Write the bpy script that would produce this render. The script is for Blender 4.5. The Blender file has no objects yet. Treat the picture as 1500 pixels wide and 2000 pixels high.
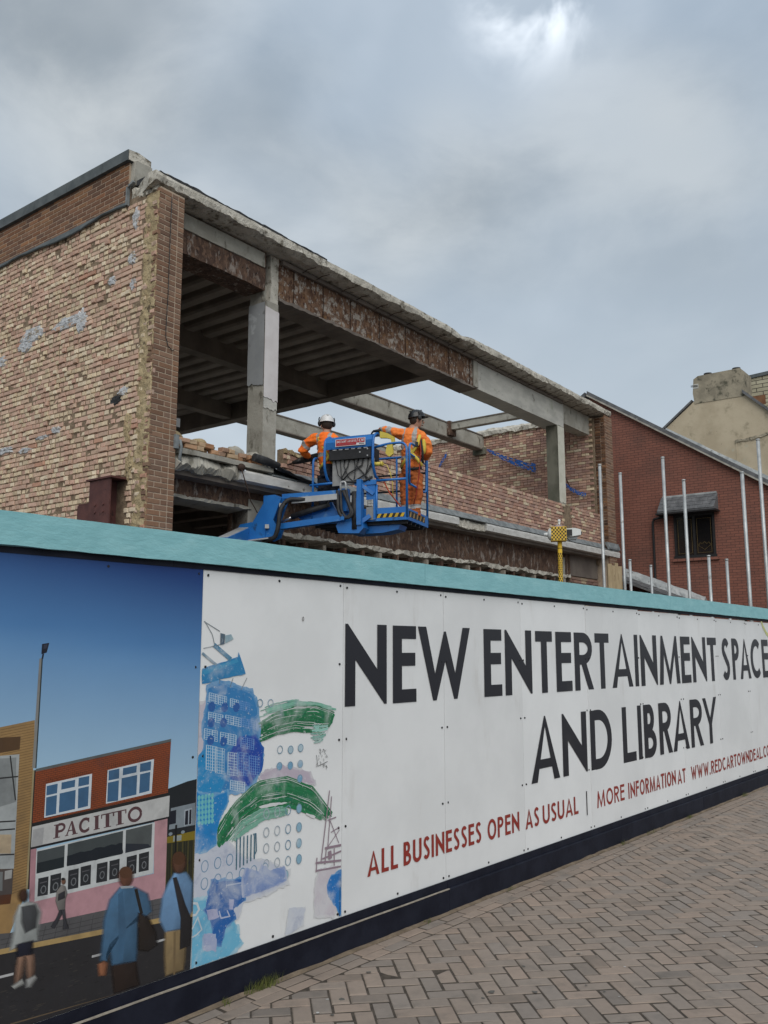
import bpy, bmesh, math, random
from mathutils import Vector, Matrix, noise, bvhtree
R = math.radians
rnd = random.Random(7)
scene = bpy.context.scene
COL = scene.collection

# ------------------------------------------------------------------ camera
F_PX, PITCH, EYE = 1700.7, 0.15483, 1.8           # focal length in photo pixels, upward tilt, eye height
cam_d = bpy.data.cameras.new('camera'); cam = bpy.data.objects.new('camera', cam_d); COL.objects.link(cam)
cam.location = (0, 0, EYE); cam.rotation_euler = (math.pi / 2 + PITCH, 0, 0)
cam_d.sensor_fit = 'VERTICAL'; cam_d.sensor_height = 24; cam_d.lens = 24 * F_PX / 2000
cam_d.clip_start = 0.05; cam_d.clip_end = 2000
scene.camera = cam

# ------------------------------------------------------------------ light
SUN_EL, SUN_AZ = R(44), R(174)                   # veiled by cloud, high behind the camera's right shoulder
SUN = Vector((math.sin(SUN_AZ) * math.cos(SUN_EL), math.cos(SUN_AZ) * math.cos(SUN_EL), math.sin(SUN_EL)))
sd = bpy.data.lights.new('sun', 'SUN'); so = bpy.data.objects.new('sun', sd); COL.objects.link(so)
sd.energy = 1.5; sd.angle = R(60); sd.color = (1, 0.97, 0.93)
so.rotation_euler = (-SUN).to_track_quat('-Z', 'Y').to_euler()
scene.view_settings.view_transform = 'Standard'; scene.view_settings.look = 'None'
scene.view_settings.exposure = 0.36; scene.view_settings.gamma = 1.0
scene.view_settings.use_curve_mapping = False

class NT:
    """small helper round a node tree"""
    def __init__(s, tree): s.t = tree; s.n = tree.nodes; s.l = tree.links
    def node(s, typ, **kw):
        n = s.n.new(typ)
        for k, v in kw.items(): setattr(n, k, v)
        return n
    def put(s, sock, v):
        if isinstance(v, bpy.types.NodeSocket): s.l.new(v, sock)
        elif isinstance(v, (tuple, list)) and len(v) == 3 and sock.type == 'RGBA': sock.default_value = (*v, 1)
        else: sock.default_value = v
    def math(s, op, a, b=0.0, clamp=False):
        n = s.node('ShaderNodeMath', operation=op); n.use_clamp = clamp
        s.put(n.inputs[0], a); s.put(n.inputs[1], b); return n.outputs[0]
    def mix(s, f, a, b, blend='MIX'):
        n = s.node('ShaderNodeMix', data_type='RGBA', blend_type=blend)
        s.put(n.inputs[0], f); s.put(n.inputs[6], a); s.put(n.inputs[7], b); return n.outputs[2]
    def noise(s, vec, scale, detail=5, rough=.55, dist=0.0):
        n = s.node('ShaderNodeTexNoise'); n.inputs['Scale'].default_value = scale; n.inputs['Detail'].default_value = detail
        n.inputs['Roughness'].default_value = rough; n.inputs['Distortion'].default_value = dist
        if vec is not None: s.l.new(vec, n.inputs['Vector'])
        return n.outputs['Fac']
    def ramp(s, f, lo, hi):
        n = s.node('ShaderNodeMapRange'); n.interpolation_type = 'SMOOTHSTEP'
        s.put(n.inputs[0], f); n.inputs[1].default_value = lo; n.inputs[2].default_value = hi; return n.outputs[0]
    def mapv(s, vec, scale=(1, 1, 1), loc=(0, 0, 0), rot=(0, 0, 0)):
        n = s.node('ShaderNodeMapping'); s.l.new(vec, n.inputs[0]); n.inputs['Scale'].default_value = scale
        n.inputs['Location'].default_value = loc; n.inputs['Rotation'].default_value = rot; return n.outputs[0]

w = bpy.data.worlds.new('World'); scene.world = w; w.use_nodes = True
t = NT(w.node_tree); t.n.clear()
tc = t.node('ShaderNodeTexCoord'); d = tc.outputs['Generated']
sep = t.node('ShaderNodeSeparateXYZ'); t.l.new(d, sep.inputs[0]); zz = sep.outputs[2]
sky = t.node('ShaderNodeTexSky', sky_type='NISHITA'); sky.sun_disc = False
sky.sun_elevation = SUN_EL; sky.sun_rotation = SUN_AZ; sky.dust_density = 2.5; sky.altitude = 10
dv = t.mapv(d, (1, 1, 1.7), (7.7, 0.9, 3.3))
n1 = t.noise(dv, 3.1, 9, .56, .35); n2 = t.noise(t.mapv(d, (1, 1, 1.4), (9, 2, 5)), 1.3, 3, .5)
cl = t.mix(t.ramp(n1, .36, .66), (.225, .26, .29), (.50, .525, .53))
cl = t.mix(t.math('MULTIPLY', t.ramp(n2, .38, .60), .8), cl, (.265, .34, .43))
cl = t.mix(t.math('POWER', t.math('SUBTRACT', 1.0, t.math('ABSOLUTE', zz), True), 2.8), cl, (.76, .84, .89))
cl = t.mix(.10, cl, t.mix(1.0, sky.outputs[0], (.1, .1, .1), 'MULTIPLY'))
GAP = Vector((.171, .897, .735)).normalized()             # a thin place in the cloud, upper right of the picture
dot = t.node('ShaderNodeVectorMath', operation='DOT_PRODUCT'); t.l.new(d, dot.inputs[0]); dot.inputs[1].default_value = GAP
dp = t.math('MAXIMUM', dot.outputs['Value'], 0.0); pn = t.noise(t.mapv(d, (1, 1, 1), (2, 7, 1)), 9, 5, .55, .3)
puff = t.math('MULTIPLY', t.ramp(t.noise(t.mapv(d, (1, 1, 1.2), (4.2, .6, 2.9)), 4.6, 3, .5, .1), .50, .80), .10)
glow = t.math('ADD', t.math('ADD', t.math('MULTIPLY', t.math('MULTIPLY', t.math('POWER', dp, 900.0), t.ramp(pn, .46, .66)), .75), t.math('MULTIPLY', t.math('POWER', dp, 120.0), .07)), puff)
gl = t.node('ShaderNodeCombineColor'); [t.l.new(glow, gl.inputs[i]) for i in range(3)]
cl = t.mix(1.0, cl, gl.outputs[0], 'ADD')
bri = t.math('ADD', .68, t.math('MULTIPLY', t.math('MAXIMUM', zz, 0.0), .55))   # overcast skies brighten towards the zenith
bc = t.node('ShaderNodeCombineColor'); [t.l.new(bri, bc.inputs[i]) for i in range(3)]
cl = t.mix(1.0, cl, bc.outputs[0], 'MULTIPLY')
bg = t.node('ShaderNodeBackground'); t.l.new(cl, bg.inputs[0]); bg.inputs[1].default_value = 1.0
wo = t.node('ShaderNodeOutputWorld'); t.l.new(bg.outputs[0], wo.inputs[0])

# ------------------------------------------------------------------ helpers
def tag(o, label=None, cat=None, group=None, kind=None):
    if label: o['label'] = label
    if cat: o['category'] = cat
    if group: o['group'] = group
    if kind: o['kind'] = kind
    return o
def empty(name, loc=(0, 0, 0), rz=0.0, **k):
    o = bpy.data.objects.new(name, None); COL.objects.link(o); o.location = loc; o.rotation_euler = (0, 0, rz)
    o.empty_display_size = .2
    return tag(o, **k)
def link(name, me, parent=None, mat=None):
    o = bpy.data.objects.new(name, me); COL.objects.link(o)
    if parent: o.parent = parent
    if mat:
        for m in (mat if isinstance(mat, (list, tuple)) else [mat]): me.materials.append(m)
    return o
class MB:
    """collects geometry for ONE mesh object"""
    def __init__(s): s.v = []; s.f = []; s.c = []; s.m = []; s.cur = None; s.mi = 0; s.sm = []; s.smooth = False
    def face(s, idx): s.f.append(tuple(idx)); s.c.append(s.cur); s.m.append(s.mi); s.sm.append(s.smooth)
    def add(s, vs, fs):
        b = len(s.v); s.v += [tuple(p) for p in vs]
        for f in fs: s.face([b + i for i in f])
    def box(s, lo, hi, M=None):
        x0, y0, z0 = lo; x1, y1, z1 = hi
        vs = [(x0, y0, z0), (x1, y0, z0), (x1, y1, z0), (x0, y1, z0), (x0, y0, z1), (x1, y0, z1), (x1, y1, z1), (x0, y1, z1)]
        if M is not None: vs = [M @ Vector(p) for p in vs]
        s.add(vs, [(0, 3, 2, 1), (4, 5, 6, 7), (0, 1, 5, 4), (1, 2, 6, 5), (2, 3, 7, 6), (3, 0, 4, 7)]); return s
    def bar(s, p, q, wd, ht, up=(0, 0, 1)):
        p, q = Vector(p), Vector(q); d = (q - p); L = d.length; d.normalize(); u = Vector(up)
        x = d.cross(u)
        if x.length < 1e-4: x = d.cross(Vector((0, 1, 0)))
        x.normalize(); u = x.cross(d)
        vs = [p + x * a * wd / 2 + u * b * ht / 2 + d * c for c in (0, L) for a, b in ((-1, -1), (1, -1), (1, 1), (-1, 1))]
        s.add(vs, [(0, 1, 2, 3), (7, 6, 5, 4), (0, 4, 5, 1), (1, 5, 6, 2), (2, 6, 7, 3), (3, 7, 4, 0)]); return s
    def tube(s, pts, r, n=8, cap=True):
        pts = [Vector(p) for p in pts]; rs = r if isinstance(r, (list, tuple)) else [r] * len(pts)
        b = len(s.v); pr = None
        for i, p in enumerate(pts):
            d = (pts[min(i + 1, len(pts) - 1)] - pts[max(i - 1, 0)])
            if d.length < 1e-9: d = Vector((0, 0, 1))
            d.normalize()
            if pr is None:
                x = d.cross(Vector((0, 0, 1)))
                if x.length < 1e-3: x = d.cross(Vector((0, 1, 0)))
            else: x = pr - d * pr.dot(d)
            x.normalize(); pr = x; y = d.cross(x)
            rr = rs[i]; ra, rb = rr if isinstance(rr, (tuple, list)) else (rr, rr)
            for k in range(n):
                a = 2 * math.pi * k / n; s.v.append(tuple(p + x * math.cos(a) * ra + y * math.sin(a) * rb))
        o = s.smooth; s.smooth = True
        for i in range(len(pts) - 1):
            for k in range(n):
                k2 = (k + 1) % n; s.face((b + i * n + k, b + i * n + k2, b + (i + 1) * n + k2, b + (i + 1) * n + k))
        s.smooth = o
        if cap: s.face([b + k for k in range(n)][::-1]); s.face([b + (len(pts) - 1) * n + k for k in range(n)])
        return s
    def prism(s, poly, axis, a, b):
        """poly in the other two axes (in x,y,z order), extruded along axis from a to b"""
        def mk(p, h): q = list(p); q.insert(axis, h); return tuple(q)
        n = len(poly); vs = [mk(p, a) for p in poly] + [mk(p, b) for p in poly]
        s.add(vs, [tuple(range(n))[::-1], tuple(range(n, 2 * n))] + [(i, (i + 1) % n, n + (i + 1) % n, n + i) for i in range(n)]); return s
    def ellipsoid(s, c, r, nu=12, nv=8, M=None):
        vs = [(0, 0, 1)]
        for j in range(1, nv):
            th = math.pi * j / nv
            for i in range(nu):
                a = 2 * math.pi * i / nu; vs.append((math.sin(th) * math.cos(a), math.sin(th) * math.sin(a), math.cos(th)))
        vs.append((0, 0, -1)); P = []
        for v in vs:
            q = Vector((v[0] * r[0], v[1] * r[1], v[2] * r[2])); q = (M @ q) if M is not None else q; P.append(q + Vector(c))
        f = [(0, 1 + i, 1 + (i + 1) % nu) for i in range(nu)]
        for j in range(nv - 2):
            for i in range(nu):
                a = 1 + j * nu + i; b = 1 + j * nu + (i + 1) % nu; f.append((a, a + nu, b + nu, b))
        l = len(vs) - 1; f += [(l, 1 + (nv - 2) * nu + (i + 1) % nu, 1 + (nv - 2) * nu + i) for i in range(nu)]
        o = s.smooth; s.smooth = True; s.add(P, f); s.smooth = o; return s
    def loft(s, prof, us, amp, freq=3.0, seed=0, axis=0):
        """closed profile [(v,z,k)] swept along axis 0; every point wanders by noise * amp * k: broken, uneven edges"""
        b = len(s.v); n = len(prof)
        for i, u in enumerate(us):
            for j, (v, z, k) in enumerate(prof):
                p = Vector((u * freq, j * 7.3 + seed, seed * 1.7))
                a = noise.noise_vector(p) + .6 * noise.noise_vector(p * 2.7) + .35 * noise.noise_vector(p * 6.1) + .3 * noise.noise_vector(p * 14.3)
                s.v.append((u + (a.x * amp * k * .5 if 0 < i < len(us) - 1 else 0), v + a.y * amp * k, z + a.z * amp * k))
        for i in range(len(us) - 1):
            for j in range(n):
                j2 = (j + 1) % n; s.face((b + i * n + j, b + i * n + j2, b + (i + 1) * n + j2, b + (i + 1) * n + j))
        s.face([b + j for j in range(n)][::-1]); s.face([b + (len(us) - 1) * n + j for j in range(n)]); return s
    def build(s, name, mat=None, parent=None, fix=True):
        me = bpy.data.meshes.new(name); me.from_pydata(s.v, [], s.f)
        if any(c is not None for c in s.c):
            at = me.color_attributes.new('Col', 'FLOAT_COLOR', 'CORNER'); i = 0; buf = []
            for f, c in zip(s.f, s.c):
                c = c or (1, 1, 1)
                if isinstance(c, list):
                    for q in c: buf += [*q] if len(q) == 4 else [*q, 1]
                else: buf += ([*c] if len(c) == 4 else [*c, 1]) * len(f)
            at.data.foreach_set('color', buf)
        me.polygons.foreach_set('material_index', s.m); me.polygons.foreach_set('use_smooth', s.sm)
        if fix:
            bm = bmesh.new(); bm.from_mesh(me); bmesh.ops.recalc_face_normals(bm, faces=bm.faces); bm.to_mesh(me); bm.free()
        me.update()
        return link(name, me, parent, mat)
def vary(c, a, b):
    k = rnd.uniform(a, b); h = rnd.uniform(-.05, .05); return (c[0] * k * (1 + h), c[1] * k, c[2] * k * (1 - h))
def lin(a, b, n): return [a + (b - a) * i / (n - 1) for i in range(n)]
def srgb(r, g, b):
    f = lambda c: c / 12.92 if c <= .04045 else ((c + .055) / 1.055) ** 2.4
    return (f(r / 255), f(g / 255), f(b / 255))

# ------------------------------------------------------------------ materials
def base_mat(name):
    m = bpy.data.materials.new(name); m.use_nodes = True; t = NT(m.node_tree)
    return m, t, t.n['Principled BSDF']
def world_pos(t): return t.node('ShaderNodeNewGeometry').outputs['Position']
def M(name, c1, c2=None, rough=.85, scale=4.0, lo=.35, hi=.65, bump=0.0, bscale=40.0, metal=0.0, stretch=(1, 1, 1), spots=None, spec=.4, coat=0.0, bdist=.01):
    """c1/c2 by noise; spots = (colour, scale, lo, hi, stretch) stains, chips or moss with a shape of their own"""
    m, t, b = base_mat(name); v = world_pos(t)
    c = c1
    if c2: c = t.mix(t.ramp(t.noise(t.mapv(v, stretch), scale, 6, .6), lo, hi), c1, c2)
    for sp in (spots or []):
        st = sp[4] if len(sp) > 4 else (1, 1, 1)
        c = t.mix(t.ramp(t.noise(t.mapv(v, st, (len(name), 3.3, 1.1)), sp[1], 7, .65), sp[2], sp[3]), c, sp[0])
    t.put(b.inputs['Base Color'], c)
    b.inputs['Roughness'].default_value = rough; b.inputs['Metallic'].default_value = metal
    b.inputs['Specular IOR Level'].default_value = spec; b.inputs['Coat Weight'].default_value = coat
    if bump:
        bn = t.node('ShaderNodeBump'); bn.inputs['Strength'].default_value = bump; bn.inputs['Distance'].default_value = bdist
        t.l.new(t.noise(t.mapv(v, stretch), bscale, 6, .65), bn.inputs['Height']); t.l.new(bn.outputs[0], b.inputs['Normal'])
    return m
def M_piece(name, source, rough=.9, scale=9.0, var=.28, bump=.4, bscale=60.0, dirt=(.12, .10, .08), dlo=.58, dhi=.8, damt=.6, spec=.3):
    """colour of each piece from the object colour or the mesh colour, with grain and dirt on top"""
    m, t, b = base_mat(name); v = world_pos(t)
    if source == 'object': c = t.node('ShaderNodeObjectInfo').outputs['Color']
    else: c = t.node('ShaderNodeVertexColor', layer_name='Col').outputs[0]
    n = t.noise(v, scale, 7, .65)
    g = t.math('ADD', 1 - var, t.math('MULTIPLY', n, 2 * var)); gc = t.node('ShaderNodeCombineColor'); [t.l.new(g, gc.inputs[i]) for i in range(3)]
    c = t.mix(1.0, c, gc.outputs[0], 'MULTIPLY')
    c = t.mix(t.math('MULTIPLY', t.ramp(t.noise(v, scale * .33, 6, .6), dlo, dhi), damt), c, dirt)
    t.put(b.inputs['Base Color'], c); b.inputs['Roughness'].default_value = rough; b.inputs['Specular IOR Level'].default_value = spec
    bn = t.node('ShaderNodeBump'); bn.inputs['Strength'].default_value = bump; bn.inputs['Distance'].default_value = .006
    t.l.new(t.noise(v, bscale, 6, .7), bn.inputs['Height']); t.l.new(bn.outputs[0], b.inputs['Normal'])
    return m
def M_brickwork(name, c1, c2, mortar, bw=.225, bh=.075, rough=.85, axis='y', off=0.0, msize=.010):
    """far brickwork where single bricks cannot be told apart; courses run along local y (or x)"""
    m, t, b = base_mat(name); tc = t.node('ShaderNodeTexCoord').outputs['Object']
    s = t.node('ShaderNodeSeparateXYZ'); t.l.new(tc, s.inputs[0]); cb = t.node('ShaderNodeCombineXYZ')
    t.l.new(s.outputs[1 if axis == 'y' else 0], cb.inputs[0]); t.l.new(s.outputs[2], cb.inputs[1])
    br = t.node('ShaderNodeTexBrick'); t.l.new(cb.outputs[0], br.inputs[0]); br.offset = .5
    br.inputs['Color1'].default_value = (*c1, 1); br.inputs['Color2'].default_value = (*c2, 1); br.inputs['Mortar'].default_value = (*mortar, 1)
    br.inputs['Scale'].default_value = 1; br.inputs['Mortar Size'].default_value = msize / 2; br.inputs['Brick Width'].default_value = bw
    br.inputs['Row Height'].default_value = bh; br.inputs['Bias'].default_value = 0
    n = t.noise(world_pos(t), 1.3, 6, .6)
    c = t.mix(t.math('MULTIPLY', t.ramp(n, .45, .75), .35), br.outputs[0], (.05, .04, .035))
    t.put(b.inputs['Base Color'], c); b.inputs['Roughness'].default_value = rough
    bn = t.node('ShaderNodeBump'); bn.inputs['Strength'].default_value = .6; bn.inputs['Distance'].default_value = .008; bn.invert = True
    t.l.new(br.outputs['Fac'], bn.inputs['Height']); t.l.new(bn.outputs[0], b.inputs['Normal'])
    return m

def M_wash(name):
    """printed watercolour: pigment pools and bare paper"""
    m, t, b = base_mat(name); v = t.node('ShaderNodeTexCoord').outputs['Object']
    c = t.node('ShaderNodeVertexColor', layer_name='Col').outputs[0]
    c = t.mix(t.math('MULTIPLY', t.ramp(t.noise(v, 5, 7, .65, .6), .46, .70), .50), c, (.64, .66, .67))
    c = t.mix(t.math('MULTIPLY', t.ramp(t.noise(t.mapv(v, (1, 1, 1), (5, 5, 5)), 9, 7, .7, .8), .52, .68), .35), c, t.mix(.6, c, (.01, .06, .22)))
    c = t.mix(t.math('MULTIPLY', t.ramp(t.noise(v, 60, 4, .7), .60, .68), .55), c, (.62, .64, .64))
    t.put(b.inputs['Base Color'], c); b.inputs['Roughness'].default_value = .45; return m
m_photo = M_piece('printed_photograph', 'mesh', rough=.42, scale=26, var=.20, bump=.0, damt=.30, dirt=(.03, .03, .035), dlo=.45, dhi=.75, spec=.4)
def M_soft(name):
    """printed ink that thins out towards the rim of a blurred figure"""
    m = M_piece(name, 'mesh', rough=.42, scale=22, var=.22, bump=.0, damt=.25, dirt=(.03, .03, .035), dlo=.45, dhi=.75, spec=.4); t = NT(m.node_tree)
    b = t.n['Principled BSDF']; vc = t.node('ShaderNodeVertexColor', layer_name='Col'); t.l.new(vc.outputs[1], b.inputs['Alpha']); return m
m_soft = M_soft('blurred_print')
m_wash = M_wash('printed_watercolour')
m_print = M_piece('printed_vinyl', 'mesh', rough=.45, scale=3, var=.05, bump=.0, damt=.12, dirt=(.25, .23, .2), spec=.4)
m_white = M('white_panel_face', (.74, .75, .75), (.80, .81, .81), rough=.45, scale=1.6, bump=.03, bscale=8, spec=.45,
            spots=[((.40, .38, .35), 7, .72, .82, (2, 2, .5)), ((.62, .61, .59), 2.2, .58, .8, (1.5, 1.5, .4))])
_t = NT(m_white.node_tree); _b = _t.n['Principled BSDF']; _l = _b.inputs['Base Color'].links[0].from_socket
_r = _t.math('ADD', .93, _t.math('MULTIPLY', _t.node('ShaderNodeObjectInfo').outputs['Random'], .07)); _c = _t.node('ShaderNodeCombineColor'); [_t.l.new(_r, _c.inputs[i]) for i in range(3)]
_t.put(_b.inputs['Base Color'], _t.mix(1.0, _l, _c.outputs[0], 'MULTIPLY'))
m_teal = M('teal_paint', (.22, .475, .51), (.255, .525, .56), rough=.55, scale=7, stretch=(1, 1, 3), bump=.5, bscale=18, bdist=.006,
           spots=[((.03, .12, .13), 24, .70, .74, (.45, .45, 2.6)), ((.30, .57, .60), 4, .5, .75, (.8, .8, 2))])
m_navy = M('navy_paint', (.006, .007, .015), (.012, .014, .025), rough=.6, scale=5, bump=.15, bscale=30,
           spots=[((.07, .066, .06), 13, .70, .80, (1, 1, 2))], spec=.2)
m_rawwood = M('bare_timber_edge', (.26, .23, .19), (.36, .32, .26), rough=.9, scale=20, bump=.3)
m_screw = M('dark_screw', (.03, .03, .033), rough=.5, metal=.6)
m_paver = M_piece('clay_paver', 'object', rough=.88, scale=22, var=.16, bump=.5, bscale=120, dirt=(.10, .092, .08), dlo=.45, dhi=.8, damt=.45)
m_paver_a = M_piece('clay_paver_far', 'mesh', rough=.88, scale=22, var=.16, bump=.5, bscale=120, dirt=(.10, .092, .08), dlo=.45, dhi=.8, damt=.45)
m_joint = M('joint_sand', (.045, .036, .028), (.085, .068, .052), rough=1, scale=30, bump=.6, bscale=200)
m_sand = M('washed_sand', (.15, .115, .08), (.22, .17, .12), rough=1, scale=9, bump=.8, bscale=150, spots=[((.05, .055, .03), 6, .6, .72)])
m_ground = M('site_ground', (.12, .10, .085), (.2, .175, .15), rough=1, scale=1.2, bump=.8, bscale=12)
# ------------------------------------------------------------------ ground and pavement
HA = R(50.35)                                       # direction of the hoarding on plan
HO = Vector((-.9732, 4.684, 0)); HD = Vector((math.cos(HA), math.sin(HA), 0)); HN = Vector((math.sin(HA), -math.cos(HA), 0))
g = MB(); g.box((-400, -400, -.30), (400, 700, -.05)); tag(g.build('ground', m_ground), kind='structure')
pv = empty('pavement', HO, HA, kind='structure')    # local x along the hoarding, local -y towards the street
b = MB(); b.box((-14, -16, -.045), (24, .35, -.0034)); b.build('bedding', m_joint, pv)
b = MB(); b.loft([(-.058, -.012, .2), (-.05, .004, .8), (-.02, .012, .6), (.05, .012, 0), (.05, -.03, 0), (-.05, -.03, 0)], lin(-6, 20, 300), .012, 5.0, 3)
b.build('sand_strip', m_sand, pv)
PAV = [(.262, .212, .174), (.252, .207, .172), (.270, .216, .176), (.245, .204, .171), (.282, .221, .178), (.235, .20, .172)]
def paver_mesh(poly, seed, h=.03):
    """a block with a worn, chamfered top edge; poly is its outline about the origin"""
    q = random.Random(seed); n = len(poly); cx = sum(p[0] for p in poly) / n; cy = sum(p[1] for p in poly) / n
    mb = MB(); inn = []
    for (x, y) in poly:
        dx, dy = cx - x, cy - y; L = math.hypot(dx, dy) or 1; k = .006 + q.random() * .003
        inn.append((x + dx / L * k * 1.4, y + dy / L * k * 1.4, q.uniform(-.0012, .0012)))
    vs = [(x, y, -h) for x, y in poly] + [(x, y, -.005) for x, y in poly] + inn
    mb.add(vs, [tuple(range(2 * n, 3 * n))] + [(i, (i + 1) % n, n + (i + 1) % n, n + i) for i in range(n)] + [(n + i, n + (i + 1) % n, 2 * n + (i + 1) % n, 2 * n + i) for i in range(n)])
    return mb
def clip(poly, a, b_, c):                            # keep a*x + b*y <= c
    out = []
    for i in range(len(poly)):
        p, q = poly[i], poly[(i + 1) % len(poly)]; dp = a * p[0] + b_ * p[1] - c; dq = a * q[0] + b_ * q[1] - c
        if dp <= 0: out.append(p)
        if dp * dq < 0:
            k = dp / (dp - dq); out.append((p[0] + (q[0] - p[0]) * k, p[1] + (q[1] - p[1]) * k))
    return out
def area(p): return abs(sum(p[i][0] * p[(i + 1) % len(p)][1] - p[(i + 1) % len(p)][0] * p[i][1] for i in range(len(p)))) / 2
BORD = -.222
blocks = []                                          # (outline, centre) in pavement coordinates
for row, y0 in ((0, -.140), (1, -.221)):
    s = -7.0 + row * .13
    while s < 16:
        L = .205 + rnd.uniform(-.012, .03); blocks.append(([(s + .003, y0 + .003), (s + L - .003, y0 + .003), (s + L - .003, y0 + .078), (s + .003, y0 + .078)]))
        s += L
U = .1015; ang = R(8) - HA; ca, sa = math.cos(ang), math.sin(ang); gp = .0038
for a in range(-90, 170):
    for c in range(-120, 90):
        m4 = (a - c) % 4
        if m4 == 0: r = (a * U + gp, c * U + gp, (a + 2) * U - gp, (c + 1) * U - gp)
        elif m4 == 3: r = (a * U + gp, c * U + gp, (a + 1) * U - gp, (c + 2) * U - gp)
        else: continue
        o = [(x * ca - y * sa, x * sa + y * ca) for x, y in ((r[0], r[1]), (r[2], r[1]), (r[2], r[3]), (r[0], r[3]))]
        cx = sum(p[0] for p in o) / 4; cy = sum(p[1] for p in o) / 4
        if cx < -4 or cx > 15 or cy < -8 or cy > -.1: continue
        wp = HO + HD * cx - HN * cy * -1.0
        wx, wy = (HO + HD * cx + HN * (-cy)).to_2d()
        if wy < 1.2 or wy > 15 or abs(wx) > wy * .52 + .9: continue
        o = clip(o, 0, 1, BORD - .004)
        if len(o) < 3 or area(o) < .0012: continue
        blocks.append(o)
def seen(o):
    cx = sum(p[0] for p in o) / len(o); cy = sum(p[1] for p in o) / len(o); wv = HO + HD * cx + HN * (-cy)
    y = wv.y * math.cos(PITCH) - EYE * math.sin(PITCH); up = -wv.y * math.sin(PITCH) - EYE * math.cos(PITCH)
    if y <= .3: return 0
    px, py = 750 + F_PX * wv.x / y, 1000 - F_PX * up / y
    return (area(o) / wv.length ** 3) if (-20 < px < 1520 and 1400 < py < 2020) else 0
order = sorted(range(len(blocks)), key=lambda i: -seen(blocks[i])); near = set(order[:300]); cache = {}
far = MB()
for i, o in enumerate(blocks):
    cx = sum(p[0] for p in o) / len(o); cy = sum(p[1] for p in o) / len(o); col = rnd.choice(PAV); k = rnd.uniform(.93, 1.06) * (.80 if rnd.random() < .05 else 1)
    col = tuple(c * k for c in col); dz = rnd.uniform(-.0025, .0025); tx, ty = rnd.uniform(-.006, .006), rnd.uniform(-.006, .006)
    loc = [(x - cx, y - cy) for x, y in o]
    key = tuple((round(x, 3), round(y, 3)) for x, y in loc) + (i % 3,)
    if i in near:
        if key not in cache:
            mb = paver_mesh(loc, i); ob = mb.build('paver', m_paver, pv); cache[key] = ob.data
        else: ob = link('paver', cache[key], pv)
        ob.location = (cx, cy, dz); ob.rotation_euler = (tx, ty, rnd.uniform(-.006, .006)); ob.color = (*col, 1)
    else:
        mb = paver_mesh(loc, i); far.cur = col
        far.add([(x + cx, y + cy, z + dz + x * ty * -1 + y * tx) for x, y, z in mb.v], mb.f)
tag(far.build('far_pavers', m_paver_a, pv), kind='stuff')
gum = MB(); gq = random.Random(4)
for i in range(150):                                 # trodden gum, droppings, specks of grit
    x, y = gq.uniform(-.5, 9), -gq.uniform(.1, 3.6); r = gq.uniform(.003, .013) * (2 if gq.random() < .06 else 1); n = 9; c0 = len(gum.v)
    gum.v.append((x, y, .0042)); gum.v += [(x + r * gq.uniform(.6, 1.3) * math.cos(6.2832 * k / n), y + r * gq.uniform(.6, 1.3) * math.sin(6.2832 * k / n), .0031) for k in range(n)]
    gum.cur = gq.choice([(.45, .44, .42), (.36, .35, .33), (.10, .095, .085), (.30, .28, .25)])
    for k in range(n): gum.face((c0, c0 + 1 + k, c0 + 1 + (k + 1) % n))
tag(gum.build('gum_and_specks', m_paver_a, pv), kind='stuff')

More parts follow.
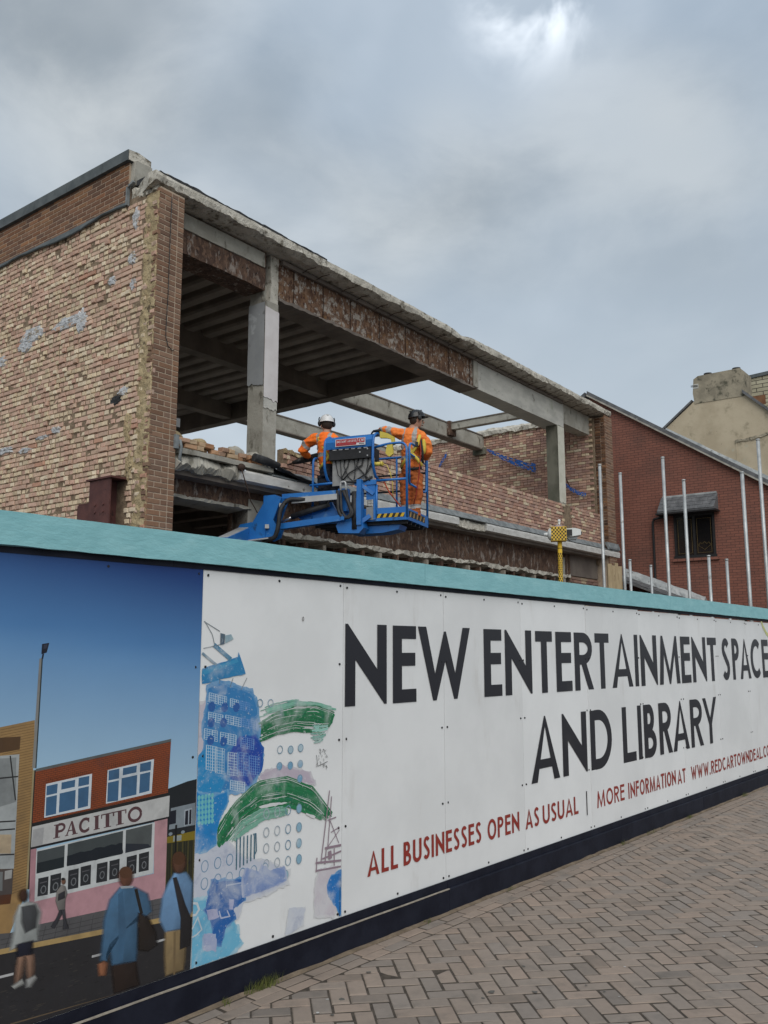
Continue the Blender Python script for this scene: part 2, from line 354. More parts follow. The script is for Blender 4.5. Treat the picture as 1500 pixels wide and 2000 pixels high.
# ------------------------------------------------------------------ hoarding
hd = empty('site_hoarding', HO, HA, label='long white printed site hoarding with teal top board and navy kickboard', cat='hoarding')
def HP(px, py):
    """a point of the printed artwork: pixel of the photograph carried on to the plane of the hoarding -> (along, height)"""
    cx, cy = (px - 750) / F_PX, (1000 - py) / F_PX; cp, sp = math.cos(PITCH), math.sin(PITCH)
    r = Vector((cx, cp - cy * sp, sp + cy * cp)); k = HO.dot(HN) / r.dot(HN); q = r * k - HO
    return (q.dot(HD), q.z + EYE)
def drop(s): return -.0052 * max(s, 0)
JT = [-5.6, -4.48, -3.36, -2.28, -1.165, 0, 1.123, 2.203, 3.282, 4.44, 5.61, 6.70, 7.88, 9.02, 10.16, 11.3, 12.44, 13.58, 14.7]
class Print:
    """flat print: coloured shapes stacked in hair-thin layers on the face of a panel"""
    def __init__(s): s.mb = MB(); s.k = 0; s.base = .0008; s.boxes = []
    def depth(s, pts):
        x0, x1 = min(p[0] for p in pts), max(p[0] for p in pts); z0, z1 = min(p[1] for p in pts), max(p[1] for p in pts); L = s.k
        for (a, b_, c, d_, l) in s.boxes:
            if l >= L and a < x1 and b_ > x0 and c < z1 and d_ > z0: L = l + 1
        s.boxes.append((x0, x1, z0, z1, L)); s.top = max(getattr(s, 'top', 0), L); return -(s.base + L * .000016)
    def poly(s, pts, col, ragged=0.0, step=.03, seed=0):
        pts = [p for p in pts]
        if ragged:
            o = []; q = random.Random(seed + len(pts))
            for i in range(len(pts)):
                p, n_ = pts[i], pts[(i + 1) % len(pts)]; L = math.hypot(n_[0] - p[0], n_[1] - p[1]); m = max(1, int(L / step))
                for j in range(m):
                    f = j / m; o.append((p[0] + (n_[0] - p[0]) * f + q.uniform(-1, 1) * ragged, p[1] + (n_[1] - p[1]) * f + q.uniform(-1, 1) * ragged))
            pts = o
        pts = [(min(max(x, s.x0), s.x1), min(max(z, s.z0), s.z1)) for x, z in pts] if hasattr(s, 'x0') else pts
        y = s.depth(pts); s.mb.cur = col
        b_ = len(s.mb.v); s.mb.v += [(x, y, z) for x, z in pts]; s.mb.face(range(b_, b_ + len(pts)))
    def line(s, p, q, wd, col):
        dx, dz = q[0] - p[0], q[1] - p[1]; L = math.hypot(dx, dz) or 1; nx, nz = -dz / L * wd / 2, dx / L * wd / 2
        s.poly([(p[0] + nx, p[1] + nz), (q[0] + nx, q[1] + nz), (q[0] - nx, q[1] - nz), (p[0] - nx, p[1] - nz)], col)
    def stroke(s, pts, wd, col):
        """polyline with mitred joins"""
        P = [Vector((p[0], p[1])) for p in pts]; A = []; B = []
        for i, p in enumerate(P):
            d1 = (P[i] - P[i - 1]).normalized() if i else (P[1] - P[0]).normalized(); d2 = (P[i + 1] - P[i]).normalized() if i < len(P) - 1 else d1
            n1 = Vector((-d1.y, d1.x)); n2 = Vector((-d2.y, d2.x)); m = (n1 + n2); m = m.normalized() if m.length > 1e-6 else n1
            k = wd / 2 / max(.4, m.dot(n1)); A.append(p + m * k); B.append(p - m * k)
        y = s.depth([(p.x, p.y) for p in A + B]); s.mb.cur = col; b_ = len(s.mb.v); n = len(P)
        s.mb.v += [(p.x, y, p.y) for p in A] + [(p.x, y, p.y) for p in B]
        for i in range(n - 1): s.mb.face((b_ + i, b_ + i + 1, b_ + n + i + 1, b_ + n + i))
    def blob(s, pts, col, g=.014):
        """a blurred shape: shaded inside, ink thinning to nothing over the width g"""
        o = []
        for i in range(len(pts)):
            p, n_ = pts[i], pts[(i + 1) % len(pts)]; m = max(1, int(math.hypot(n_[0] - p[0], n_[1] - p[1]) / .03))
            o += [(p[0] + (n_[0] - p[0]) * j / m, p[1] + (n_[1] - p[1]) * j / m) for j in range(m)]
        pts = o; n = len(pts); sg = 1 if sum(pts[i][0] * pts[(i + 1) % n][1] - pts[(i + 1) % n][0] * pts[i][1] for i in range(n)) > 0 else -1
        cx = sum(p[0] for p in pts) / n; cz = sum(p[1] for p in pts) / n; z0 = min(p[1] for p in pts); z1 = max(p[1] for p in pts); inn = []; out = []; sh = []
        for i, (x, z) in enumerate(pts):
            a, b_ = pts[i - 1], pts[(i + 1) % n]; dx, dz = b_[0] - a[0], b_[1] - a[1]; L = math.hypot(dx, dz) or 1; nx, nz = dz / L * sg, -dx / L * sg
            inn.append((x - nx * g * .5, z - nz * g * .25)); out.append((x + nx * g * .7, z + nz * g * .35))
            k = (.72 + .38 * (z - z0) / max(.01, z1 - z0)) * (1.12 if x < cx else .80) * (1 + .12 * noise.noise(Vector((x * 40, z * 40, 1)))); sh.append(tuple(c * k for c in col))
        y = s.depth(out); b0 = len(s.mb.v); s.mb.v += [(cx, y, cz)] + [(x, y, z) for x, z in inn] + [(x, y, z) for x, z in out]
        for i in range(n):
            j = (i + 1) % n; s.mb.cur = [(*col, 1), (*sh[i], 1), (*sh[j], 1)]; s.mb.face((b0, b0 + 1 + i, b0 + 1 + j))
            s.mb.cur = [(*sh[i], 1), (*sh[i], 0), (*sh[j], 0), (*sh[j], 1)]; s.mb.face((b0 + 1 + i, b0 + 1 + n + i, b0 + 1 + n + j, b0 + 1 + j))
    def ellipse(s, c, rx, rz, col, n=18, ragged=0.0): s.poly([(c[0] + rx * math.cos(6.2832 * i / n), c[1] + rz * math.sin(6.2832 * i / n)) for i in range(n)], col, ragged)
    def ring(s, c, rx, rz, wd, col, n=18):
        s.stroke([(c[0] + rx * math.cos(6.2832 * i / n), c[1] + rz * math.sin(6.2832 * i / n)) for i in range(n + 1)], wd, col)
    def build(s, name, parent, mat=None): return s.mb.build(name, mat or m_print, parent, fix=False)
def arc(cx, cz, rx, rz, a0, a1, n=14): return [(cx + rx * math.cos(R(a0 + (a1 - a0) * i / (n - 1))), cz + rz * math.sin(R(a0 + (a1 - a0) * i / (n - 1)))) for i in range(n)]
def glyph(P, ch, x, z, w_, h, t_, hb, col):
    """one capital of a geometric sans: x,z lower left, w_ wide, h high, t_ stem, hb bar thickness"""
    X = lambda *q: [(x + a, z + c) for a, c in q]
    def box(a, c, e, f): P.poly(X((a, c), (e, c), (e, f), (a, f)), col)
    if ch == 'I': box(0, 0, w_, h)
    elif ch == '|': box(0, 0, w_, h)
    elif ch == '.': box(0, 0, t_, t_)
    elif ch in 'EFL':
        box(0, 0, t_, h)
        if ch != 'F': box(t_, 0, w_, hb)
        if ch != 'L': box(t_, h - hb, w_, h); box(t_, h * .56 - hb / 2, w_ * .96, h * .56 + hb / 2)
    elif ch == 'T': box(0, h - hb, w_, h); box(w_ / 2 - t_ / 2, 0, w_ / 2 + t_ / 2, h - hb)
    elif ch == 'N': P.poly(X((0, 0), (t_, 0), (t_, h * .56), (w_ - t_ * .25, 0), (w_, 0), (w_, h), (w_ - t_, h), (w_ - t_, h * .44), (t_ * .25, h), (0, h)), col)
    elif ch == 'M':
        P.poly(X((0, 0), (t_, 0), (w_ * .24, h * .62), (w_ * .47, 0), (w_ * .53, 0), (w_ * .76, h * .62), (w_ - t_, 0), (w_, 0), (w_ * .88, h), (w_ * .8, h), (w_ * .5, h * .26), (w_ * .2, h), (w_ * .12, h)), col)
    elif ch == 'W':
        k = t_ * .98; a = w_ * .30; c2 = w_ * .70
        P.poly(X((0, h), (k, h), (a + k * .05, h * .36), (w_ / 2 - .02 * w_, h * .94), (w_ / 2 + .02 * w_, h * .94), (c2 - k * .05, h * .36), (w_ - k, h), (w_, h), (c2 + k * .22, 0), (c2 - k * .22, 0), (w_ / 2, h * .52), (a + k * .22, 0), (a - k * .22, 0)), col)
    elif ch == 'A':
        P.poly(X((0, 0), (t_ * 1.02, 0), (w_ / 2, h * .84), (w_ / 2 + .02 * w_, h), (w_ / 2 - .02 * w_, h)), col)
        P.poly(X((w_, 0), (w_ - t_ * 1.02, 0), (w_ / 2, h * .84), (w_ / 2 - .02 * w_, h), (w_ / 2 + .02 * w_, h)), col)
        k = w_ / 2 / h; box(h * .2 * k + t_ * .6, h * .2, w_ - h * .2 * k - t_ * .6, h * .2 + hb * .82)
    elif ch == 'Y':
        P.poly(X((0, h), (t_, h), (w_ / 2, h * .56), (w_ - t_, h), (w_, h), (w_ / 2 + t_ * .48, h * .42), (w_ / 2 - t_ * .48, h * .42)), col); box(w_ / 2 - t_ * .48, 0, w_ / 2 + t_ * .48, h * .42)
    elif ch in 'DPRB':
        box(0, 0, t_, h)
        if ch == 'D':
            r = min(w_ - t_, h / 2) ; P.stroke(X((t_ * .9, hb / 2)) + [(x + a, z + c) for a, c in arc(w_ * .38, h / 2, w_ * .62 - t_ / 2, h / 2 - hb / 2, -90, 90, 18)] + X((t_ * .9, h - hb / 2)), (t_ + hb) / 2, col)
        else:
            zc, rz = (h * .73, h * .27 - hb / 2) if ch != 'R' else (h * .72, h * .28 - hb / 2)
            k = .86 if ch == 'B' else .97
            P.stroke(X((t_ * .9, zc - rz)) + [(x + a, z + c) for a, c in arc(w_ * .45, zc, w_ * (k - .45) - t_ / 2, rz, -90, 90, 14)] + X((t_ * .9, zc + rz)), (t_ + hb) / 2 * .94, col)
            if ch == 'B':
                rz = h * .26 - hb / 2 + .01 * h; zc = h * .265
                P.stroke(X((t_ * .9, zc - rz)) + [(x + a, z + c) for a, c in arc(w_ * .45, zc, w_ * .55 - t_ / 2, rz, -90, 90, 14)] + X((t_ * .9, zc + rz)), (t_ + hb) / 2 * .94, col)
            if ch == 'R': P.poly(X((w_ * .34, h * .48), (w_ * .34 + t_, h * .48), (w_, 0), (w_ - t_ * 1.1, 0)), col)
    elif ch == 'O': P.ring((x + w_ / 2, z + h / 2), w_ / 2 - t_ / 2, h / 2 - hb / 2, (t_ + hb) / 2, col, 28)
    elif ch == 'C': P.stroke([(x + a, z + c) for a, c in arc(w_ * .56, h / 2, w_ * .56 - t_ / 2, h / 2 - hb / 2, 48, 312, 24)], (t_ + hb) / 2, col)
    elif ch == 'U': P.stroke(X((t_ / 2, h)) + [(x + a, z + c) for a, c in arc(w_ / 2, w_ * .48, w_ / 2 - t_ / 2, w_ * .48 - hb / 2, 180, 360, 16)] + X((w_ - t_ / 2, h)), t_, col)
    elif ch == 'S':
        ra = w_ / 2 - t_ / 2
        P.stroke([(x + a, z + c) for a, c in arc(w_ * .52, h * .745, ra * .92, h * .255 - hb / 2, 25, 235, 12) + arc(w_ * .48, h * .27, ra, h * .27 - hb / 2, 60, -150, 13)], (t_ + hb) / 2 * .95, col)
WID = dict(I=.3, M=1.35, W=1.45, N=1.05, O=1.15, C=1.0, D=1.05, A=1.1, E=.75, F=.72, L=.68, B=.85, R=.88, P=.82, S=.78, T=.85, U=.98, Y=.95)
WID['.'] = .32; WID['|'] = .2
def word(P, txt, x0, x1, z, h, t_, hb, col, gap=.16):
    tot = sum(WID[c] for c in txt) + gap * (len(txt) - 1); k = (x1 - x0) / tot; x = x0
    for c in txt:
        wd = WID[c] * k; glyph(P, c, x, z, (t_ if c == 'I' else wd), h, t_, hb, col); x += wd + gap * k

# panels with their fixings
panel_o = {}
for i in range(len(JT) - 1):
    a, c = JT[i], JT[i + 1]; zt = 2.228 + drop((a + c) / 2) * 1.6; dy = rnd.uniform(-.0015, .0015)
    b = MB(); b.box((a + .002, dy, .175), (c - .002, dy + .012, zt)); p = b.build('panel', m_white, hd); panel_o[i] = (p, dy, zt)
    sc = MB()
    zs = [.225, .72, 1.24, 1.70, zt - .035]
    for z in zs:
        for x in (a + .032, c - .032): sc.tube([(x + rnd.uniform(-.006, .006), dy - .0045, z), (x, dy + .002, z)], .0075, 7)
    sc.tube([((a + c) / 2, dy - .0045, zt - .035), ((a + c) / 2, dy + .002, zt - .035)], .0075, 7); sc.tube([((a + c) / 2, dy - .0045, .225), ((a + c) / 2, dy + .002, .225)], .0075, 7)
    sc.build('screws', m_screw, p)
for a, c in ((-5.6, -2.5), (-2.496, 1.935), (1.939, 6.40), (6.404, 10.88), (10.884, 14.7)):
    b = MB(); us = lin(a, c, 60)
    n0 = len(b.v); b.loft([(-.036, 2.247, 1), (-.036, 2.398, .6), (-.004, 2.402, .5), (.05, 2.402, 0), (.05, 2.30, 0), (-.008, 2.247, .6)], us, .003, 6, a)
    b.v = [(x, y, z + drop(x)) for x, y, z in b.v]; b.build('top_board', m_teal, hd)
for a, c in ((-5.6, -.2), (-.198, 5.2), (5.202, 14.7)):
    b = MB(); us = lin(a, c, 24); b.loft([(-.0062, 2.17, 0), (-.0062, 2.30, 0), (.03, 2.30, 0), (.03, 2.17, 0)], us, 0); b.v = [(x, y, z + .012 + drop(x) * 1.0 + .035) for x, y, z in b.v]; b.build('header_strip', m_navy, hd)
for a, c in ((-5.6, -1.7), (-1.697, 2.20), (2.203, 4.95), (4.953, 7.1), (7.103, 10.5), (10.503, 14.7)):
    b = MB(); b.loft([(-.030, -.012, 0), (-.030, .148, .5), (-.026, .152, .5), (.03, .152, 0), (.03, -.012, 0)], lin(a, c, 40), .003, 5, a); b.build('kickboard', m_navy, hd)
    b = MB(); b.box((a, -.0115, .15), (c, -.0025, .203)); b.build('kick_backing', m_navy, hd)
    if c < 3: b = MB(); b.loft([(-.033, .1485, .4), (-.033, .1545, .5), (-.022, .1545, .4), (-.022, .1485, .2)], lin(a, c, 60), .0025, 9, a); b.build('worn_edge', m_rawwood, hd)
b = MB()
for x in lin(-5, 14, 9):
    post = MB(); post.box((x - .05, .052, -.05), (x + .05, .15, 2.3)); post.build('post', m_rawwood, hd)

# lettering
INK = (.016, .016, .022); RED = (.27, .030, .020)
P = Print(); P.base = .0026
H1 = [('N', 1.139, 1.551), ('E', 1.616, 1.873), ('W', 1.895, 2.538), ('E', 2.725, 2.981), ('N', 3.03, 3.447), ('T', 3.512, 3.797), ('E', 3.86, 4.147), ('R', 4.20, 4.564), ('T', 4.606, 4.904), ('A', 4.952, 5.43), ('I', 5.479, 5.569), ('N', 5.628, 6.046), ('M', 6.10, 6.672), ('E', 6.717, 7.002), ('N', 7.057, 7.501), ('T', 7.56, 7.866), ('S', 8.045, 8.335), ('P', 8.43, 8.71), ('A', 8.713, 9.149), ('C', 9.16, 9.589), ('E', 9.655, 9.95)]
for c, a, e in H1: glyph(P, c, a, 1.437 - .0045 * (a - 1.1), e - a, .515, .098, .088, INK)
P.build('headline_lettering', hd)
P = Print(); P.base = .0026
H2 = [('A', 3.393, 3.872), ('N', 3.93, 4.383), ('D', 4.453, 4.896), ('L', 5.13, 5.432), ('I', 5.486, 5.579), ('B', 5.635, 5.945), ('R', 6.02, 6.36), ('A', 6.38, 6.848), ('R', 6.902, 7.284), ('Y', 7.30, 7.762)]
for c, a, e in H2: glyph(P, c, a, .712 - .004 * (a - 3.4), e - a, .525, .098, .088, INK)
P.build('second_line_lettering', hd)
for tx, a, e in (('ALL', 1.36, 1.666), ('BUSINESSES', 1.725, 2.65), ('OPEN', 2.735, 3.19), ('AS', 3.285, 3.50), ('USUAL', 3.56, 4.18), ('MORE', 4.54, 5.12), ('INFORMATION', 5.205, 6.40), ('AT', 6.45, 6.68), ('WWW.REDCARTOWNDEAL.CO', 6.84, 9.72)):
    P = Print(); P.base = .0026; word(P, tx, a, e, .384 - .006 * max(0, a - 2), .148, .026, .024, RED, .2); P.build('information_word', hd)
P = Print(); P.base = .0026; glyph(P, '|', 4.335, .338, .016, .205, .016, .016, INK); P.build('divider_bar', hd)
P = Print(); P.base = .0026
P.stroke([HP(1486, 1212), HP(1490, 1224), HP(1496, 1236), HP(1504, 1246), HP(1520, 1256)], .05, (.55, .56, .22)); P.build('lime_flourish', hd)
# ------------------------------------------------------------------ printed street picture (leftmost visible panel)
Q = lambda zx, zy: HP(zx / 3.225, 1380 + zy / 3.225)
QQ = lambda pts: [Q(*p) for p in pts]
pp = panel_o[4][0]; P = Print(); P.base = .0026; P.x0, P.x1, P.z0, P.z1 = -1.162, -.002, .205, 2.225
nx, nz = 14, 26; top = (.000, .026, .155); mid = (.085, .23, .47); low = (.36, .53, .66)
def skyc(s, z):
    f = (z - 1.12) / 1.13 + .10 * (s + .55); f = min(max(f, 0), 1); a = min(1, f * 1.55); k = min(max((f - .55) / .45, 0), 1)
    c = [low[i] + (mid[i] - low[i]) * a for i in range(3)]; return tuple(c[i] + (top[i] - c[i]) * k ** 1.2 for i in range(3))
gs = lin(P.x0, P.x1, nx); gz = lin(P.z0, P.z1, nz)
for i in range(nx - 1):
    for j in range(nz - 1):
        q = [(gs[i], gz[j]), (gs[i + 1], gz[j]), (gs[i + 1], gz[j + 1]), (gs[i], gz[j + 1])]; P.mb.cur = [skyc(*p) for p in q]
        b_ = len(P.mb.v); P.mb.v += [(x, -P.base, z) for x, z in q]; P.mb.face(range(b_, b_ + 4))
P.build('printed_sky', pp); P = Print(); P.base = .0026; P.k = 3; P.x0, P.x1, P.z0, P.z1 = -1.162, -.002, .205, 2.225
def quadlines(q, n, wd, col, vert=0):
    """courses of printed brick inside the quad q (tl, tr, br, bl)"""
    L = lambda p, r, f: (p[0] + (r[0] - p[0]) * f, p[1] + (r[1] - p[1]) * f)
    for i in range(1, n): P.line(L(q[0], q[3], i / n), L(q[1], q[2], i / n), wd, col)
    for i in range(n):
        for j in range(vert):
            f = (j + (.5 if i % 2 else 0)) / vert; a = L(q[0], q[1], f); c = L(q[3], q[2], f); P.line(L(a, c, i / n), L(a, c, (i + 1) / n), wd * .8, col)
tan = (.30, .185, .075)
P.poly(QQ([(0, 130), (218, 85), (206, 420), (165, 1160), (60, 1430), (-230, 1440), (-230, 140)]), tan)
quadlines(QQ([(0, 130), (216, 88), (165, 1160), (60, 1200)]), 62, .0022, (.16, .09, .035))
P.poly(QQ([(-230, 212), (128, 188), (122, 270), (-230, 325)]), (.085, .045, .02))
P.poly(QQ([(-230, 330), (120, 300), (85, 1020), (-230, 1035)]), (.34, .36, .36)); P.poly(QQ([(-230, 345), (100, 320), (98, 600), (-230, 690)]), (.22, .235, .235))
for a, c in (((-230, 475), (112, 440)), ((-230, 745), (95, 720)), ((-230, 800), (92, 770)), ((-230, 950), (88, 930)), ((62, 310), (95, 590))): P.line(Q(*a), Q(*c), .006, (.02, .02, .02))
P.poly(QQ([(-230, 815), (70, 805), (66, 925), (-230, 935)]), (.42, .33, .22))
P.poly(QQ([(-230, 1040), (82, 1020), (72, 1180), (-230, 1260)]), (.075, .06, .055)); P.poly(QQ([(-230, 1050), (15, 1040), (12, 1160), (-230, 1170)]), (.16, .17, .17)); P.poly(QQ([(28, 1035), (74, 1026), (70, 1080), (25, 1090)]), (.33, .33, .32))
P.poly(QQ([(-230, 1215), (70, 1180), (62, 1240), (-230, 1275)]), (.08, .028, .012))
# lamp post
S2 = lambda zx, zy: HP(zx / 3.571, 980 + zy / 3.571)
P.poly([S2(272, 1095), S2(293, 1088), S2(246, 1857), S2(222, 1857)], (.21, .21, .20)); P.poly([S2(288, 1092), S2(297, 1086), S2(252, 1857), S2(244, 1857)], (.02, .03, .03))
P.poly(QQ([(203, 400), (222, 400), (175, 1150), (160, 1150)]), (.30, .24, .13)); P.poly(QQ([(214, 400), (226, 400), (182, 1150), (172, 1150)]), (.02, .02, .02))
P.poly([S2(291, 992), S2(342, 984), S2(324, 1052), S2(286, 1064)], (.006, .007, .018)); P.poly([S2(304, 998), S2(330, 994), S2(322, 1022), S2(300, 1026)], (.03, .035, .06)); P.line(S2(300, 1060), S2(293, 1095), .008, (.01, .01, .02))
# houses at the right
P.poly(QQ([(1050, 520), (1180, 470), (1245, 455), (1225, 1200), (1035, 1205)]), (.012, .015, .018)); P.poly(QQ([(1075, 640), (1228, 605), (1226, 745), (1062, 775)]), (.20, .235, .26))
P.poly(QQ([(1068, 660), (1108, 650), (1106, 735), (1062, 745)]), (.01, .012, .02)); P.poly(QQ([(1160, 650), (1208, 638), (1206, 740), (1158, 752)]), (.33, .37, .41)); P.poly(QQ([(1166, 658), (1184, 653), (1182, 742), (1162, 746)]), (.01, .012, .02)); P.poly(QQ([(1192, 650), (1204, 647), (1202, 738), (1188, 741)]), (.01, .012, .02))
P.poly(QQ([(1046, 822), (1226, 782), (1224, 838), (1046, 862)]), (.19, .14, .012)); P.poly(QQ([(1090, 815), (1142, 808), (1140, 842), (1088, 850)]), (.25, .28, .27)); P.poly(QQ([(1040, 862), (1222, 838), (1218, 1120), (1036, 1180)]), (.030, .030, .014))
for i in range(16): P.line(Q(1046 + i * 11.5, 868 - i * 2), Q(1042 + i * 11.3, 1120 - i * 2), .0035, (.006, .006, .005) if i % 3 else (.09, .07, .015))
P.line(Q(1108, 745), Q(1100, 1000), .012, (.006, .006, .007)); P.ellipse(Q(1072, 802), .012, .008, (.20, .24, .27)); P.ellipse(Q(1150, 790), .012, .008, (.20, .24, .27))
# shop
shop = QQ([(222, 405), (1075, 208), (1055, 545), (200, 748)])
P.poly(shop, (.235, .055, .018)); quadlines(shop, 26, .0018, (.055, .018, .010), 34); P.poly(QQ([(224, 392), (1076, 203), (1074, 220), (222, 410)]), (.10, .11, .11))
fr = (.55, .60, .64); pane = (.045, .115, .215)
for fq in ([(287, 487), (577, 422), (566, 640), (275, 700)], [(675, 400), (967, 330), (952, 545), (664, 612)]): P.poly(QQ(fq), fr)
for pq in ([(291, 500), (361, 485), (356, 545), (289, 560)], [(385, 478), (471, 460), (468, 505), (383, 523)], [(493, 449), (560, 436), (557, 490), (490, 504)], [(288, 572), (356, 556), (350, 675), (284, 690)], [(373, 547), (474, 524), (469, 645), (367, 668)], [(490, 516), (557, 501), (551, 626), (487, 642)],
           [(682, 404), (749, 390), (747, 452), (680, 466)], [(772, 388), (859, 370), (856, 414), (770, 433)], [(880, 360), (949, 344), (946, 400), (878, 413)], [(677, 479), (746, 464), (741, 592), (672, 601)], [(763, 451), (861, 430), (856, 554), (758, 576)], [(879, 426), (943, 411), (938, 530), (873, 547)]): P.poly(QQ(pq), pane)
for x0, x1, y0, y1 in ((288, 578, 455, 395), (676, 962, 365, 305)):
    for i in range(24):
        f = i / 23; x = x0 + (x1 - x0) * f; y = y0 + (y1 - y0) * f; P.line(Q(x, y), Q(x - 1, y + 24), .0016, (.055, .018, .010))
P.poly(QQ([(200, 735), (1062, 540), (1064, 565), (200, 757)]), (.014, .014, .014)); P.poly(QQ([(200, 757), (1066, 560), (1060, 692), (192, 886)]), (.46, .46, .45)); P.poly(QQ([(205, 775), (275, 760), (265, 868), (196, 884)]), (.34, .34, .34)); P.poly(QQ([(192, 886), (1060, 692), (1058, 706), (190, 900)]), (.012, .012, .014))
def FQ(a, h): # point of the shop fascia: a along 0..1, h height 0..1
    tl, tr, br, bl = (338, 745), (898, 622), (900, 712), (334, 832); x = (bl[0] + (br[0] - bl[0]) * a) * (1 - h) + (tl[0] + (tr[0] - tl[0]) * a) * h; y = (bl[1] + (br[1] - bl[1]) * a) * (1 - h) + (tl[1] + (tr[1] - tl[1]) * a) * h
    return Q(x, y)
MAR = (.085, .040, .045)
def serif(x0, x1, ch):
    w_ = x1 - x0; X = lambda a, h: FQ(x0 + w_ * a, h); bx = lambda a, c, h0, h1: P.poly([X(a, h0), X(c, h0), X(c, h1), X(a, h1)], MAR)
    if ch in 'PI':
        a0, a1 = (.12, .38) if ch == 'P' else (.3, .7); bx(a0, a1, 0, 1); bx(a0 - .14, a1 + .14, 0, .07); bx(a0 - .14, a1 + .10, .93, 1)
    if ch == 'P': P.stroke([X(.38, .95)] + [X(a, h) for a, h in arc(.55, .70, .32, .25, 90, -90, 12)] + [X(.38, .45)], .011, MAR)
    if ch == 'A':
        P.poly([X(.08, 0), X(.18, 0), X(.55, .98), X(.46, .98)], MAR); P.poly([X(.62, 0), X(.90, 0), X(.58, 1), X(.44, 1)], MAR); bx(.25, .7, .30, .38); bx(0, .28, 0, .06); bx(.54, 1, 0, .06)
    if ch == 'C': P.stroke([X(a, h) for a, h in arc(.52, .5, .38, .44, 50, 310, 20)], .013, MAR); bx(.74, .84, .66, .98); bx(.76, .84, .06, .3)
    if ch == 'T': bx(.36, .64, 0, 1); bx(.22, .78, 0, .06); bx(.02, .98, .92, 1); bx(.02, .10, .70, .94); bx(.90, .98, .70, .94)
    if ch == 'O': P.stroke([X(a, h) for a, h in arc(.5, .5, .38, .44, 0, 360, 26)], .014, MAR)
for ch, a, e in (('P', 0, .135), ('A', .125, .27), ('C', .275, .42), ('I', .43, .53), ('T', .525, .675), ('T', .66, .815), ('O', .82, .995)): serif(a, e, ch)
P.poly(QQ([(190, 900), (228, 892), (216, 1228), (180, 1236)]), (.38, .20, .225)); P.poly(QQ([(216, 1222), (1042, 1034), (1036, 1200), (236, 1372), (180, 1234)]), (.42, .235, .26)); P.poly(QQ([(968, 724), (1052, 705), (1042, 1040), (966, 1052)]), (.43, .245, .265))
P.poly(QQ([(226, 905), (972, 728), (962, 1048), (214, 1228)]), (.50, .52, .52))
P.poly(QQ([(232, 912), (405, 872), (400, 1012), (226, 1052)]), (.055, .065, .068)); P.poly(QQ([(424, 866), (772, 782), (768, 928), (418, 1006)]), (.05, .06, .062)); P.poly(QQ([(790, 778), (956, 738), (950, 886), (786, 922)]), (.075, .085, .085))
P.poly(QQ([(230, 985), (402, 945), (400, 1010), (226, 1050)]), (.012, .018, .022)); P.poly(QQ([(422, 935), (770, 855), (769, 925), (418, 1004)]), (.010, .014, .020), .004, .02); P.poly(QQ([(788, 862), (930, 865), (948, 885), (786, 920)]), (.02, .025, .035))
for k, px_ in enumerate(([(238, 1082), (303, 1068), (298, 1184), (232, 1196)], [(315, 1062), (383, 1046), (378, 1165), (310, 1178)], [(428, 1032), (493, 1017), (490, 1140), (423, 1153)], [(505, 1010), (571, 994), (567, 1118), (502, 1131)], [(608, 990), (675, 975), (671, 1098), (602, 1111)], [(687, 972), (751, 957), (747, 1080), (684, 1091)], [(795, 947), (859, 931), (855, 1050), (792, 1063)], [(872, 927), (936, 911), (933, 1030), (870, 1043)])):
    P.poly(QQ(px_), (.020, .022, .026)); c0 = px_[0]
    P.ring(Q(c0[0] + 32, c0[1] + 70), .012, .016, .004, (.16, .17, .18), 8); P.line(Q(c0[0] + 10, c0[1] + 30), Q(c0[0] + 55, c0[1] + 18), .004, (.10, .10, .11))
# street
P.poly(QQ([(-230, 1450), (60, 1425), (236, 1372), (1036, 1200), (1222, 1158), (1216, 1345), (-230, 1620)]), (.085, .083, .086))
for i in range(16): P.line(Q(60 + i * 75, 1430 - i * 17), Q(20 + i * 78, 1560 - i * 17), .002, (.03, .03, .032))
for y in (30, 60, 90): P.line(Q(0, 1440 + y), Q(1215, 1165 + y), .002, (.03, .03, .032))
P.poly(QQ([(-230, 1596), (1216, 1318), (1192, 1720), (1192, 2000), (-230, 2400)]), (.022, .021, .023)); P.poly(QQ([(-230, 1572), (1216, 1288), (1216, 1320), (-230, 1606)]), (.36, .25, .105))
for a, c in (((-40, 1712), (82, 1682)), ((575, 1574), (692, 1545)), ((975, 1482), (1040, 1464))): P.line(Q(*a), Q(*c), .010, (.42, .42, .42))
for i in range(260):
    x, y = rnd.uniform(-20, 1190), rnd.uniform(1380, 1980)
    if y > 1640 - x * .23 and y < 2010 - x * .25: P.ellipse(Q(x, y), rnd.uniform(.004, .02), rnd.uniform(.001, .0025), rnd.choice([(.035, .033, .032), (.012, .012, .013), (.045, .04, .035)]), 6)
P.line(Q(60, 2000), Q(820, 1830), .006, (.12, .085, .05))
k0 = P.top; P.build('street_picture', pp, m_photo); P = Print(); P.base = .0026; P.k = k0 + 2; P.x0, P.x1, P.z0, P.z1 = -1.162, -.002, .205, 2.225
def soft(poly, col, under, n=5, g=.020): P.blob([(min(max(x, -1.10), -.012), max(z, .215)) for x, z in poly], col, g if n > 2 else .007)
def ell(zx, zy, rx, ry, n=16): return [Q(zx + rx * math.cos(6.2832 * i / n), zy + ry * math.sin(6.2832 * i / n)) for i in range(n)]
rd = (.022, .021, .023); pk = (.2, .11, .12)
soft(QQ([(92, 1320), (120, 1250), (165, 1228), (225, 1240), (252, 1300), (235, 1400), (232, 1470), (150, 1490), (62, 1535), (85, 1430)]), (.36, .38, .37), (.09, .09, .09)); soft(QQ([(135, 1262), (215, 1250), (232, 1300), (220, 1390), (160, 1422), (138, 1350)]), (.055, .058, .062), (.2, .2, .2)); soft(ell(146, 1190, 28, 38), (.045, .02, .012), (.15, .1, .06))
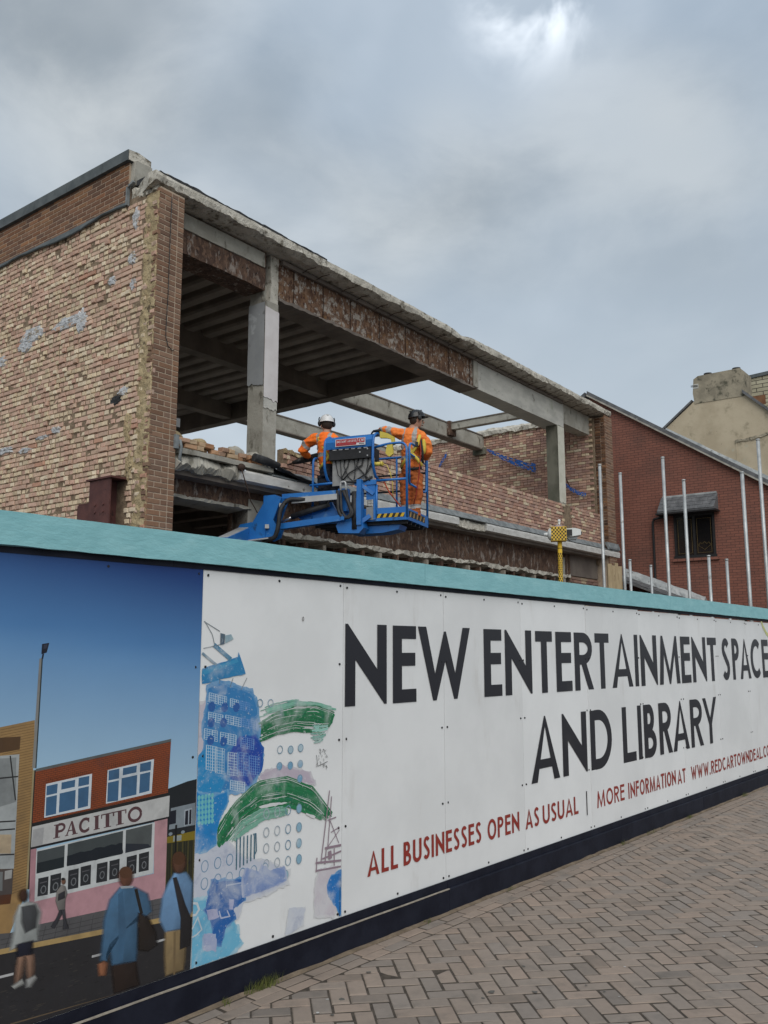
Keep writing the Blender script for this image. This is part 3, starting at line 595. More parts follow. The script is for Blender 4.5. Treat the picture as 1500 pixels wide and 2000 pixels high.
soft(QQ([(104, 1500), (200, 1475), (196, 1572), (108, 1585)]), (.010, .011, .022), rd); soft(QQ([(112, 1580), (150, 1572), (132, 1690), (122, 1740), (92, 1740)]), (.22, .13, .09), rd); soft(QQ([(160, 1570), (206, 1565), (208, 1660), (200, 1720), (176, 1720)]), (.22, .13, .09), rd); soft(QQ([(72, 1762), (135, 1718), (146, 1745), (92, 1772)]), (.40, .40, .38), rd); soft(QQ([(165, 1720), (215, 1695), (222, 1712), (190, 1765), (165, 1765)]), (.33, .33, .32), rd)
soft(QQ([(348, 1225), (355, 1160), (385, 1122), (408, 1132), (420, 1180), (408, 1215), (406, 1280), (366, 1284)]), (.17, .16, .15), pk, 1, .004); soft(QQ([(366, 1180), (404, 1160), (404, 1205), (362, 1222)]), (.03, .03, .035), pk, 1, .003); soft(ell(397, 1100, 13, 20), (.16, .08, .05), pk, 1, .003); P.poly(ell(394, 1086, 12, 9), (.012, .01, .01))
soft(QQ([(372, 1280), (402, 1278), (366, 1350), (338, 1398), (318, 1385), (352, 1330)]), (.035, .035, .042), (.08, .08, .08), 1, .004); soft(QQ([(384, 1282), (406, 1280), (412, 1340), (430, 1398), (394, 1402), (398, 1350)]), (.035, .035, .042), (.08, .08, .08), 1, .004)
soft(QQ([(700, 1600), (850, 1595), (862, 1700), (872, 1810), (800, 1850), (715, 1870)]), (.022, .013, .010), rd); soft(QQ([(655, 1345), (690, 1215), (750, 1140), (845, 1138), (925, 1180), (948, 1290), (905, 1330), (870, 1320), (852, 1600), (705, 1625), (690, 1500), (668, 1600), (632, 1595), (645, 1470)]), (.055, .13, .225), (.10, .09, .1))
P.poly(QQ([(740, 1180), (770, 1160), (790, 1400), (770, 1600), (745, 1600)]), (.045, .11, .195)); soft(ell(790, 1072, 42, 62), (.12, .05, .03), (.2, .1, .09)); P.poly(ell(788, 1045, 40, 38), (.085, .038, .02)); P.poly(QQ([(752, 1130), (840, 1128), (832, 1142), (760, 1146)]), (.30, .33, .36))
soft(QQ([(618, 1622), (650, 1605), (668, 1620), (660, 1692), (625, 1690)]), (.27, .11, .055), rd); P.poly(QQ([(842, 1150), (862, 1146), (898, 1300), (880, 1310)]), (.015, .012, .010)); soft(QQ([(868, 1300), (930, 1330), (975, 1420), (985, 1500), (930, 1540), (872, 1530)]), (.020, .014, .011), rd)
soft(QQ([(1040, 1412), (1140, 1398), (1165, 1480), (1158, 1600), (1150, 1692), (1095, 1700), (1040, 1735), (1036, 1560)]), (.24, .17, .085), rd); P.poly(QQ([(1090, 1420), (1104, 1418), (1100, 1690), (1088, 1700)]), (.16, .11, .055))
soft(QQ([(1005, 1345), (1022, 1200), (1060, 1110), (1095, 1050), (1168, 1046), (1210, 1110), (1216, 1290), (1150, 1395), (1040, 1415)]), (.14, .26, .43), (.05, .05, .05)); soft(QQ([(1086, 1078), (1108, 1074), (1165, 1250), (1200, 1330), (1198, 1500), (1130, 1530), (1136, 1330)]), (.020, .018, .020), rd, 2, .006); soft(ell(1125, 982, 41, 66), (.10, .045, .026), (.03, .03, .02)); P.poly(ell(1122, 955, 39, 42), (.07, .03, .014))
P.build('blurred_figures', pp, m_soft)
# the next panel to the left continues the picture, plain sky and tan brick
P2 = Print(); P2.base = .0026; a, c = JT[3] + .002, JT[4] - .002
for j in range(12):
    z0, z1 = lin(.205, 2.225, 13)[j:j + 2]; P2.mb.cur = [skyc(a, z0), skyc(c, z0), skyc(c, z1), skyc(a, z1)]; b_ = len(P2.mb.v); P2.mb.v += [(a, -.0026, z0), (c, -.0026, z0), (c, -.0026, z1), (a, -.0026, z1)]; P2.mb.face(range(b_, b_ + 4))
P2.k = 3
def R4(x0, x1, z0, z1, col): P2.poly([(x0, z0), (x1, z0), (x1, z1), (x0, z1)], col)
R4(a, c, .60, 1.30, tan)
for j in range(46): P2.line((a, .60 + j * .0152), (c, .60 + j * .0152), .0022, (.16, .09, .035))
R4(a + .12, c, 1.08, 1.18, (.085, .045, .02)); R4(a + .12, c, .70, 1.08, (.30, .32, .32))
for x in lin(a + .12, c - .02, 6): P2.line((x, .70), (x, 1.08), .008, (.02, .02, .02))
for z in (.82, .95): P2.line((a + .12, z), (c, z), .008, (.02, .02, .02))
R4(a, c, .205, .60, rd); R4(a, c, .52, .60, (.085, .083, .086)); R4(a, c, .495, .52, (.36, .25, .105)); P2.line((a + .3, .40), (a + .55, .40), .010, (.42, .42, .42))
P2.build('street_picture', panel_o[3][0])

# ------------------------------------------------------------------ painted collage (next panel): washes, brush marks, rings
P = Print(); P.base = .0026; P.x0, P.x1, P.z0, P.z1 = .002, 1.119, .205, 2.2
A = lambda zx, zy: HP(360 + zx / 4.347, 1080 + zy / 4.347); B = lambda zx, zy: HP(340 + zx / 3.847, 1480 + zy / 3.847)
AA = lambda pts: [A(*p) for p in pts]; BB = lambda pts: [B(*p) for p in pts]
WH = (.62, .63, .63); LB = (.22, .43, .60); BL = (.012, .13, .40); DB = (.010, .055, .34); MB_ = (.02, .20, .42); LIL = (.42, .40, .52); GR = (.010, .150, .055); PG = (.16, .36, .27)
def wash(poly, col, edge=WH, n=4, rag=.010, seed=1):
    """a watercolour wash: ragged outline, paler towards the rim"""
    cx = sum(p[0] for p in poly) / len(poly); cz = sum(p[1] for p in poly) / len(poly)
    for k in range(n, -1, -1):
        f = k / (n + 1); c = tuple(col[i] * (1 - f) + edge[i] * f for i in range(3)); s_ = 1 + .10 * k / n
        P.poly([(cx + (x - cx) * s_, cz + (z - cz) * s_) for x, z in poly], c, rag, .022, seed + k)
wash(AA([(115, 1300), (190, 1260), (200, 1640), (130, 1720), (112, 1700)]), (.50, .47, .53), WH, 2); wash(BB([(690, 100), (820, 60), (1010, 110), (1050, 190), (700, 190), (640, 150)]), (.46, .40, .47), WH, 3)
wash(BB([(150, 720), (400, 640), (520, 760), (700, 780), (840, 850), (830, 945), (640, 1040), (520, 1070), (480, 1200), (150, 1150)]), (.50, .53, .61), WH, 4); wash(BB([(1090, 850), (1220, 820), (1240, 1000), (1200, 1180), (1060, 1180), (1060, 980)]), (.54, .50, .54), WH, 3)
wash(BB([(128, 1080), (300, 1060), (440, 1220), (500, 1380), (430, 1470), (130, 1590)]), (.14, .42, .60), (.45, .60, .66), 4, .012); wash(BB([(860, 1140), (980, 1130), (960, 1250), (840, 1330)]), (.52, .55, .62), WH, 2)
# building study in blue
wash(AA([(205, 1160), (300, 1112), (560, 1190), (612, 1320), (622, 1560), (650, 1700), (600, 1900), (520, 2000), (112, 2010), (115, 1800), (180, 1640), (165, 1480), (190, 1330)]), (.03, .19, .44), (.20, .38, .58), 2, .006)
wash(AA([(112, 1760), (200, 1640), (330, 1700), (340, 1900), (300, 2020), (105, 2020)]), (.015, .23, .50), (.05, .25, .5), 1, .006); wash(AA([(470, 1570), (600, 1560), (660, 1660), (650, 1830), (540, 1965), (400, 1900), (380, 1720)]), DB, BL, 2, .005)
P.poly(AA([(148, 985), (455, 880), (460, 845), (522, 1028), (150, 1112)]), MB_, .003, .03); P.poly(AA([(148, 1000), (450, 900), (458, 925), (150, 1040)]), (.035, .26, .47)); P.line(A(250, 780), A(395, 905), .024, (.06, .20, .33)); P.line(A(150, 850), A(270, 950), .014, (.12, .22, .30))
for a, c in (((172, 580), (235, 690)), ((235, 690), (255, 780)), ((300, 1060), (296, 1110)), ((412, 1062), (385, 1140)), ((530, 1060), (478, 1165)), ((165, 580), (300, 665)), ((160, 810), (340, 770))): P.line(A(*a), A(*c), .004, (.14, .17, .19))
P.poly(AA([(305, 680), (345, 690), (338, 770), (303, 778)]), (.09, .13, .16)); P.poly(AA([(345, 700), (395, 690), (415, 730), (345, 768)]), (.30, .42, .46))
for (x0, y0, nx_, ny_, dx, dy, sl) in ((210, 1185, 4, 4, 17, 20, .25), (290, 1205, 4, 4, 17, 20, .25), (390, 1235, 4, 4, 17, 18, .25), (470, 1255, 5, 4, 17, 18, .25), (205, 1350, 6, 4, 20, 18, .22), (350, 1375, 6, 4, 22, 18, .22), (480, 1400, 6, 4, 22, 18, .22), (170, 1490, 5, 5, 22, 18, .2), (305, 1520, 6, 5, 22, 18, .2), (480, 1560, 6, 5, 18, 18, .2), (185, 1630, 5, 8, 18, 26, .18), (265, 1650, 4, 9, 18, 24, .18), (370, 1690, 5, 8, 17, 24, .15), (450, 1690, 5, 8, 18, 24, .15), (550, 1720, 5, 7, 18, 22, .15), (390, 1930, 6, 4, 20, 20, .15)):
    c = (.42, .55, .66) if x0 < 440 else (.12, .26, .55)
    for i in range(nx_ + 1): P.line(A(x0 + i * dx, y0 + i * dx * sl), A(x0 + i * dx - 3, y0 + i * dx * sl + ny_ * dy), .0030 if i % 3 else .0065, c)
    for j in range(ny_ + 1): P.line(A(x0, y0 + j * dy), A(x0 + nx_ * dx, y0 + nx_ * dx * sl + j * dy), .0026, c)
for x, y in ((230, 1305), (340, 1310), (440, 1310), (225, 1440), (330, 1440), (220, 1590), (330, 1600)): P.ellipse(A(x, y), .024, .026, (.02, .10, .33))
k0 = P.top; P.build('collage_wash', panel_o[5][0], m_wash); P = Print(); P.base = .0026; P.k = k0 + 2; P.x0, P.x1, P.z0, P.z1 = .002, 1.119, .205, 2.2
# brush marks
def brush(pts_u, pts_l, col, n, seed, f=A):
    """one loaded brush stroke: many bristle lines between an upper and a lower curve"""
    q = random.Random(seed)
    for i in range(n):
        k = i / (n - 1); a = q.uniform(0, .16) if q.random() < .7 else q.uniform(.2, .5); e = 1 - (q.uniform(0, .10) if q.random() < .7 else q.uniform(.15, .5)); L = []
        for j in range(15):
            tt = (a + (e - a) * j / 14) * (len(pts_u) - 1); m = min(int(tt), len(pts_u) - 2); fr_ = tt - m
            ux = pts_u[m][0] + (pts_u[m + 1][0] - pts_u[m][0]) * fr_; uy = pts_u[m][1] + (pts_u[m + 1][1] - pts_u[m][1]) * fr_
            lx = pts_l[m][0] + (pts_l[m + 1][0] - pts_l[m][0]) * fr_; ly = pts_l[m][1] + (pts_l[m + 1][1] - pts_l[m][1]) * fr_
            L.append(f(ux + (lx - ux) * k + q.uniform(-3, 3), uy + (ly - uy) * k + q.uniform(-3, 3)))
        g = q.uniform(.75, 1.3); bare = q.random() < .16; P.stroke(L, q.uniform(.0015, .0035) if bare else q.uniform(.004, .011), WH if bare else tuple(c * g for c in col))
P.poly(AA([(640, 1540), (655, 1425), (780, 1345), (960, 1305), (1150, 1310), (1275, 1370), (1255, 1440), (1220, 1490), (1060, 1470), (900, 1480), (760, 1530)]), GR, .004, .015, 4)
brush([(610, 1340), (760, 1280), (940, 1245), (1120, 1260), (1300, 1310)], [(620, 1400), (770, 1340), (950, 1300), (1120, 1300), (1285, 1340)], PG, 10, 5); brush([(615, 1440), (760, 1340), (950, 1300), (1130, 1300), (1285, 1360)], [(630, 1600), (780, 1540), (930, 1510), (1080, 1520), (1200, 1560)], GR, 34, 6); brush([(1080, 1450), (1120, 1450), (1170, 1450), (1230, 1450)], [(1060, 1600), (1100, 1610), (1150, 1600), (1210, 1560)], (.22, .42, .36), 14, 8)
wash(BB([(150, 700), (165, 260), (290, 300), (390, 250), (400, 330), (330, 480), (312, 640), (250, 690)]), (.012, .20, .50), LB, 2, .006)
for i in range(5):
    for j in range(6): P.ellipse(B(185 + i * 25, 300 + j * 38 - i * 4), .010, .013, (.14, .46, .50))
P.poly(BB([(318, 640), (330, 500), (430, 370), (520, 270), (620, 190), (740, 155), (850, 150), (960, 185), (1060, 250), (1120, 340), (1190, 425), (1130, 440), (1040, 400), (950, 340), (860, 310), (700, 320), (590, 370), (480, 470), (400, 570), (345, 680)]), GR, .005, .015, 9)
brush([(320, 560), (440, 350), (620, 180), (840, 140), (1040, 220), (1200, 430)], [(340, 690), (500, 500), (640, 400), (860, 370), (1020, 430), (1120, 480)], GR, 40, 12, B); brush([(380, 640), (500, 470), (640, 390), (850, 360)], [(430, 640), (560, 540), (680, 470), (860, 430)], PG, 24, 13, B)
P.poly(BB([(630, 370), (740, 335), (850, 335), (760, 362), (650, 385)]), WH, .003, .02); P.poly(BB([(990, 410), (1060, 440), (1050, 455), (985, 430)]), WH, .003, .02)
RG = (.16, .27, .36)
for x, y, fl in ((640, 1275, 0), (730, 1275, 0), (810, 1670, 0), (900, 1670, 1), (985, 1655, 1), (805, 1810, 2), (897, 1805, 2), (982, 1790, 2), (978, 1915, 2)):
    if fl: P.ellipse(A(x, y), .020, .021, (.40, .52, .58) if fl == 1 else (.16, .34, .50))
    P.ring(A(x, y), .020, .021, .005, RG)
for i, y in enumerate((420, 560, 680, 800, 920)):
    for j in range(4):
        x = 690 + j * 82; yy = y - j * 13
        if y == 920: x -= 100
        if j == 3 or y == 920 and j: P.ellipse(B(x, yy), .020, .025, (.22, .40, .52))
        P.ring(B(x, yy), .020, .025, .0055, RG if j > 1 else (.33, .38, .42))
for x, y in ((325, 790), (415, 765), (228, 815), (225, 945), (412, 900), (510, 870), (595, 850), (680, 830), (325, 915)): P.ring(B(x, y), .022, .028, .005, (.12, .24, .38))
for k in range(6): P.line(B(468 + k * 27, 600 - k * 6), B(464 + k * 27, 840 - k * 16), .0085, (.045, .13, .18))
P.stroke(BB([(590, 575), (612, 570), (615, 700), (595, 740)]), .007, (.045, .13, .18))
wash(BB([(285, 930), (400, 930), (525, 915), (520, 1080), (440, 1130), (455, 1210), (390, 1260), (350, 1395), (300, 1380), (280, 1220), (235, 1150)]), (.015, .11, .36), (.16, .34, .56), 3, .008); wash(BB([(520, 900), (545, 830), (640, 860), (660, 810), (720, 850), (820, 820), (832, 920), (700, 980), (525, 1040)]), (.20, .28, .50), (.42, .46, .58), 2, .006)
wash(BB([(1252, 850), (1180, 890), (1150, 960), (1160, 1040), (1210, 1110), (1252, 1180)]), (.012, .16, .47), (.2, .4, .6), 2, .006); P.line(B(1246, 900), B(1240, 1190), .010, (.012, .10, .26))
wash(BB([(240, 1150), (320, 1140), (330, 1200), (260, 1215)]), (.36, .37, .54), (.2, .25, .5), 1, .006); wash(BB([(410, 1070), (445, 1070), (440, 1140), (415, 1140)]), (.33, .36, .55), (.2, .25, .5), 1, .005); wash(BB([(220, 1330), (310, 1330), (310, 1450), (215, 1440)]), (.33, .38, .55), (.3, .45, .58), 2, .008)
P.stroke(BB([(130, 1090), (170, 1095), (185, 1140), (160, 1180), (130, 1185)]), .012, (.52, .58, .62)); P.stroke(BB([(130, 1290), (175, 1200), (205, 1290), (165, 1330), (130, 1350)]), .008, (.5, .58, .62)); P.stroke(BB([(335, 1150), (350, 1205), (415, 1190), (395, 1145)]), .007, (.42, .46, .6)); P.stroke(BB([(390, 950), (392, 975)]), .006, (.4, .45, .55)); P.line(B(395, 958), B(505, 938), .007, (.33, .4, .55))
k0 = P.top; P.build('collage_brushwork', panel_o[5][0], m_wash); P = Print(); P.base = .0026; P.k = k0 + 2
mv = (.27, .20, .24)
for a, c, w_ in (((1165, 245), (1100, 790), .008), ((1180, 290), (1150, 690), .007), ((1150, 470), (1215, 445), .007), ((1175, 560), (1240, 520), .006), ((1165, 460), (1235, 640), .005), ((1240, 540), (1150, 670), .005), ((1130, 680), (1252, 655), .014), ((1060, 790), (1252, 770), .012), ((1060, 850), (1250, 815), .010), ((1140, 690), (1130, 800), .008), ((1200, 680), (1200, 810), .008), ((1070, 750), (1065, 860), .008), ((1110, 760), (1252, 700), .010), ((1165, 700), (1170, 760), .03)): P.line(B(*a), B(*c), w_, mv)
k0 = P.top; P.build('collage_sketch', panel_o[5][0]); P = Print(); P.base = .0026; P.k = k0 + 2
q = random.Random(3)
for i in range(26): x, y = 1118 + q.uniform(0, 95), 1655 + q.uniform(0, 150); P.line(A(x, y), A(x + q.uniform(-14, 14), y + q.uniform(8, 34)), .0028, (.12, .12, .12))
P.stroke(AA([(1118, 1715), (1130, 1810), (1212, 1770)]), .0035, (.10, .10, .10)); P.ring(A(1005, 560), .006, .012, .004, (.15, .14, .13), 8)
P.build('scribbled_tag', panel_o[5][0])
# ------------------------------------------------------------------ the half-demolished building
# local axes: u (x) along the street front, v (y) back from the street, z up; origin at the foot of the near corner
BA = R(52.772); BO = Vector((-3.09, 11.18, 0))
BU = Vector((math.cos(BA), math.sin(BA), 0)); BV = Vector((-math.sin(BA), math.cos(BA), 0))
bd = empty('demolished_building', BO, BA, label='half-demolished two-storey brick and concrete frame building open to the sky', cat='building')
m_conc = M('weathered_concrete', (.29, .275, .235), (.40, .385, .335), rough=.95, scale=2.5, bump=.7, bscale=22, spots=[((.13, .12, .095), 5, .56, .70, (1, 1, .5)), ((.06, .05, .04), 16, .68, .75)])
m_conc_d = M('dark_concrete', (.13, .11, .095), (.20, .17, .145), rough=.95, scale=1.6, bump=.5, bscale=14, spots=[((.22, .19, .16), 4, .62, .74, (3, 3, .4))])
m_soffit = M('sooty_ceiling', (.20, .17, .15), (.28, .24, .21), rough=.95, scale=1.5, bump=.4, bscale=14, spots=[((.26, .21, .18), 6, .6, .72)])  # brown base tone of slab underside and ribs, with noise patches
m_conc_w = M('whitened_concrete', (.40, .395, .36), (.50, .49, .445), rough=.9, scale=2.0, bump=.5, bscale=18, stretch=(1, 1, 2.5), spots=[((.17, .16, .13), 5, .60, .73), ((.05, .045, .04), 18, .69, .74), ((.28, .30, .22), 2.2, .58, .75)])
m_edge = M('broken_concrete', (.43, .405, .345), (.58, .55, .48), rough=1, scale=6, bump=1.0, bscale=35, bdist=.02, spots=[((.17, .15, .115), 7, .52, .66), ((.09, .075, .05), 18, .60, .70)])
m_rust = M('rusted_beam', (.080, .042, .026), (.150, .082, .048), rough=.95, scale=5, bump=.6, bscale=30, spots=[((.22, .11, .035), 3.0, .56, .72), ((.33, .295, .255), 4.5, .53, .62, (.7, .7, 1.3)), ((.20, .12, .075), 14, .50, .60, (1, 1, .6)), ((.33, .30, .265), 12, .56, .61, (1, 1, .6)), ((.05, .022, .016), 20, .56, .63, (1, 1, .5))])
m_rustlow = M('dark_rusted_beam', (.060, .035, .026), (.115, .068, .046), rough=.95, scale=6, bump=.7, bscale=32, spots=[((.26, .22, .19), 9, .54, .64, (1, 1, .4)), ((.15, .09, .06), 20, .52, .6, (1, 1, .5)), ((.030, .020, .016), 17, .57, .65, (1, 1, .6))])
m_redox = M('red_oxide_steel', (.070, .026, .024), (.105, .040, .034), rough=.75, scale=4, bump=.15, bscale=40, spots=[((.04, .018, .016), 8, .6, .7)])
m_felt = M('black_roof_felt', (.018, .019, .021), (.045, .047, .05), rough=.85, scale=8, bump=.5, bscale=40)
m_slate = M('slate_coping', (.065, .078, .082), (.10, .115, .118), rough=.7, scale=5, bump=.25, bscale=30)
m_lead = M('lead_flashing', (.13, .145, .15), (.22, .24, .245), rough=.65, scale=7, bump=.3, bscale=20)
m_mortar = M('old_mortar', (.17, .122, .082), (.26, .195, .130), rough=1, scale=9, bump=1, bscale=60, bdist=.015)
m_tear = M('torn_mortar', (.33, .255, .145), (.46, .37, .22), rough=1, scale=7, bump=1, bscale=45, bdist=.02, spots=[((.10, .075, .045), 10, .56, .66), ((.28, .15, .10), 4, .60, .70)])
m_render = M('render_remains', (.40, .415, .43), (.55, .565, .58), rough=.95, scale=12, bump=1, bscale=40, spots=[((.30, .25, .19), 9, .52, .62), ((.12, .105, .09), 16, .60, .66)])
m_mort_l = M('pale_joint', (.36, .28, .21), (.45, .36, .27), rough=1, scale=20, bump=.4, bscale=90)
m_brick = M_piece('old_brick', 'object', scale=18, var=.24, bump=.9, bscale=70, damt=.35, dirt=(.28, .20, .13), dlo=.52, dhi=.74)
m_brick_a = M_piece('old_brick_mass', 'mesh', scale=18, var=.24, bump=.9, bscale=70, damt=.35, dirt=(.28, .20, .13), dlo=.52, dhi=.74)
m_brick_d = M_piece('facing_brick', 'object', scale=18, var=.22, bump=.6, bscale=70, damt=.4)
m_brick_da = M_piece('facing_brick_mass', 'mesh', scale=18, var=.22, bump=.6, bscale=70, damt=.4)
m_pink = M('pinkish_white_paint', (.56, .525, .515), (.63, .60, .59), rough=.7, scale=2.5, bump=.2, bscale=30)
m_grey = M('grey_paint', (.27, .285, .295), (.33, .345, .355), rough=.75, scale=2.0, bump=.25, bscale=25, spots=[((.42, .44, .45), 3.2, .60, .63), ((.20, .205, .205), 4.1, .62, .66)])
m_cream = M('cream_paint', (.50, .49, .41), (.58, .57, .49), rough=.8, scale=4, bump=.25, bscale=30)
m_moss = M('mossy_concrete', (.095, .095, .072), (.17, .165, .13), rough=.95, scale=3, bump=.6, bscale=25, stretch=(1, 1, .5))
m_fascia = M('white_fascia', (.46, .455, .43), (.58, .575, .55), rough=.7, scale=5, bump=.35, bscale=25, stretch=(1, 1, 3), spots=[((.16, .145, .12), 10, .62, .70)])
m_black = M('sooty_plaster', (.085, .072, .062), (.13, .11, .092), rough=1, scale=2, bump=.3, bscale=12)  # one dark brown tone for the ground-floor inner walls
m_wire = M('rusty_wire', (.05, .03, .022), rough=.8, metal=.3)

BR_OLD = [(.65, .53, .37), (.62, .50, .345), (.69, .58, .43), (.56, .39, .295), (.53, .355, .27), (.55, .375, .29), (.51, .335, .255), (.58, .42, .31), (.47, .27, .19), (.56, .40, .30)]
BR_BROWN = [(.185, .090, .050), (.205, .105, .058), (.150, .078, .048), (.24, .125, .065), (.125, .070, .047), (.19, .10, .06)]
BR_PIER = [(.20, .115, .074), (.225, .132, .084), (.168, .096, .064), (.235, .142, .094), (.21, .13, .09)]
BR_PINK = [(.40, .25, .195), (.44, .28, .215), (.36, .215, .17), (.47, .31, .235), (.60, .49, .345), (.33, .195, .155), (.57, .46, .32), (.41, .265, .21)]
def brick_geo(w_, h, dep, q, rough):
    """a brick seen from its worn face: face at y=0 looking -y, about its centre in x and z"""
    e = .0045; j = lambda k=1: q.uniform(-rough, rough) * k
    fr_ = [(-w_ / 2 + e + abs(j()), j(.6), -h / 2 + e + abs(j(.6))), (w_ / 2 - e - abs(j()), j(.6), -h / 2 + e + abs(j(.6))), (w_ / 2 - e - abs(j()), j(.6), h / 2 - e - abs(j(.6))), (-w_ / 2 + e + abs(j()), j(.6), h / 2 - e - abs(j(.6)))]
    sh = [(-w_ / 2 + abs(j(.3)), .006 + abs(j(.8)), -h / 2), (w_ / 2 - abs(j(.3)), .006 + abs(j(.8)), -h / 2), (w_ / 2 - abs(j(.3)), .006 + abs(j(.8)), h / 2), (-w_ / 2 + abs(j(.3)), .006 + abs(j(.8)), h / 2)]
    bk = [(x, dep, z) for x, y, z in sh]
    f = [(0, 1, 2, 3)] + [(4 + i, 4 + (i + 1) % 4, (i + 1) % 4, i) for i in range(4)] + [(8 + i, 8 + (i + 1) % 4, 4 + (i + 1) % 4, 4 + i) for i in range(4)]
    return fr_ + sh + bk, f
BCACHE = {}
def lay(part, bricks, axis, plane, cols, rough, n_single, key, name='brick', dep=.05, near=None, face=False):
    """bricks: (a, z, w, h, proud, colour); axis 'v': wall in the plane u=plane facing -u; axis 'u': wall in the plane v=plane facing -v"""
    ordr = sorted(range(len(bricks)), key=near or (lambda i: 0)); single = set(ordr[:n_single]); q = random.Random(len(bricks)); mass = MB()
    for i, (a, z, w_, h, proud, col) in enumerate(bricks):
        tilt = q.uniform(-.03, .03) * min(1, rough * 120)
        if i in single:
            k = (key, round(w_, 2), round(h, 3), q.randrange(6))
            if k not in BCACHE:
                vs, fs = brick_geo(w_, h, dep, q, rough); mb = MB(); mb.add(vs, fs); ob = mb.build(name, m_brick_d if face else m_brick, part); BCACHE[k] = ob.data
            else: ob = link(name, BCACHE[k], part)
            ob.color = (*col, 1)
            if axis == 'u': ob.location = (a, plane - proud, z); ob.rotation_euler = (0, tilt, 0)
            else: ob.location = (plane - proud, a, z); ob.rotation_euler = (0, 0, -math.pi / 2 + tilt * .5)
        else:
            vs, fs = brick_geo(w_, h, dep, q, rough); mass.cur = col
            if axis == 'u': mass.add([(a + x, plane - proud + y, z + zz) for x, y, zz in vs], fs)
            else: mass.add([(plane - proud + y, a - x, z + zz) for x, y, zz in vs], fs)
    if mass.f: tag(mass.build(name + '_mass', m_brick_da if face else m_brick_a, part), kind='stuff')
def part(name, mb, mat, parent=None): return mb.build(name, mat, parent or bd)
def bdist(u, v, z): return ((BO + BU * u + BV * v + Vector((0, 0, z))) - Vector((0, 0, EYE))).length

# --- side wall (u = 0), stripped rough
q = random.Random(11)
b = MB(); nu_, nz_ = 110, 90; vv = lin(.30, 10.4, nu_); zs = lin(0, 8.12, nz_)
for v in vv:
    for z in zs: b.v.append((.009 + .008 * noise.noise(Vector((v * 6, z * 6, 2))), v, z))
for i in range(nu_ - 1):
    for j in range(nz_ - 1): b.face((i * nz_ + j, i * nz_ + j + 1, (i + 1) * nz_ + j + 1, (i + 1) * nz_ + j))
b.box((.06, .05, 0), (.33, 10.4, 8.06))
sw = part('side_wall', b, m_mortar)
bricks = []; z = 2.70; row = 0
while z < 8.02:
    v = .26 + q.uniform(-.06, .10); head = q.random() < .86
    while v < 6.3:
        if q.random() < (.06 if head else .5): head = not head
        r_ = q.random()
        w_ = (q.choice([.096, .092, .10]) if head else q.choice([.20, .215])) if r_ > .14 else q.choice([.05, .065, .15, .075])
        cr = .45 + .42 * noise.noise(Vector((v * .9, z * 2.2, 12))); c = (q.choice(BR_OLD[:3]) if q.random() < cr else q.choice(BR_OLD[3:8] + BR_OLD[9:])) if head else q.choice(BR_OLD[3:] + BR_OLD[3:8])
        k = q.uniform(.84, 1.10); pr = q.uniform(-.008, .016) + .010 * noise.noise(Vector((v * 1.7, z * 1.7, 30))) + (.02 if q.random() < .02 else 0)
        pn = noise.noise(Vector((v * 1.1, z * 1.1, 7)))
        if q.random() > .006 and not (z < 4.1 and .42 < v < .98 and z > 3.2):
            bricks.append((v + w_ / 2, z + noise.noise(Vector((v * .8, row * .5, 0))) * .008, w_, .0625, pr, tuple(x * k for x in c)))
        v += w_ + .0125
    z += .0755; row += 1
def nr(i): a, z = bricks[i][0], bricks[i][1]; return bdist(0, a, z) + (50 if z < 3.35 + a * .15 or a > 4.2 else 0)
lay(sw, bricks, 'v', 0.0, None, .007, 300, 'sw', near=nr)
# torn strip beside the corner pier
b = MB(); nv_, nz_ = 16, 150
for i, v in enumerate(lin(.0, .34, nv_)):
    for z in lin(2.4, 8.06, nz_):
        p = Vector((v * 9, z * 9, 5)); d_ = noise.noise(p) * .022 + noise.noise(p * 2.3) * .013 + noise.noise(p * 5) * .006
        b.v.append((.006 + d_ + (.022 if i == nv_ - 1 else 0) - .010 * (0 < i < nv_ - 3), v + noise.noise(p + Vector((9, 0, 0))) * .012 * (i > 0), z))
for i in range(nv_ - 1):
    for j in range(nz_ - 1): b.face((i * nz_ + j, i * nz_ + j + 1, (i + 1) * nz_ + j + 1, (i + 1) * nz_ + j))
part('torn_mortar_strip', b, m_tear, sw)
def nr2(i): return i
tb = []
z = 2.75
while z < 8.0:
    if q.random() < .8: tb.append((q.uniform(.05, .09), z, q.uniform(.07, .13), .062, q.uniform(.0, .018), vary(q.choice(BR_OLD[3:] + BR_PIER), .8, 1.05)))
    if q.random() < .45: tb.append((q.uniform(.20, .27), z, q.uniform(.06, .11), .06, q.uniform(-.004, .016), vary(q.choice(BR_OLD), .8, 1.05)))
    z += .0755
lay(sw, tb, 'v', 0.0, None, .016, len(tb), 'tb')
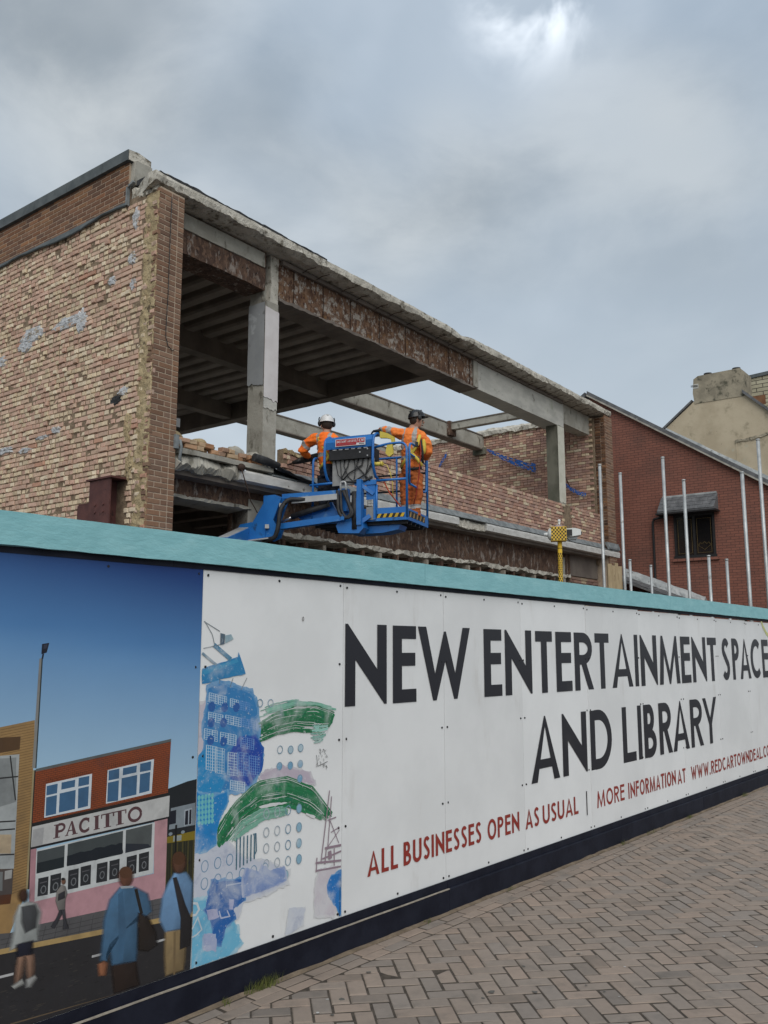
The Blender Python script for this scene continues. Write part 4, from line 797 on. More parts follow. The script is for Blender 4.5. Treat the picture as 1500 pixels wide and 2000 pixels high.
# remains of render sticking to the wall: (v, z, half length, half height)
def clot(part_, name, cv, cz, rv, rz, mat, thick=.022, seed=0, plane_u=True, at=0.0):
    q = random.Random(seed); mb = MB(); n = 26; rings = 5; c0 = len(mb.v)
    mb.v.append((at - thick, cv, cz) if plane_u else (cv, at - thick, cz))
    for k in range(1, rings + 1):
        for i in range(n):
            a = 6.2832 * i / n; rr = k / rings * (1 + .45 * noise.noise(Vector((math.cos(a) * 2, math.sin(a) * 2, seed))) + .28 * noise.noise(Vector((math.cos(a) * 6, math.sin(a) * 6, seed + 3))))
            h = (thick * (.75 + .6 * noise.noise(Vector((i * .9, k * 1.3, seed)))) if k < rings else -.012)
            p = (cv + rv * rr * math.cos(a), cz + rz * rr * math.sin(a)); mb.v.append((at - h, p[0], p[1]) if plane_u else (p[0], at - h, p[1]))
    for i in range(n): mb.face((0, 1 + i, 1 + (i + 1) % n))
    for k in range(rings - 1):
        for i in range(n): mb.face((1 + k * n + i, 1 + (k + 1) * n + i, 1 + (k + 1) * n + (i + 1) % n, 1 + k * n + (i + 1) % n))
    return mb.build(name, mat, part_)
for i, (v, z, a, c) in enumerate(((2.05, 6.60, .36, .09), (1.70, 6.55, .10, .16), (2.98, 6.63, .30, .11), (3.2, 6.47, .18, .08), (.56, 7.20, .07, .10), (.50, 6.80, .06, .08), (4.15, 6.03, .12, .12), (4.18, 5.65, .10, .14), (3.0, 4.78, .20, .045), (2.55, 4.92, .14, .04), (3.62, 4.86, .22, .055), (4.05, 4.30, .06, .10), (2.2, 4.98, .10, .05), (3.95, 6.35, .2, .1), (1.0, 6.98, .08, .06))):
    clot(sw, 'render_patch', v, z, a * 1.2, c * 1.15, m_render, .020, i + 20)
clot(sw, 'tar_patch', .78, 5.18, .13, .075, m_felt, .012, 51); clot(sw, 'mortar_patch', .62, 5.28, .12, .07, m_render, .016, 52)
clot(sw, 'mortar_patch', .47, 4.75, .10, .22, m_tear, .03, 53); clot(sw, 'mortar_patch', .40, 4.2, .09, .20, m_tear, .03, 54); clot(sw, 'mortar_patch', .5, 7.78, .07, .17, m_render, .03, 55)
# old steel beam stub let into the wall
b = MB(); b.box((-.26, .42, 4.02), (.05, .98, 4.045)); b.box((-.26, .42, 3.38), (.05, 1.02, 3.405)); b.box((-.20, .66, 3.405), (.05, .69, 4.02)); b.box((-.235, .47, 3.405), (-.215, .93, 4.02)); b.box((-.20, .98, 3.40), (.05, 1.24, 3.72)); b.box((-.235, .95, 3.36), (.05, 1.30, 3.378)); b.box((-.2, .95, 3.722), (.05, 1.22, 3.738))
b.box((-.16, .50, 3.0), (.03, .62, 3.38))
for v, z in ((.60, 3.58), (.78, 3.58), (.60, 3.68), (.78, 3.68)): b.tube([(-.25, v, z), (-.23, v, z)], .016, 8)
part('steel_beam', b, m_redox)

# --- parapet above the side wall with slate coping and sagging felt
pz0, pz1 = 8.10, 8.69
b = MB(); b.box((-.012, .70, 8.02), (.25, 10.4, pz1)); pw = part('parapet', b, m_mort_l)
bricks = []; row = 0; z = pz0 - .04
while z < pz1 - .03:
    v = .70 + (.0 if row % 2 else -.11)
    while v < 6.6:
        a0, a1 = max(v, .70), v + .215
        if a1 - a0 > .05: bricks.append(((a0 + a1) / 2, z + .0325, a1 - a0, .065, .006, vary(q.choice(BR_BROWN), .8, 1.2)))
        v += .225
    z += .075; row += 1
lay(pw, bricks, 'v', -.012, None, .0022, 300, 'pp', dep=.03, face=True)
b0 = .66; k = 0
while b0 < 10.4:
    L = .9 if k else .62; b = MB(); b.loft([(-.075, 8.70, .3), (-.075, 8.86, .3), (.10, 8.885, .2), (.33, 8.85, 0), (.33, 8.70, 0)], [b0 + .004, b0 + L / 2, b0 + L - .004], .003, 1, k)
    b.v = [(y, x, z) for x, y, z in b.v]; part('coping_stone', b, m_slate, pw); b0 += L; k += 1
b = MB(); b.prism([(-.06, 8.705), (.32, 8.705), (.32, 8.84), (.10, 8.872), (-.06, 8.85)], 1, .648, .661); part('coping_end', b, m_edge, pw)
b = MB()
for i, v in enumerate(lin(.68, 6.5, 90)):
    sag = .03 * noise.noise(Vector((v * 1.3, 0, 4))) + .012 * noise.noise(Vector((v * 5, 0, 4))) - .05 * math.exp(-((v - 2.2) / .5) ** 2); pr = .045 + .02 * noise.noise(Vector((v * 3, 1, 1)))
    for (u, z) in ((-.014, 8.10), (-.03, 8.085 + sag * .3), (-.012 - pr, 8.03 + sag), (-.008 - pr * .8, 8.015 + sag), (.02, 8.05 + sag * .3)): b.v.append((u, v, z))
for i in range(89):
    for j in range(4): b.face((i * 5 + j, i * 5 + j + 1, i * 5 + 5 + j + 1, i * 5 + 5 + j))
part('felt_flashing', b, m_slate, pw)
b = MB(); b.bar((-.03, .685, 8.02), (-.03, .685, 8.30), .05, .03); b.bar((-.03, .66, 8.30), (-.02, .56, 8.35), .05, .03); part('lead_trim', b, m_lead, pw)
# rough concrete nib where the parapet was cut away
b = MB(); b.loft([(.0, 8.08, .8), (.30, 8.06, .6), (.30, 8.36, 1.0), (.16, 8.36, 1.4), (.02, 8.25, 1.4)], lin(.06, .66, 22), .05, 6, 2); b.v = [(y, x, z) for x, y, z in b.v]; part('broken_nib', b, m_edge)
b = MB(); b.loft([(.01, 8.30, .8), (.28, 8.28, .6), (.28, 8.69, .4), (.01, 8.69, .6)], lin(.56, .70, 9), .035, 8, 5); b.v = [(y, x, z) for x, y, z in b.v]; part('broken_wall_end', b, m_conc, pw)

# --- corner pier
b = MB(); b.box((.0165, .006, 0), (.436, .36, 8.11)); pr_ = part('corner_pier', b, m_mort_l)
bricks = []; z = 2.62; row = 0
while z < 8.09:
    if row % 2 == 0: segs = [(.0, .215), (.225, .3275), (.3375, .44)]
    else: segs = [(.0, .1025), (.1125, .3275), (.3375, .44)]
    for a, c in segs: bricks.append(((a + c) / 2, z + .0325, c - a, .064, .0, vary(q.choice(BR_PIER), .85, 1.15)))
    z += .075; row += 1
lay(pr_, bricks, 'u', 0.0, None, .0022, 300, 'pier', dep=.06, face=True, near=lambda i: -bricks[i][1])
bricks = [];
z = 2.62
while z < 8.05: bricks.append((.11, z + .0325, .2, .064, 0, q.choice(BR_PIER))); z += .075
b = MB(); b.tube([(.20, -.012, 8.02), (.195, -.014, 7.4), (.20, -.012, 6.6), (.185, -.014, 6.1), (.19, -.013, 5.98), (.23, -.014, 5.86), (.30, -.012, 5.82), (.34, -.012, 5.83)], .006, 5); part('hanging_cable', b, m_felt)
# --- front roof edge: one broken slab edge along the whole front
us = lin(-.09, 15.52, 520)
b = MB(); b.loft([(-.015, 8.165, 1.7), (-.025, 8.235, .7), (-.015, 8.295, .5), (.15, 8.31, .3), (1.3, 8.31, 0), (1.3, 8.15, 0), (.36, 8.14, .2), (.12, 8.13, .8)], us, .020, 2.2, 4)
b.v = [(max(x, .30) if y > .25 else x, y, z - (.07 * math.exp(-((x - 7.75) / .22) ** 2) if z > 8.2 and y < 1 else 0)) for x, y, z in b.v]
part('roof_edge', b, m_edge)
b = MB(); b.loft([(.035, 8.30, .4), (.03, 8.36, .8), (.20, 8.385, .8), (1.2, 8.38, .3), (1.2, 8.305, 0)], lin(.02, 3.55, 60), .022, 2.5, 9); part('roof_felt', b, m_felt)
b = MB(); b.loft([(.5, 8.312, .2), (.5, 8.35, .3), (10.4, 8.35, 0), (10.4, 8.312, 0)], lin(.34, 8.1, 12), .02, 2, 1); part('roof_covering', b, m_felt)
# soffit battens and rebar ends under the edge
b = MB(); b.loft([(.30, 8.05, .6), (.30, 8.12, .3), (.36, 8.12, 0), (.36, 8.05, .3)], lin(2.75, 13.2, 120), .012, 4, 6); part('edge_fillet', b, m_conc_d)
for i in range(24):
    u = 3.2 + i * .5 + q.uniform(-.12, .12); b = MB(); b.tube([(u, .33, 8.06), (u - .01, .18, 8.09), (u + .06, .05, 8.12)], .007, 5); part('reinforcement_bar', b, m_wire)
for i in range(8):
    u = 3.0 + i * .8 + q.uniform(-.1, .1); b = MB(); b.tube([(u, .365, 8.1), (u + .005, .358, 7.75), (u, .362, 7.47)], .006, 5); part('reinforcement_bar', b, m_wire)
# main roof with deep ribs running front to back
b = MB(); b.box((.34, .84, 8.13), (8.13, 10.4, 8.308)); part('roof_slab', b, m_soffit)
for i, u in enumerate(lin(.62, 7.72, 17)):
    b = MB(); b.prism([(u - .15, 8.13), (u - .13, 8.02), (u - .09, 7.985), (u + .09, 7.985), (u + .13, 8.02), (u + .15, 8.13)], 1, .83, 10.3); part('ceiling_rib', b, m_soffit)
# beams
def beam(name, u0, u1, v0, v1, z0, z1, mat, amp=.012, seed=0, n=None, axis='u'):
    mb = MB(); L = lin(u0, u1, n or max(4, int(abs(u1 - u0) * 9)))
    mb.loft([(v0, z0, 1), (v0, (z0 + z1) / 2, .3), (v0, z1, .3), (v1, z1, .2), (v1, z0, .6)], L, amp, 3.1, seed)
    if axis == 'v': mb.v = [(y, x, z) for x, y, z in mb.v]
    return part(name, mb, mat)
beam('edge_beam', .44, 2.41, .352, .80, 7.50, 8.13, m_rustlow, .014, 1)
b = MB(); b.loft([(.325, 7.86, .8), (.325, 8.10, .2), (.352, 8.10, 0), (.352, 7.86, .3)], lin(.45, 2.36, 30), .008, 4, 8); part('plaster_band', b, m_conc)
eb = beam('rusted_edge_beam', 2.72, 8.96, .372, .82, 7.46, 8.13, m_rust, .006, 2, 90)
b = MB(); b.loft([(.345, 7.425, 1.4), (.348, 7.468, 1.6), (.372, 7.475, .5), (.82, 7.455, .2), (.82, 7.425, .3)], lin(2.72, 8.98, 120), .014, 5, 12); part('beam_casing', b, m_conc_d)
b = MB(); b.loft([(.352, 7.44, .5), (.345, 7.8, .2), (.350, 8.08, 1.0), (.40, 8.13, .2), (.82, 8.13, 0), (.82, 7.44, .4)], lin(8.97, 13.26, 60), .012, 2.6, 14); part('concrete_edge_beam', b, m_conc_w)
b = MB(); b.loft([(.33, 7.46, .6), (.33, 8.06, .6), (.36, 8.06, 0), (.36, 7.46, 0)], lin(8.80, 8.99, 5), .02, 3, 3); part('beam_collar', b, m_conc)
b = MB(); b.loft([(.42, 7.60, .4), (.42, 8.12, .3), (.75, 8.12, 0), (.75, 7.60, .3)], lin(13.26, 15.1, 20), .008, 3, 5); part('end_beam', b, m_conc)
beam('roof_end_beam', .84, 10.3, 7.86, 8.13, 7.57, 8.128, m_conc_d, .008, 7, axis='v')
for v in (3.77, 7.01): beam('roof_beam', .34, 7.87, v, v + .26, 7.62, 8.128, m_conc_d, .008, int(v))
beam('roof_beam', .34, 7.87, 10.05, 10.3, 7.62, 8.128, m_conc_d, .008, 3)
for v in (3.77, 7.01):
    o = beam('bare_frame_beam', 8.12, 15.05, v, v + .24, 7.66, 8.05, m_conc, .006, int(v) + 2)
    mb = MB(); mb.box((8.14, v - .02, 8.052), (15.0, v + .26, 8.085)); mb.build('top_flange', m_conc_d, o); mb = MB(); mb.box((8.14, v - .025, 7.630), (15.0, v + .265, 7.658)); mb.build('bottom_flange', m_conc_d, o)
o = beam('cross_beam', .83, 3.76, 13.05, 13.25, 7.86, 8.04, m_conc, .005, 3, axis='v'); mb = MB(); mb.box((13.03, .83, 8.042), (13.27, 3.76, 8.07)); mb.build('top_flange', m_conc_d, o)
b = MB(); b.box((12.98, 3.66, 7.7), (13.30, 3.765, 8.1)); part('beam_cleat', b, m_rustlow)
# columns
b = MB(); b.loft([(.352, 2.415, .4), (.352, 2.715, .4), (.70, 2.715, .4), (.70, 2.415, .4)], lin(4.30, 7.34, 40), .006, 4, 2); b.v = [(z, y, x) for x, y, z in b.v]
c1 = part('column', b, m_conc)
b = MB(); b.loft([(.352, 2.52, 1), (.352, 2.70, .6), (.68, 2.70, .6), (.68, 2.52, .6)], lin(7.34, 8.13, 12), .012, 5, 6); b.v = [(z, y, x) for x, y, z in b.v]; part('column_neck', b, m_edge, c1)
b = MB(); b.loft([(.43, 2.42, .6), (.43, 2.53, .6), (.70, 2.53, .6), (.70, 2.42, .6)], lin(7.34, 7.62, 6), .012, 5, 7); b.v = [(z, y, x) for x, y, z in b.v]; part('column_neck', b, m_conc, c1)
def sheet(name, pts_fn, lo_fn, hi_fn, n, mat, parent, th=.006):
    mb = MB(); N = n + 1
    for i in range(N):
        f = i / n
        for z in (lo_fn(f), hi_fn(f)): mb.v.append(pts_fn(f, z, 0)); mb.v.append(pts_fn(f, z, th))
    for i in range(n):
        a = i * 4; c = a + 4
        mb.face((a, c, c + 2, a + 2)); mb.face((a + 1, a + 3, c + 3, c + 1)); mb.face((a, a + 1, c + 1, c)); mb.face((a + 2, c + 2, c + 3, a + 3))
    return mb.build(name, mat, parent)
ns = lambda f, s, k=1: noise.noise(Vector((f * 5 * k, s, 2)))
sheet('front_paint', lambda f, z, o: (2.410 + f * .31, .342 - o, z), lambda f: 5.73 + ns(f, 1) * .04 - f * .04, lambda f: 7.23 - f * .03 + ns(f, 2) * .02, 20, m_pink, c1)
sheet('front_paint_remnant', lambda f, z, o: (2.413 + f * .30, .345 - o, z), lambda f: 5.55 + ns(f, 5) * .05, lambda f: 5.72 + ns(f, 1) * .03 - f * .04, 20, m_conc_w, c1, .004)
sheet('side_paint', lambda f, z, o: (2.404 - o, .348 + f * .36, z), lambda f: 5.92 + ns(f, 3) * .05 + f * .05, lambda f: 7.30 + ns(f, 4) * .02, 20, m_grey, c1)
b = MB(); b.loft([(.352, 12.87, .4), (.352, 13.23, .4), (.66, 13.23, .4), (.66, 12.87, .4)], lin(4.3, 7.45, 30), .006, 4, 3); b.v = [(z, y, x) for x, y, z in b.v]; c2 = part('column', b, m_moss)
sheet('front_paint', lambda f, z, o: (12.866 + f * .37, .340 - o, z), lambda f: 5.44 + ns(f, 7) * .05, lambda f: 7.42, 10, m_cream, c2)
sheet('front_plaster', lambda f, z, o: (12.866 + f * .37, .344 - o, z), lambda f: 4.45, lambda f: 5.43 + ns(f, 7) * .05, 10, m_conc, c2, .004)
for u in (2.15, 12.8): b = MB(); b.box((u, .36, 0), (u + .32, .70, 4.05)); part('lower_column', b, m_conc)

# --- first floor: slab, broken fascia, spandrel wall, rubble
b = MB(); b.box((.34, .40, 4.13), (15.0, 10.35, 4.34)); part('floor_slab', b, m_conc)
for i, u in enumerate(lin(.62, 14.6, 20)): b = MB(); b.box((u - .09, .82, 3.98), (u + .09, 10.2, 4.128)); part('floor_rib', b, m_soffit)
b = MB(); b.loft([(-.03, 4.225, .6), (-.035, 4.34, .5), (-.02, 4.375, .3), (.10, 4.385, .2), (.40, 4.39, 0), (.40, 4.215, 0), (.1, 4.215, .3)], lin(1.62, 7.55, 90), .010, 2.2, 21); part('fascia', b, m_fascia)
b = MB(); b.loft([(-.03, 4.225, .6), (-.035, 4.34, .5), (-.02, 4.375, .3), (.10, 4.385, .2), (.40, 4.39, 0), (.40, 4.215, 0), (.1, 4.215, .3)], lin(8.62, 15.72, 90), .007, 2.2, 25); part('fascia', b, m_fascia)
b = MB(); b.loft([(.02, 4.20, 1), (.03, 4.33, 1.5), (.12, 4.40, 1.2), (.40, 4.40, 0), (.40, 4.2, 0)], lin(7.5, 8.66, 90), .03, 8, 27); part('broken_fascia', b, m_edge)
b = MB(); b.loft([(.04, 4.21, 1.2), (-.02, 4.30, 1.8), (.05, 4.42, 1.5), (.16, 4.47, 1.0), (.40, 4.45, 0), (.40, 4.2, 0)], lin(.45, 1.68, 56), .042, 3.6, 29); part('broken_fascia', b, m_conc)
b = MB(); b.loft([(-.02, 4.43, .6), (-.025, 4.50, .6), (.10, 4.53, .4), (.22, 4.53, 0), (.22, 4.45, 0)], lin(.50, 2.3, 40), .012, 3, 31); part('ledge_top', b, m_conc)
b = MB(); b.loft([(-.038, 4.385, .4), (-.03, 4.40, .6), (.09, 4.43, .5), (.19, 4.56, .4), (.2, 4.38, 0)], lin(2.3, 15.64, 150), .018, 2.5, 33); part('ledge_flashing', b, m_lead)
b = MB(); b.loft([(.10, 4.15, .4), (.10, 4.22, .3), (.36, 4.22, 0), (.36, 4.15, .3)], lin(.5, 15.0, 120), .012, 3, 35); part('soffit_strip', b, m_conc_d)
b = MB(); b.box((.0, -.0, 4.47), (.07, .06, 4.66)); b.v = [(x + .40, y - .03, z) for x, y, z in b.v]; part('iron_bracket', b, m_lead)
b = MB(); b.tube([(.49, -.02, 4.60), (.51, -.03, 4.5), (.49, -.03, 4.36), (.51, -.02, 4.25)], .022, 8); part('broken_pipe', b, m_lead)
# spandrel wall along the front
b = MB(); b.box((2.74, .228, 4.40), (15.05, .34, 4.92)); b.box((4.7, .228, 4.92), (15.05, .34, 5.36)); sp = part('spandrel_wall', b, m_mortar)
bricks = []; z = 4.47; row = 0
def sp_top(u): return 5.43 + .03 * noise.noise(Vector((u * 2.2, 1, 1))) if u > 4.8 else 4.90 + .06 * noise.noise(Vector((u * 3, 4, 1))) + max(0, (u - 4.2)) * .75
while z < 5.46:
    u = 2.74 + (.11 if row % 2 else 0) + q.uniform(-.03, .03)
    while u < 15.0:
        w_ = q.choice([.105, .105, .215, .215, .07, .15])
        if z + .07 < sp_top(u) and not (12.82 < u + w_ / 2 < 13.28): bricks.append((u + w_ / 2, z + .033, w_, .066, q.uniform(-.006, .012), vary(q.choice(BR_PINK + BR_PINK[:4]), .85, 1.12)))
        u += w_ + .009
    z += .075; row += 1
lay(sp, bricks, 'u', .21, None, .006, 300, 'sp', dep=.05, near=lambda i: bricks[i][0])
b = MB()
for i in range(46):
    u = 2.76 + i * .045 + q.uniform(-.02, .02); zt = sp_top(u)
    b.loft([(.2, zt - .05, 1), (.2, zt + .01, 1.4), (.34, zt + .02, 1.2), (.34, zt - .05, .3)], [u, u + .03, u + .055], .02, 8, i)
part('broken_brick_edge', b, m_tear, sp)
# end wall (u = 15) with concrete capping
b = MB(); b.box((15.022, .30, 4.0), (15.30, 7.25, 8.06)); ew = part('end_wall', b, m_mortar)
bricks = []; z = 4.40; row = 0
while z < 8.04:
    v = .34 + (.11 if row % 2 else 0)
    while v < 7.2:
        w_ = .215 if (row % 4 != 3) else .1025
        if q.random() < .12: w_ = .1025
        pale = noise.noise(Vector((v * .7, z * .9, 3)))
        c = q.choice(BR_PINK[:4] + BR_PINK[5:6]) if q.random() < .82 - pale * .3 else q.choice(BR_PINK[4:5] + BR_PINK[6:7])
        bricks.append((v + w_ / 2, z + .033, w_, .066, q.uniform(-.002, .004), vary(c, .85, 1.12))); v += w_ + .010
    z += .075; row += 1
lay(ew, bricks, 'v', 15.0, None, .003, 300, 'ew', dep=.05, near=lambda i: bdist(15, bricks[i][0], bricks[i][1]) + (50 if bricks[i][1] < 5.4 and bricks[i][0] > .4 else 0))
b = MB(); b.loft([(14.93, 8.05, 1.4), (14.92, 8.16, 1.2), (14.99, 8.24, 1), (15.3, 8.25, .5), (15.3, 8.05, 0)], lin(.75, 7.25, 90), .035, 2.6, 41); b.v = [(y, x, z) for x, y, z in b.v]; part('wall_capping', b, m_edge, ew)
b = MB(); b.box((14.90, 3.68, 7.50), (15.02, 4.10, 7.70)); part('padstone', b, m_moss, ew)
b = MB(); b.tube([(14.985, 1.62, 7.62), (14.98, .98, 6.1)], .010, 5); part('conduit', b, m_redox, ew)
# far corner pier
b = MB(); b.box((15.116, .006, 0), (15.594, .40, 8.08)); rp = part('end_pier', b, m_mort_l)
bricks = []; z = 2.8; row = 0
while z < 8.06:
    for a, c in (((15.11, 15.325), (15.335, 15.60)) if row % 2 == 0 else ((15.11, 15.22), (15.23, 15.445), (15.455, 15.60))): bricks.append(((a + c) / 2, z + .033, c - a, .065, 0, vary(q.choice(BR_PIER), .8, 1.15)))
    z += .075; row += 1
lay(rp, bricks, 'u', 0.0, None, .002, 300, 'rp', dep=.05, face=True)
side = []; z = 4.4
while z < 8.05:
    for a, c in ((.02, .13), (.14, .30)): side.append(((a + c) / 2, z + .033, c - a, .065, q.uniform(0, .02), vary(q.choice(BR_BROWN), .5, 1.0)))
    z += .075
lay(rp, side, 'v', 15.11, None, .008, 300, 'rps', dep=.05, face=True)
b = MB(); b.loft([(.0, 4.40, .2), (-.045, 4.42, .3), (-.045, 4.47, .3), (0, 4.60, .4), (.1, 4.60, 0)], lin(15.0, 15.72, 10), .01, 3, 2); part('pier_flashing', b, m_lead)
# --- lower storey
beam('lower_edge_beam', .44, 2.15, .352, .80, 3.89, 4.215, m_rustlow, .018, 51)
b = MB(); b.loft([(.36, 3.58, .6), (.362, 3.9, .3), (.362, 4.215, .2), (.80, 4.215, 0), (.80, 3.58, .4)], lin(2.15, 13.30, 140), .010, 3, 53); part('rusted_lower_beam', b, m_rustlow)
b = MB(); b.loft([(.325, 3.54, 1.6), (.33, 3.60, 1.8), (.37, 3.62, .6), (.8, 3.58, .3), (.8, 3.54, .6)], lin(2.2, 13.38, 170), .030, 4.5, 55); part('broken_beam_casing', b, m_edge)
b = MB(); b.loft([(.33, 3.88, 1.0), (.33, 3.92, 1.4), (.36, 3.94, .6), (.8, 3.9, .2), (.8, 3.86, .6)], lin(.46, 2.2, 40), .020, 5, 57); part('broken_beam_casing', b, m_conc)
b = MB(); b.box((13.30, .34, 3.60), (13.36, .42, 4.2)); b.box((13.1, .34, 3.60), (13.16, .42, 4.2)); part('steel_stiffener', b, m_rustlow)
for i in range(22):
    u = 2.4 + i * .5; b = MB(); b.box((u, .30 + q.uniform(0, .06), 3.30 + q.uniform(-.02, .02)), (u + .07, 1.2, 3.50)); part('joist_stub', b, m_rawwood if i % 3 == 0 else m_rustlow)
b = MB(); b.box((13.38, .36, 3.62), (15.1, .60, 4.2)); part('lintel', b, m_conc_d)
b = MB(); b.box((13.38, .388, 0), (15.1, .62, 3.615)); lw = part('lower_front_wall', b, m_mortar)
bricks = []; z = 2.4; row = 0
while z < 3.55:
    u = 13.39 + (.11 if row % 2 else 0)
    while u < 14.9: w_ = q.choice([.215, .215, .3, .4]); bricks.append((u + w_ / 2, z + .033, w_, .066, q.uniform(0, .015), vary(q.choice(BR_PINK), .45, .75))); u += w_ + .01
    z += .075; row += 1
lay(lw, bricks, 'u', .37, None, .006, 300, 'lw', dep=.05)
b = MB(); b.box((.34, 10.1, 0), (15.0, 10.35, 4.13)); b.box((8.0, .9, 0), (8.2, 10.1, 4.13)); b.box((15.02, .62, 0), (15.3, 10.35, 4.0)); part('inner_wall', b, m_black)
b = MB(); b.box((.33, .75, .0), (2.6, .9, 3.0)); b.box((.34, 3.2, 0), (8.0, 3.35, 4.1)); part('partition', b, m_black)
# ------------------------------------------------------------------ loose things on and about the building
def bw(u, v, z): return BO + BU * u + BV * v + Vector((0, 0, z))
q = random.Random(5)
for i in range(26):                                   # broken bricks on the ledge
    u = .52 + i * .066 + q.uniform(-.04, .04); w_ = q.choice([.2, .16, .11, .13])
    vs, fs = brick_geo(w_, .066, .10, q, .012); mb = MB(); mb.add(vs, fs + [(11, 10, 9, 8)])
    top = 0 if i % 2 == 0 else 1
    o = mb.build('loose_brick', m_brick); o.location = bw(u, .06 + .11 * (i % 3 == 2) + q.uniform(-.01, .02), 4.566 + top * .068 - .02 * (u > 1.6)); o.rotation_euler = (q.uniform(-.08, .08), q.uniform(-.06, .06), BA + q.uniform(-.25, .25)); o.color = (*vary(q.choice([(.42, .22, .12), (.45, .27, .16), (.40, .25, .17), (.46, .33, .21)]), .85, 1.1), 1)
    tag(o, 'broken orange brick lying on the ledge between corner pier and first column', 'brick', 'broken bricks left on the ledge')
for i, (u, v, z, s_, lab) in enumerate(((.62, .22, 4.74, .13, 'orange-brown masonry lump highest on the rubble beside the corner pier'), (1.02, .22, 4.72, .11, 'reddish masonry lump left of the small floodlight'), (1.20, .2, 4.69, .09, 'small grey masonry lump just left of the floodlight stem'), (1.72, .24, 4.70, .17, 'flat grey concrete lump in the rubble right of the floodlight'), (2.10, .24, 4.68, .18, 'pointed grey concrete lump beside the first column'), (2.28, .2, 4.62, .12, 'low dark concrete lump against the first column'))):
    mb = MB(); mb.ellipsoid((0, 0, 0), (s_ * 1.05, s_ * .7, s_ * .58), 9, 6); mb.sm = [False] * len(mb.f)
    mb.v = [tuple(Vector(p) * (1 + .45 * noise.noise(Vector(p) * 9 + Vector((i * 3, 0, 0))))) for p in mb.v]
    o = mb.build('rubble_lump', m_tear if i < 2 else m_conc); o.location = bw(u, v, z - .03); o.rotation_euler = (0, 0, q.uniform(0, 3)); tag(o, lab, 'rubble', 'lumps of rubble on the ledge')
# small floodlight behind the rubble
fl = empty('floodlight', bw(1.62, 1.6, 4.34), BA, label='small grey floodlight on a thin stem behind the ledge rubble', cat='floodlight')
m_lamp = M('pale_grey_housing', (.30, .30, .30), rough=.6); m_dark = M('black_plastic', (.012, .012, .013), (.02, .02, .021), rough=.55, scale=20)
b = MB(); b.tube([(0, 0, 0), (0, 0, .92)], .018, 8); b.box((-.09, -.09, -.004), (.09, .09, .02)); b.build('stem', m_dark, fl); b = MB(); b.box((-.14, -.05, .92), (.14, .05, 1.09)); b.build('housing', m_dark, fl); b = MB(); b.box((-.10, -.062, .935), (.135, -.051, 1.075)); b.build('lens', m_lamp, fl)
# roll of roofing felt sagging over the ledge
b = MB(); pts = [(1.88, -.03, 4.60), (2.1, -.05, 4.575), (2.36, -.07, 4.54)]
fr0 = len(b.v); b.tube(pts, [.062, .066, .05], 12)
for i in range(19):
    u = 2.33 + i * .062
    for j in range(6):
        a = j / 5; b.v.append((u, -.12 + a * .28, 4.56 - i * .009 + (.035 if j in (0,) else 0) - .08 * (1 - a) + .03 * noise.noise(Vector((u * 5, a * 4, 1)))))
n0 = len(b.v) - 19 * 6
for i in range(18):
    for j in range(5): b.face((n0 + i * 6 + j, n0 + i * 6 + j + 1, n0 + i * 6 + 7 + j, n0 + i * 6 + 6 + j))
o = b.build('roofing_felt', m_felt); o.location = BO; o.rotation_euler = (0, 0, BA); sol = o.modifiers.new('thick', 'SOLIDIFY'); sol.thickness = .012
tag(o, 'torn roll of black roofing felt sagging over the ledge at the first column', 'roofing felt')
b = MB(); b.tube([(1.60, -.06, 4.38), (1.63, -.10, 4.22), (1.70, -.11, 4.05), (1.76, -.10, 3.92), (1.86, -.11, 3.80), (1.90, -.10, 3.76)], [.010, .009, .008, .008, .008, .008], 6); b.ellipsoid((1.62, -.04, 4.40), (.07, .05, .06), 8, 6)
o = b.build('bent_wire', m_wire); o.location = BO; o.rotation_euler = (0, 0, BA); tag(o, 'bent rusty wire dangling from the broken ledge left of the blue boom', 'wire')
# blue debris netting caught on the end wall
m_net = M('blue_netting', (.015, .075, .30), (.03, .13, .42), rough=.8, scale=30)
def net(lab, p0, p1, wd0, wd1, sag, seed, out=.06):
    q = random.Random(seed); mb = MB(); n, m = 26, 9
    for i in range(n):
        f = i / (n - 1); c = Vector(p0).lerp(Vector(p1), f) + Vector((0, 0, -sag * math.sin(math.pi * f))); wd = wd0 + (wd1 - wd0) * f
        for j in range(m): mb.v.append((c.x - out * math.sin(math.pi * f) - .012 + .015 * noise.noise(Vector((i * .7, j * .6, seed))), c.y, c.z + (j / (m - 1) - .5) * wd + .02 * noise.noise(Vector((i * .5, j, seed + 2)))))
    for i in range(n - 1):
        for j in range(m - 1):
            if q.random() < .62: mb.face((i * m + j, i * m + j + 1, (i + 1) * m + j + 1, (i + 1) * m + j))
    o = mb.build('debris_netting', m_net); o.location = BO; o.rotation_euler = (0, 0, BA); w_ = o.modifiers.new('mesh', 'SOLIDIFY'); w_.thickness = .006; tag(o, lab, 'netting', 'blue debris netting on the end wall')
net('long torn strip of blue netting hanging from the bare beam end', (14.93, 3.62, 7.62), (14.96, 2.05, 6.86), .08, .26, .06, 1)
net('short strip of blue netting left of the bare beam end', (14.95, 5.05, 7.68), (14.93, 5.45, 6.95), .15, .15, -.02, 2)
net('narrow strip of blue netting right of the second column', (14.95, 1.35, 6.52), (14.96, .55, 5.92), .10, .12, .10, 3)
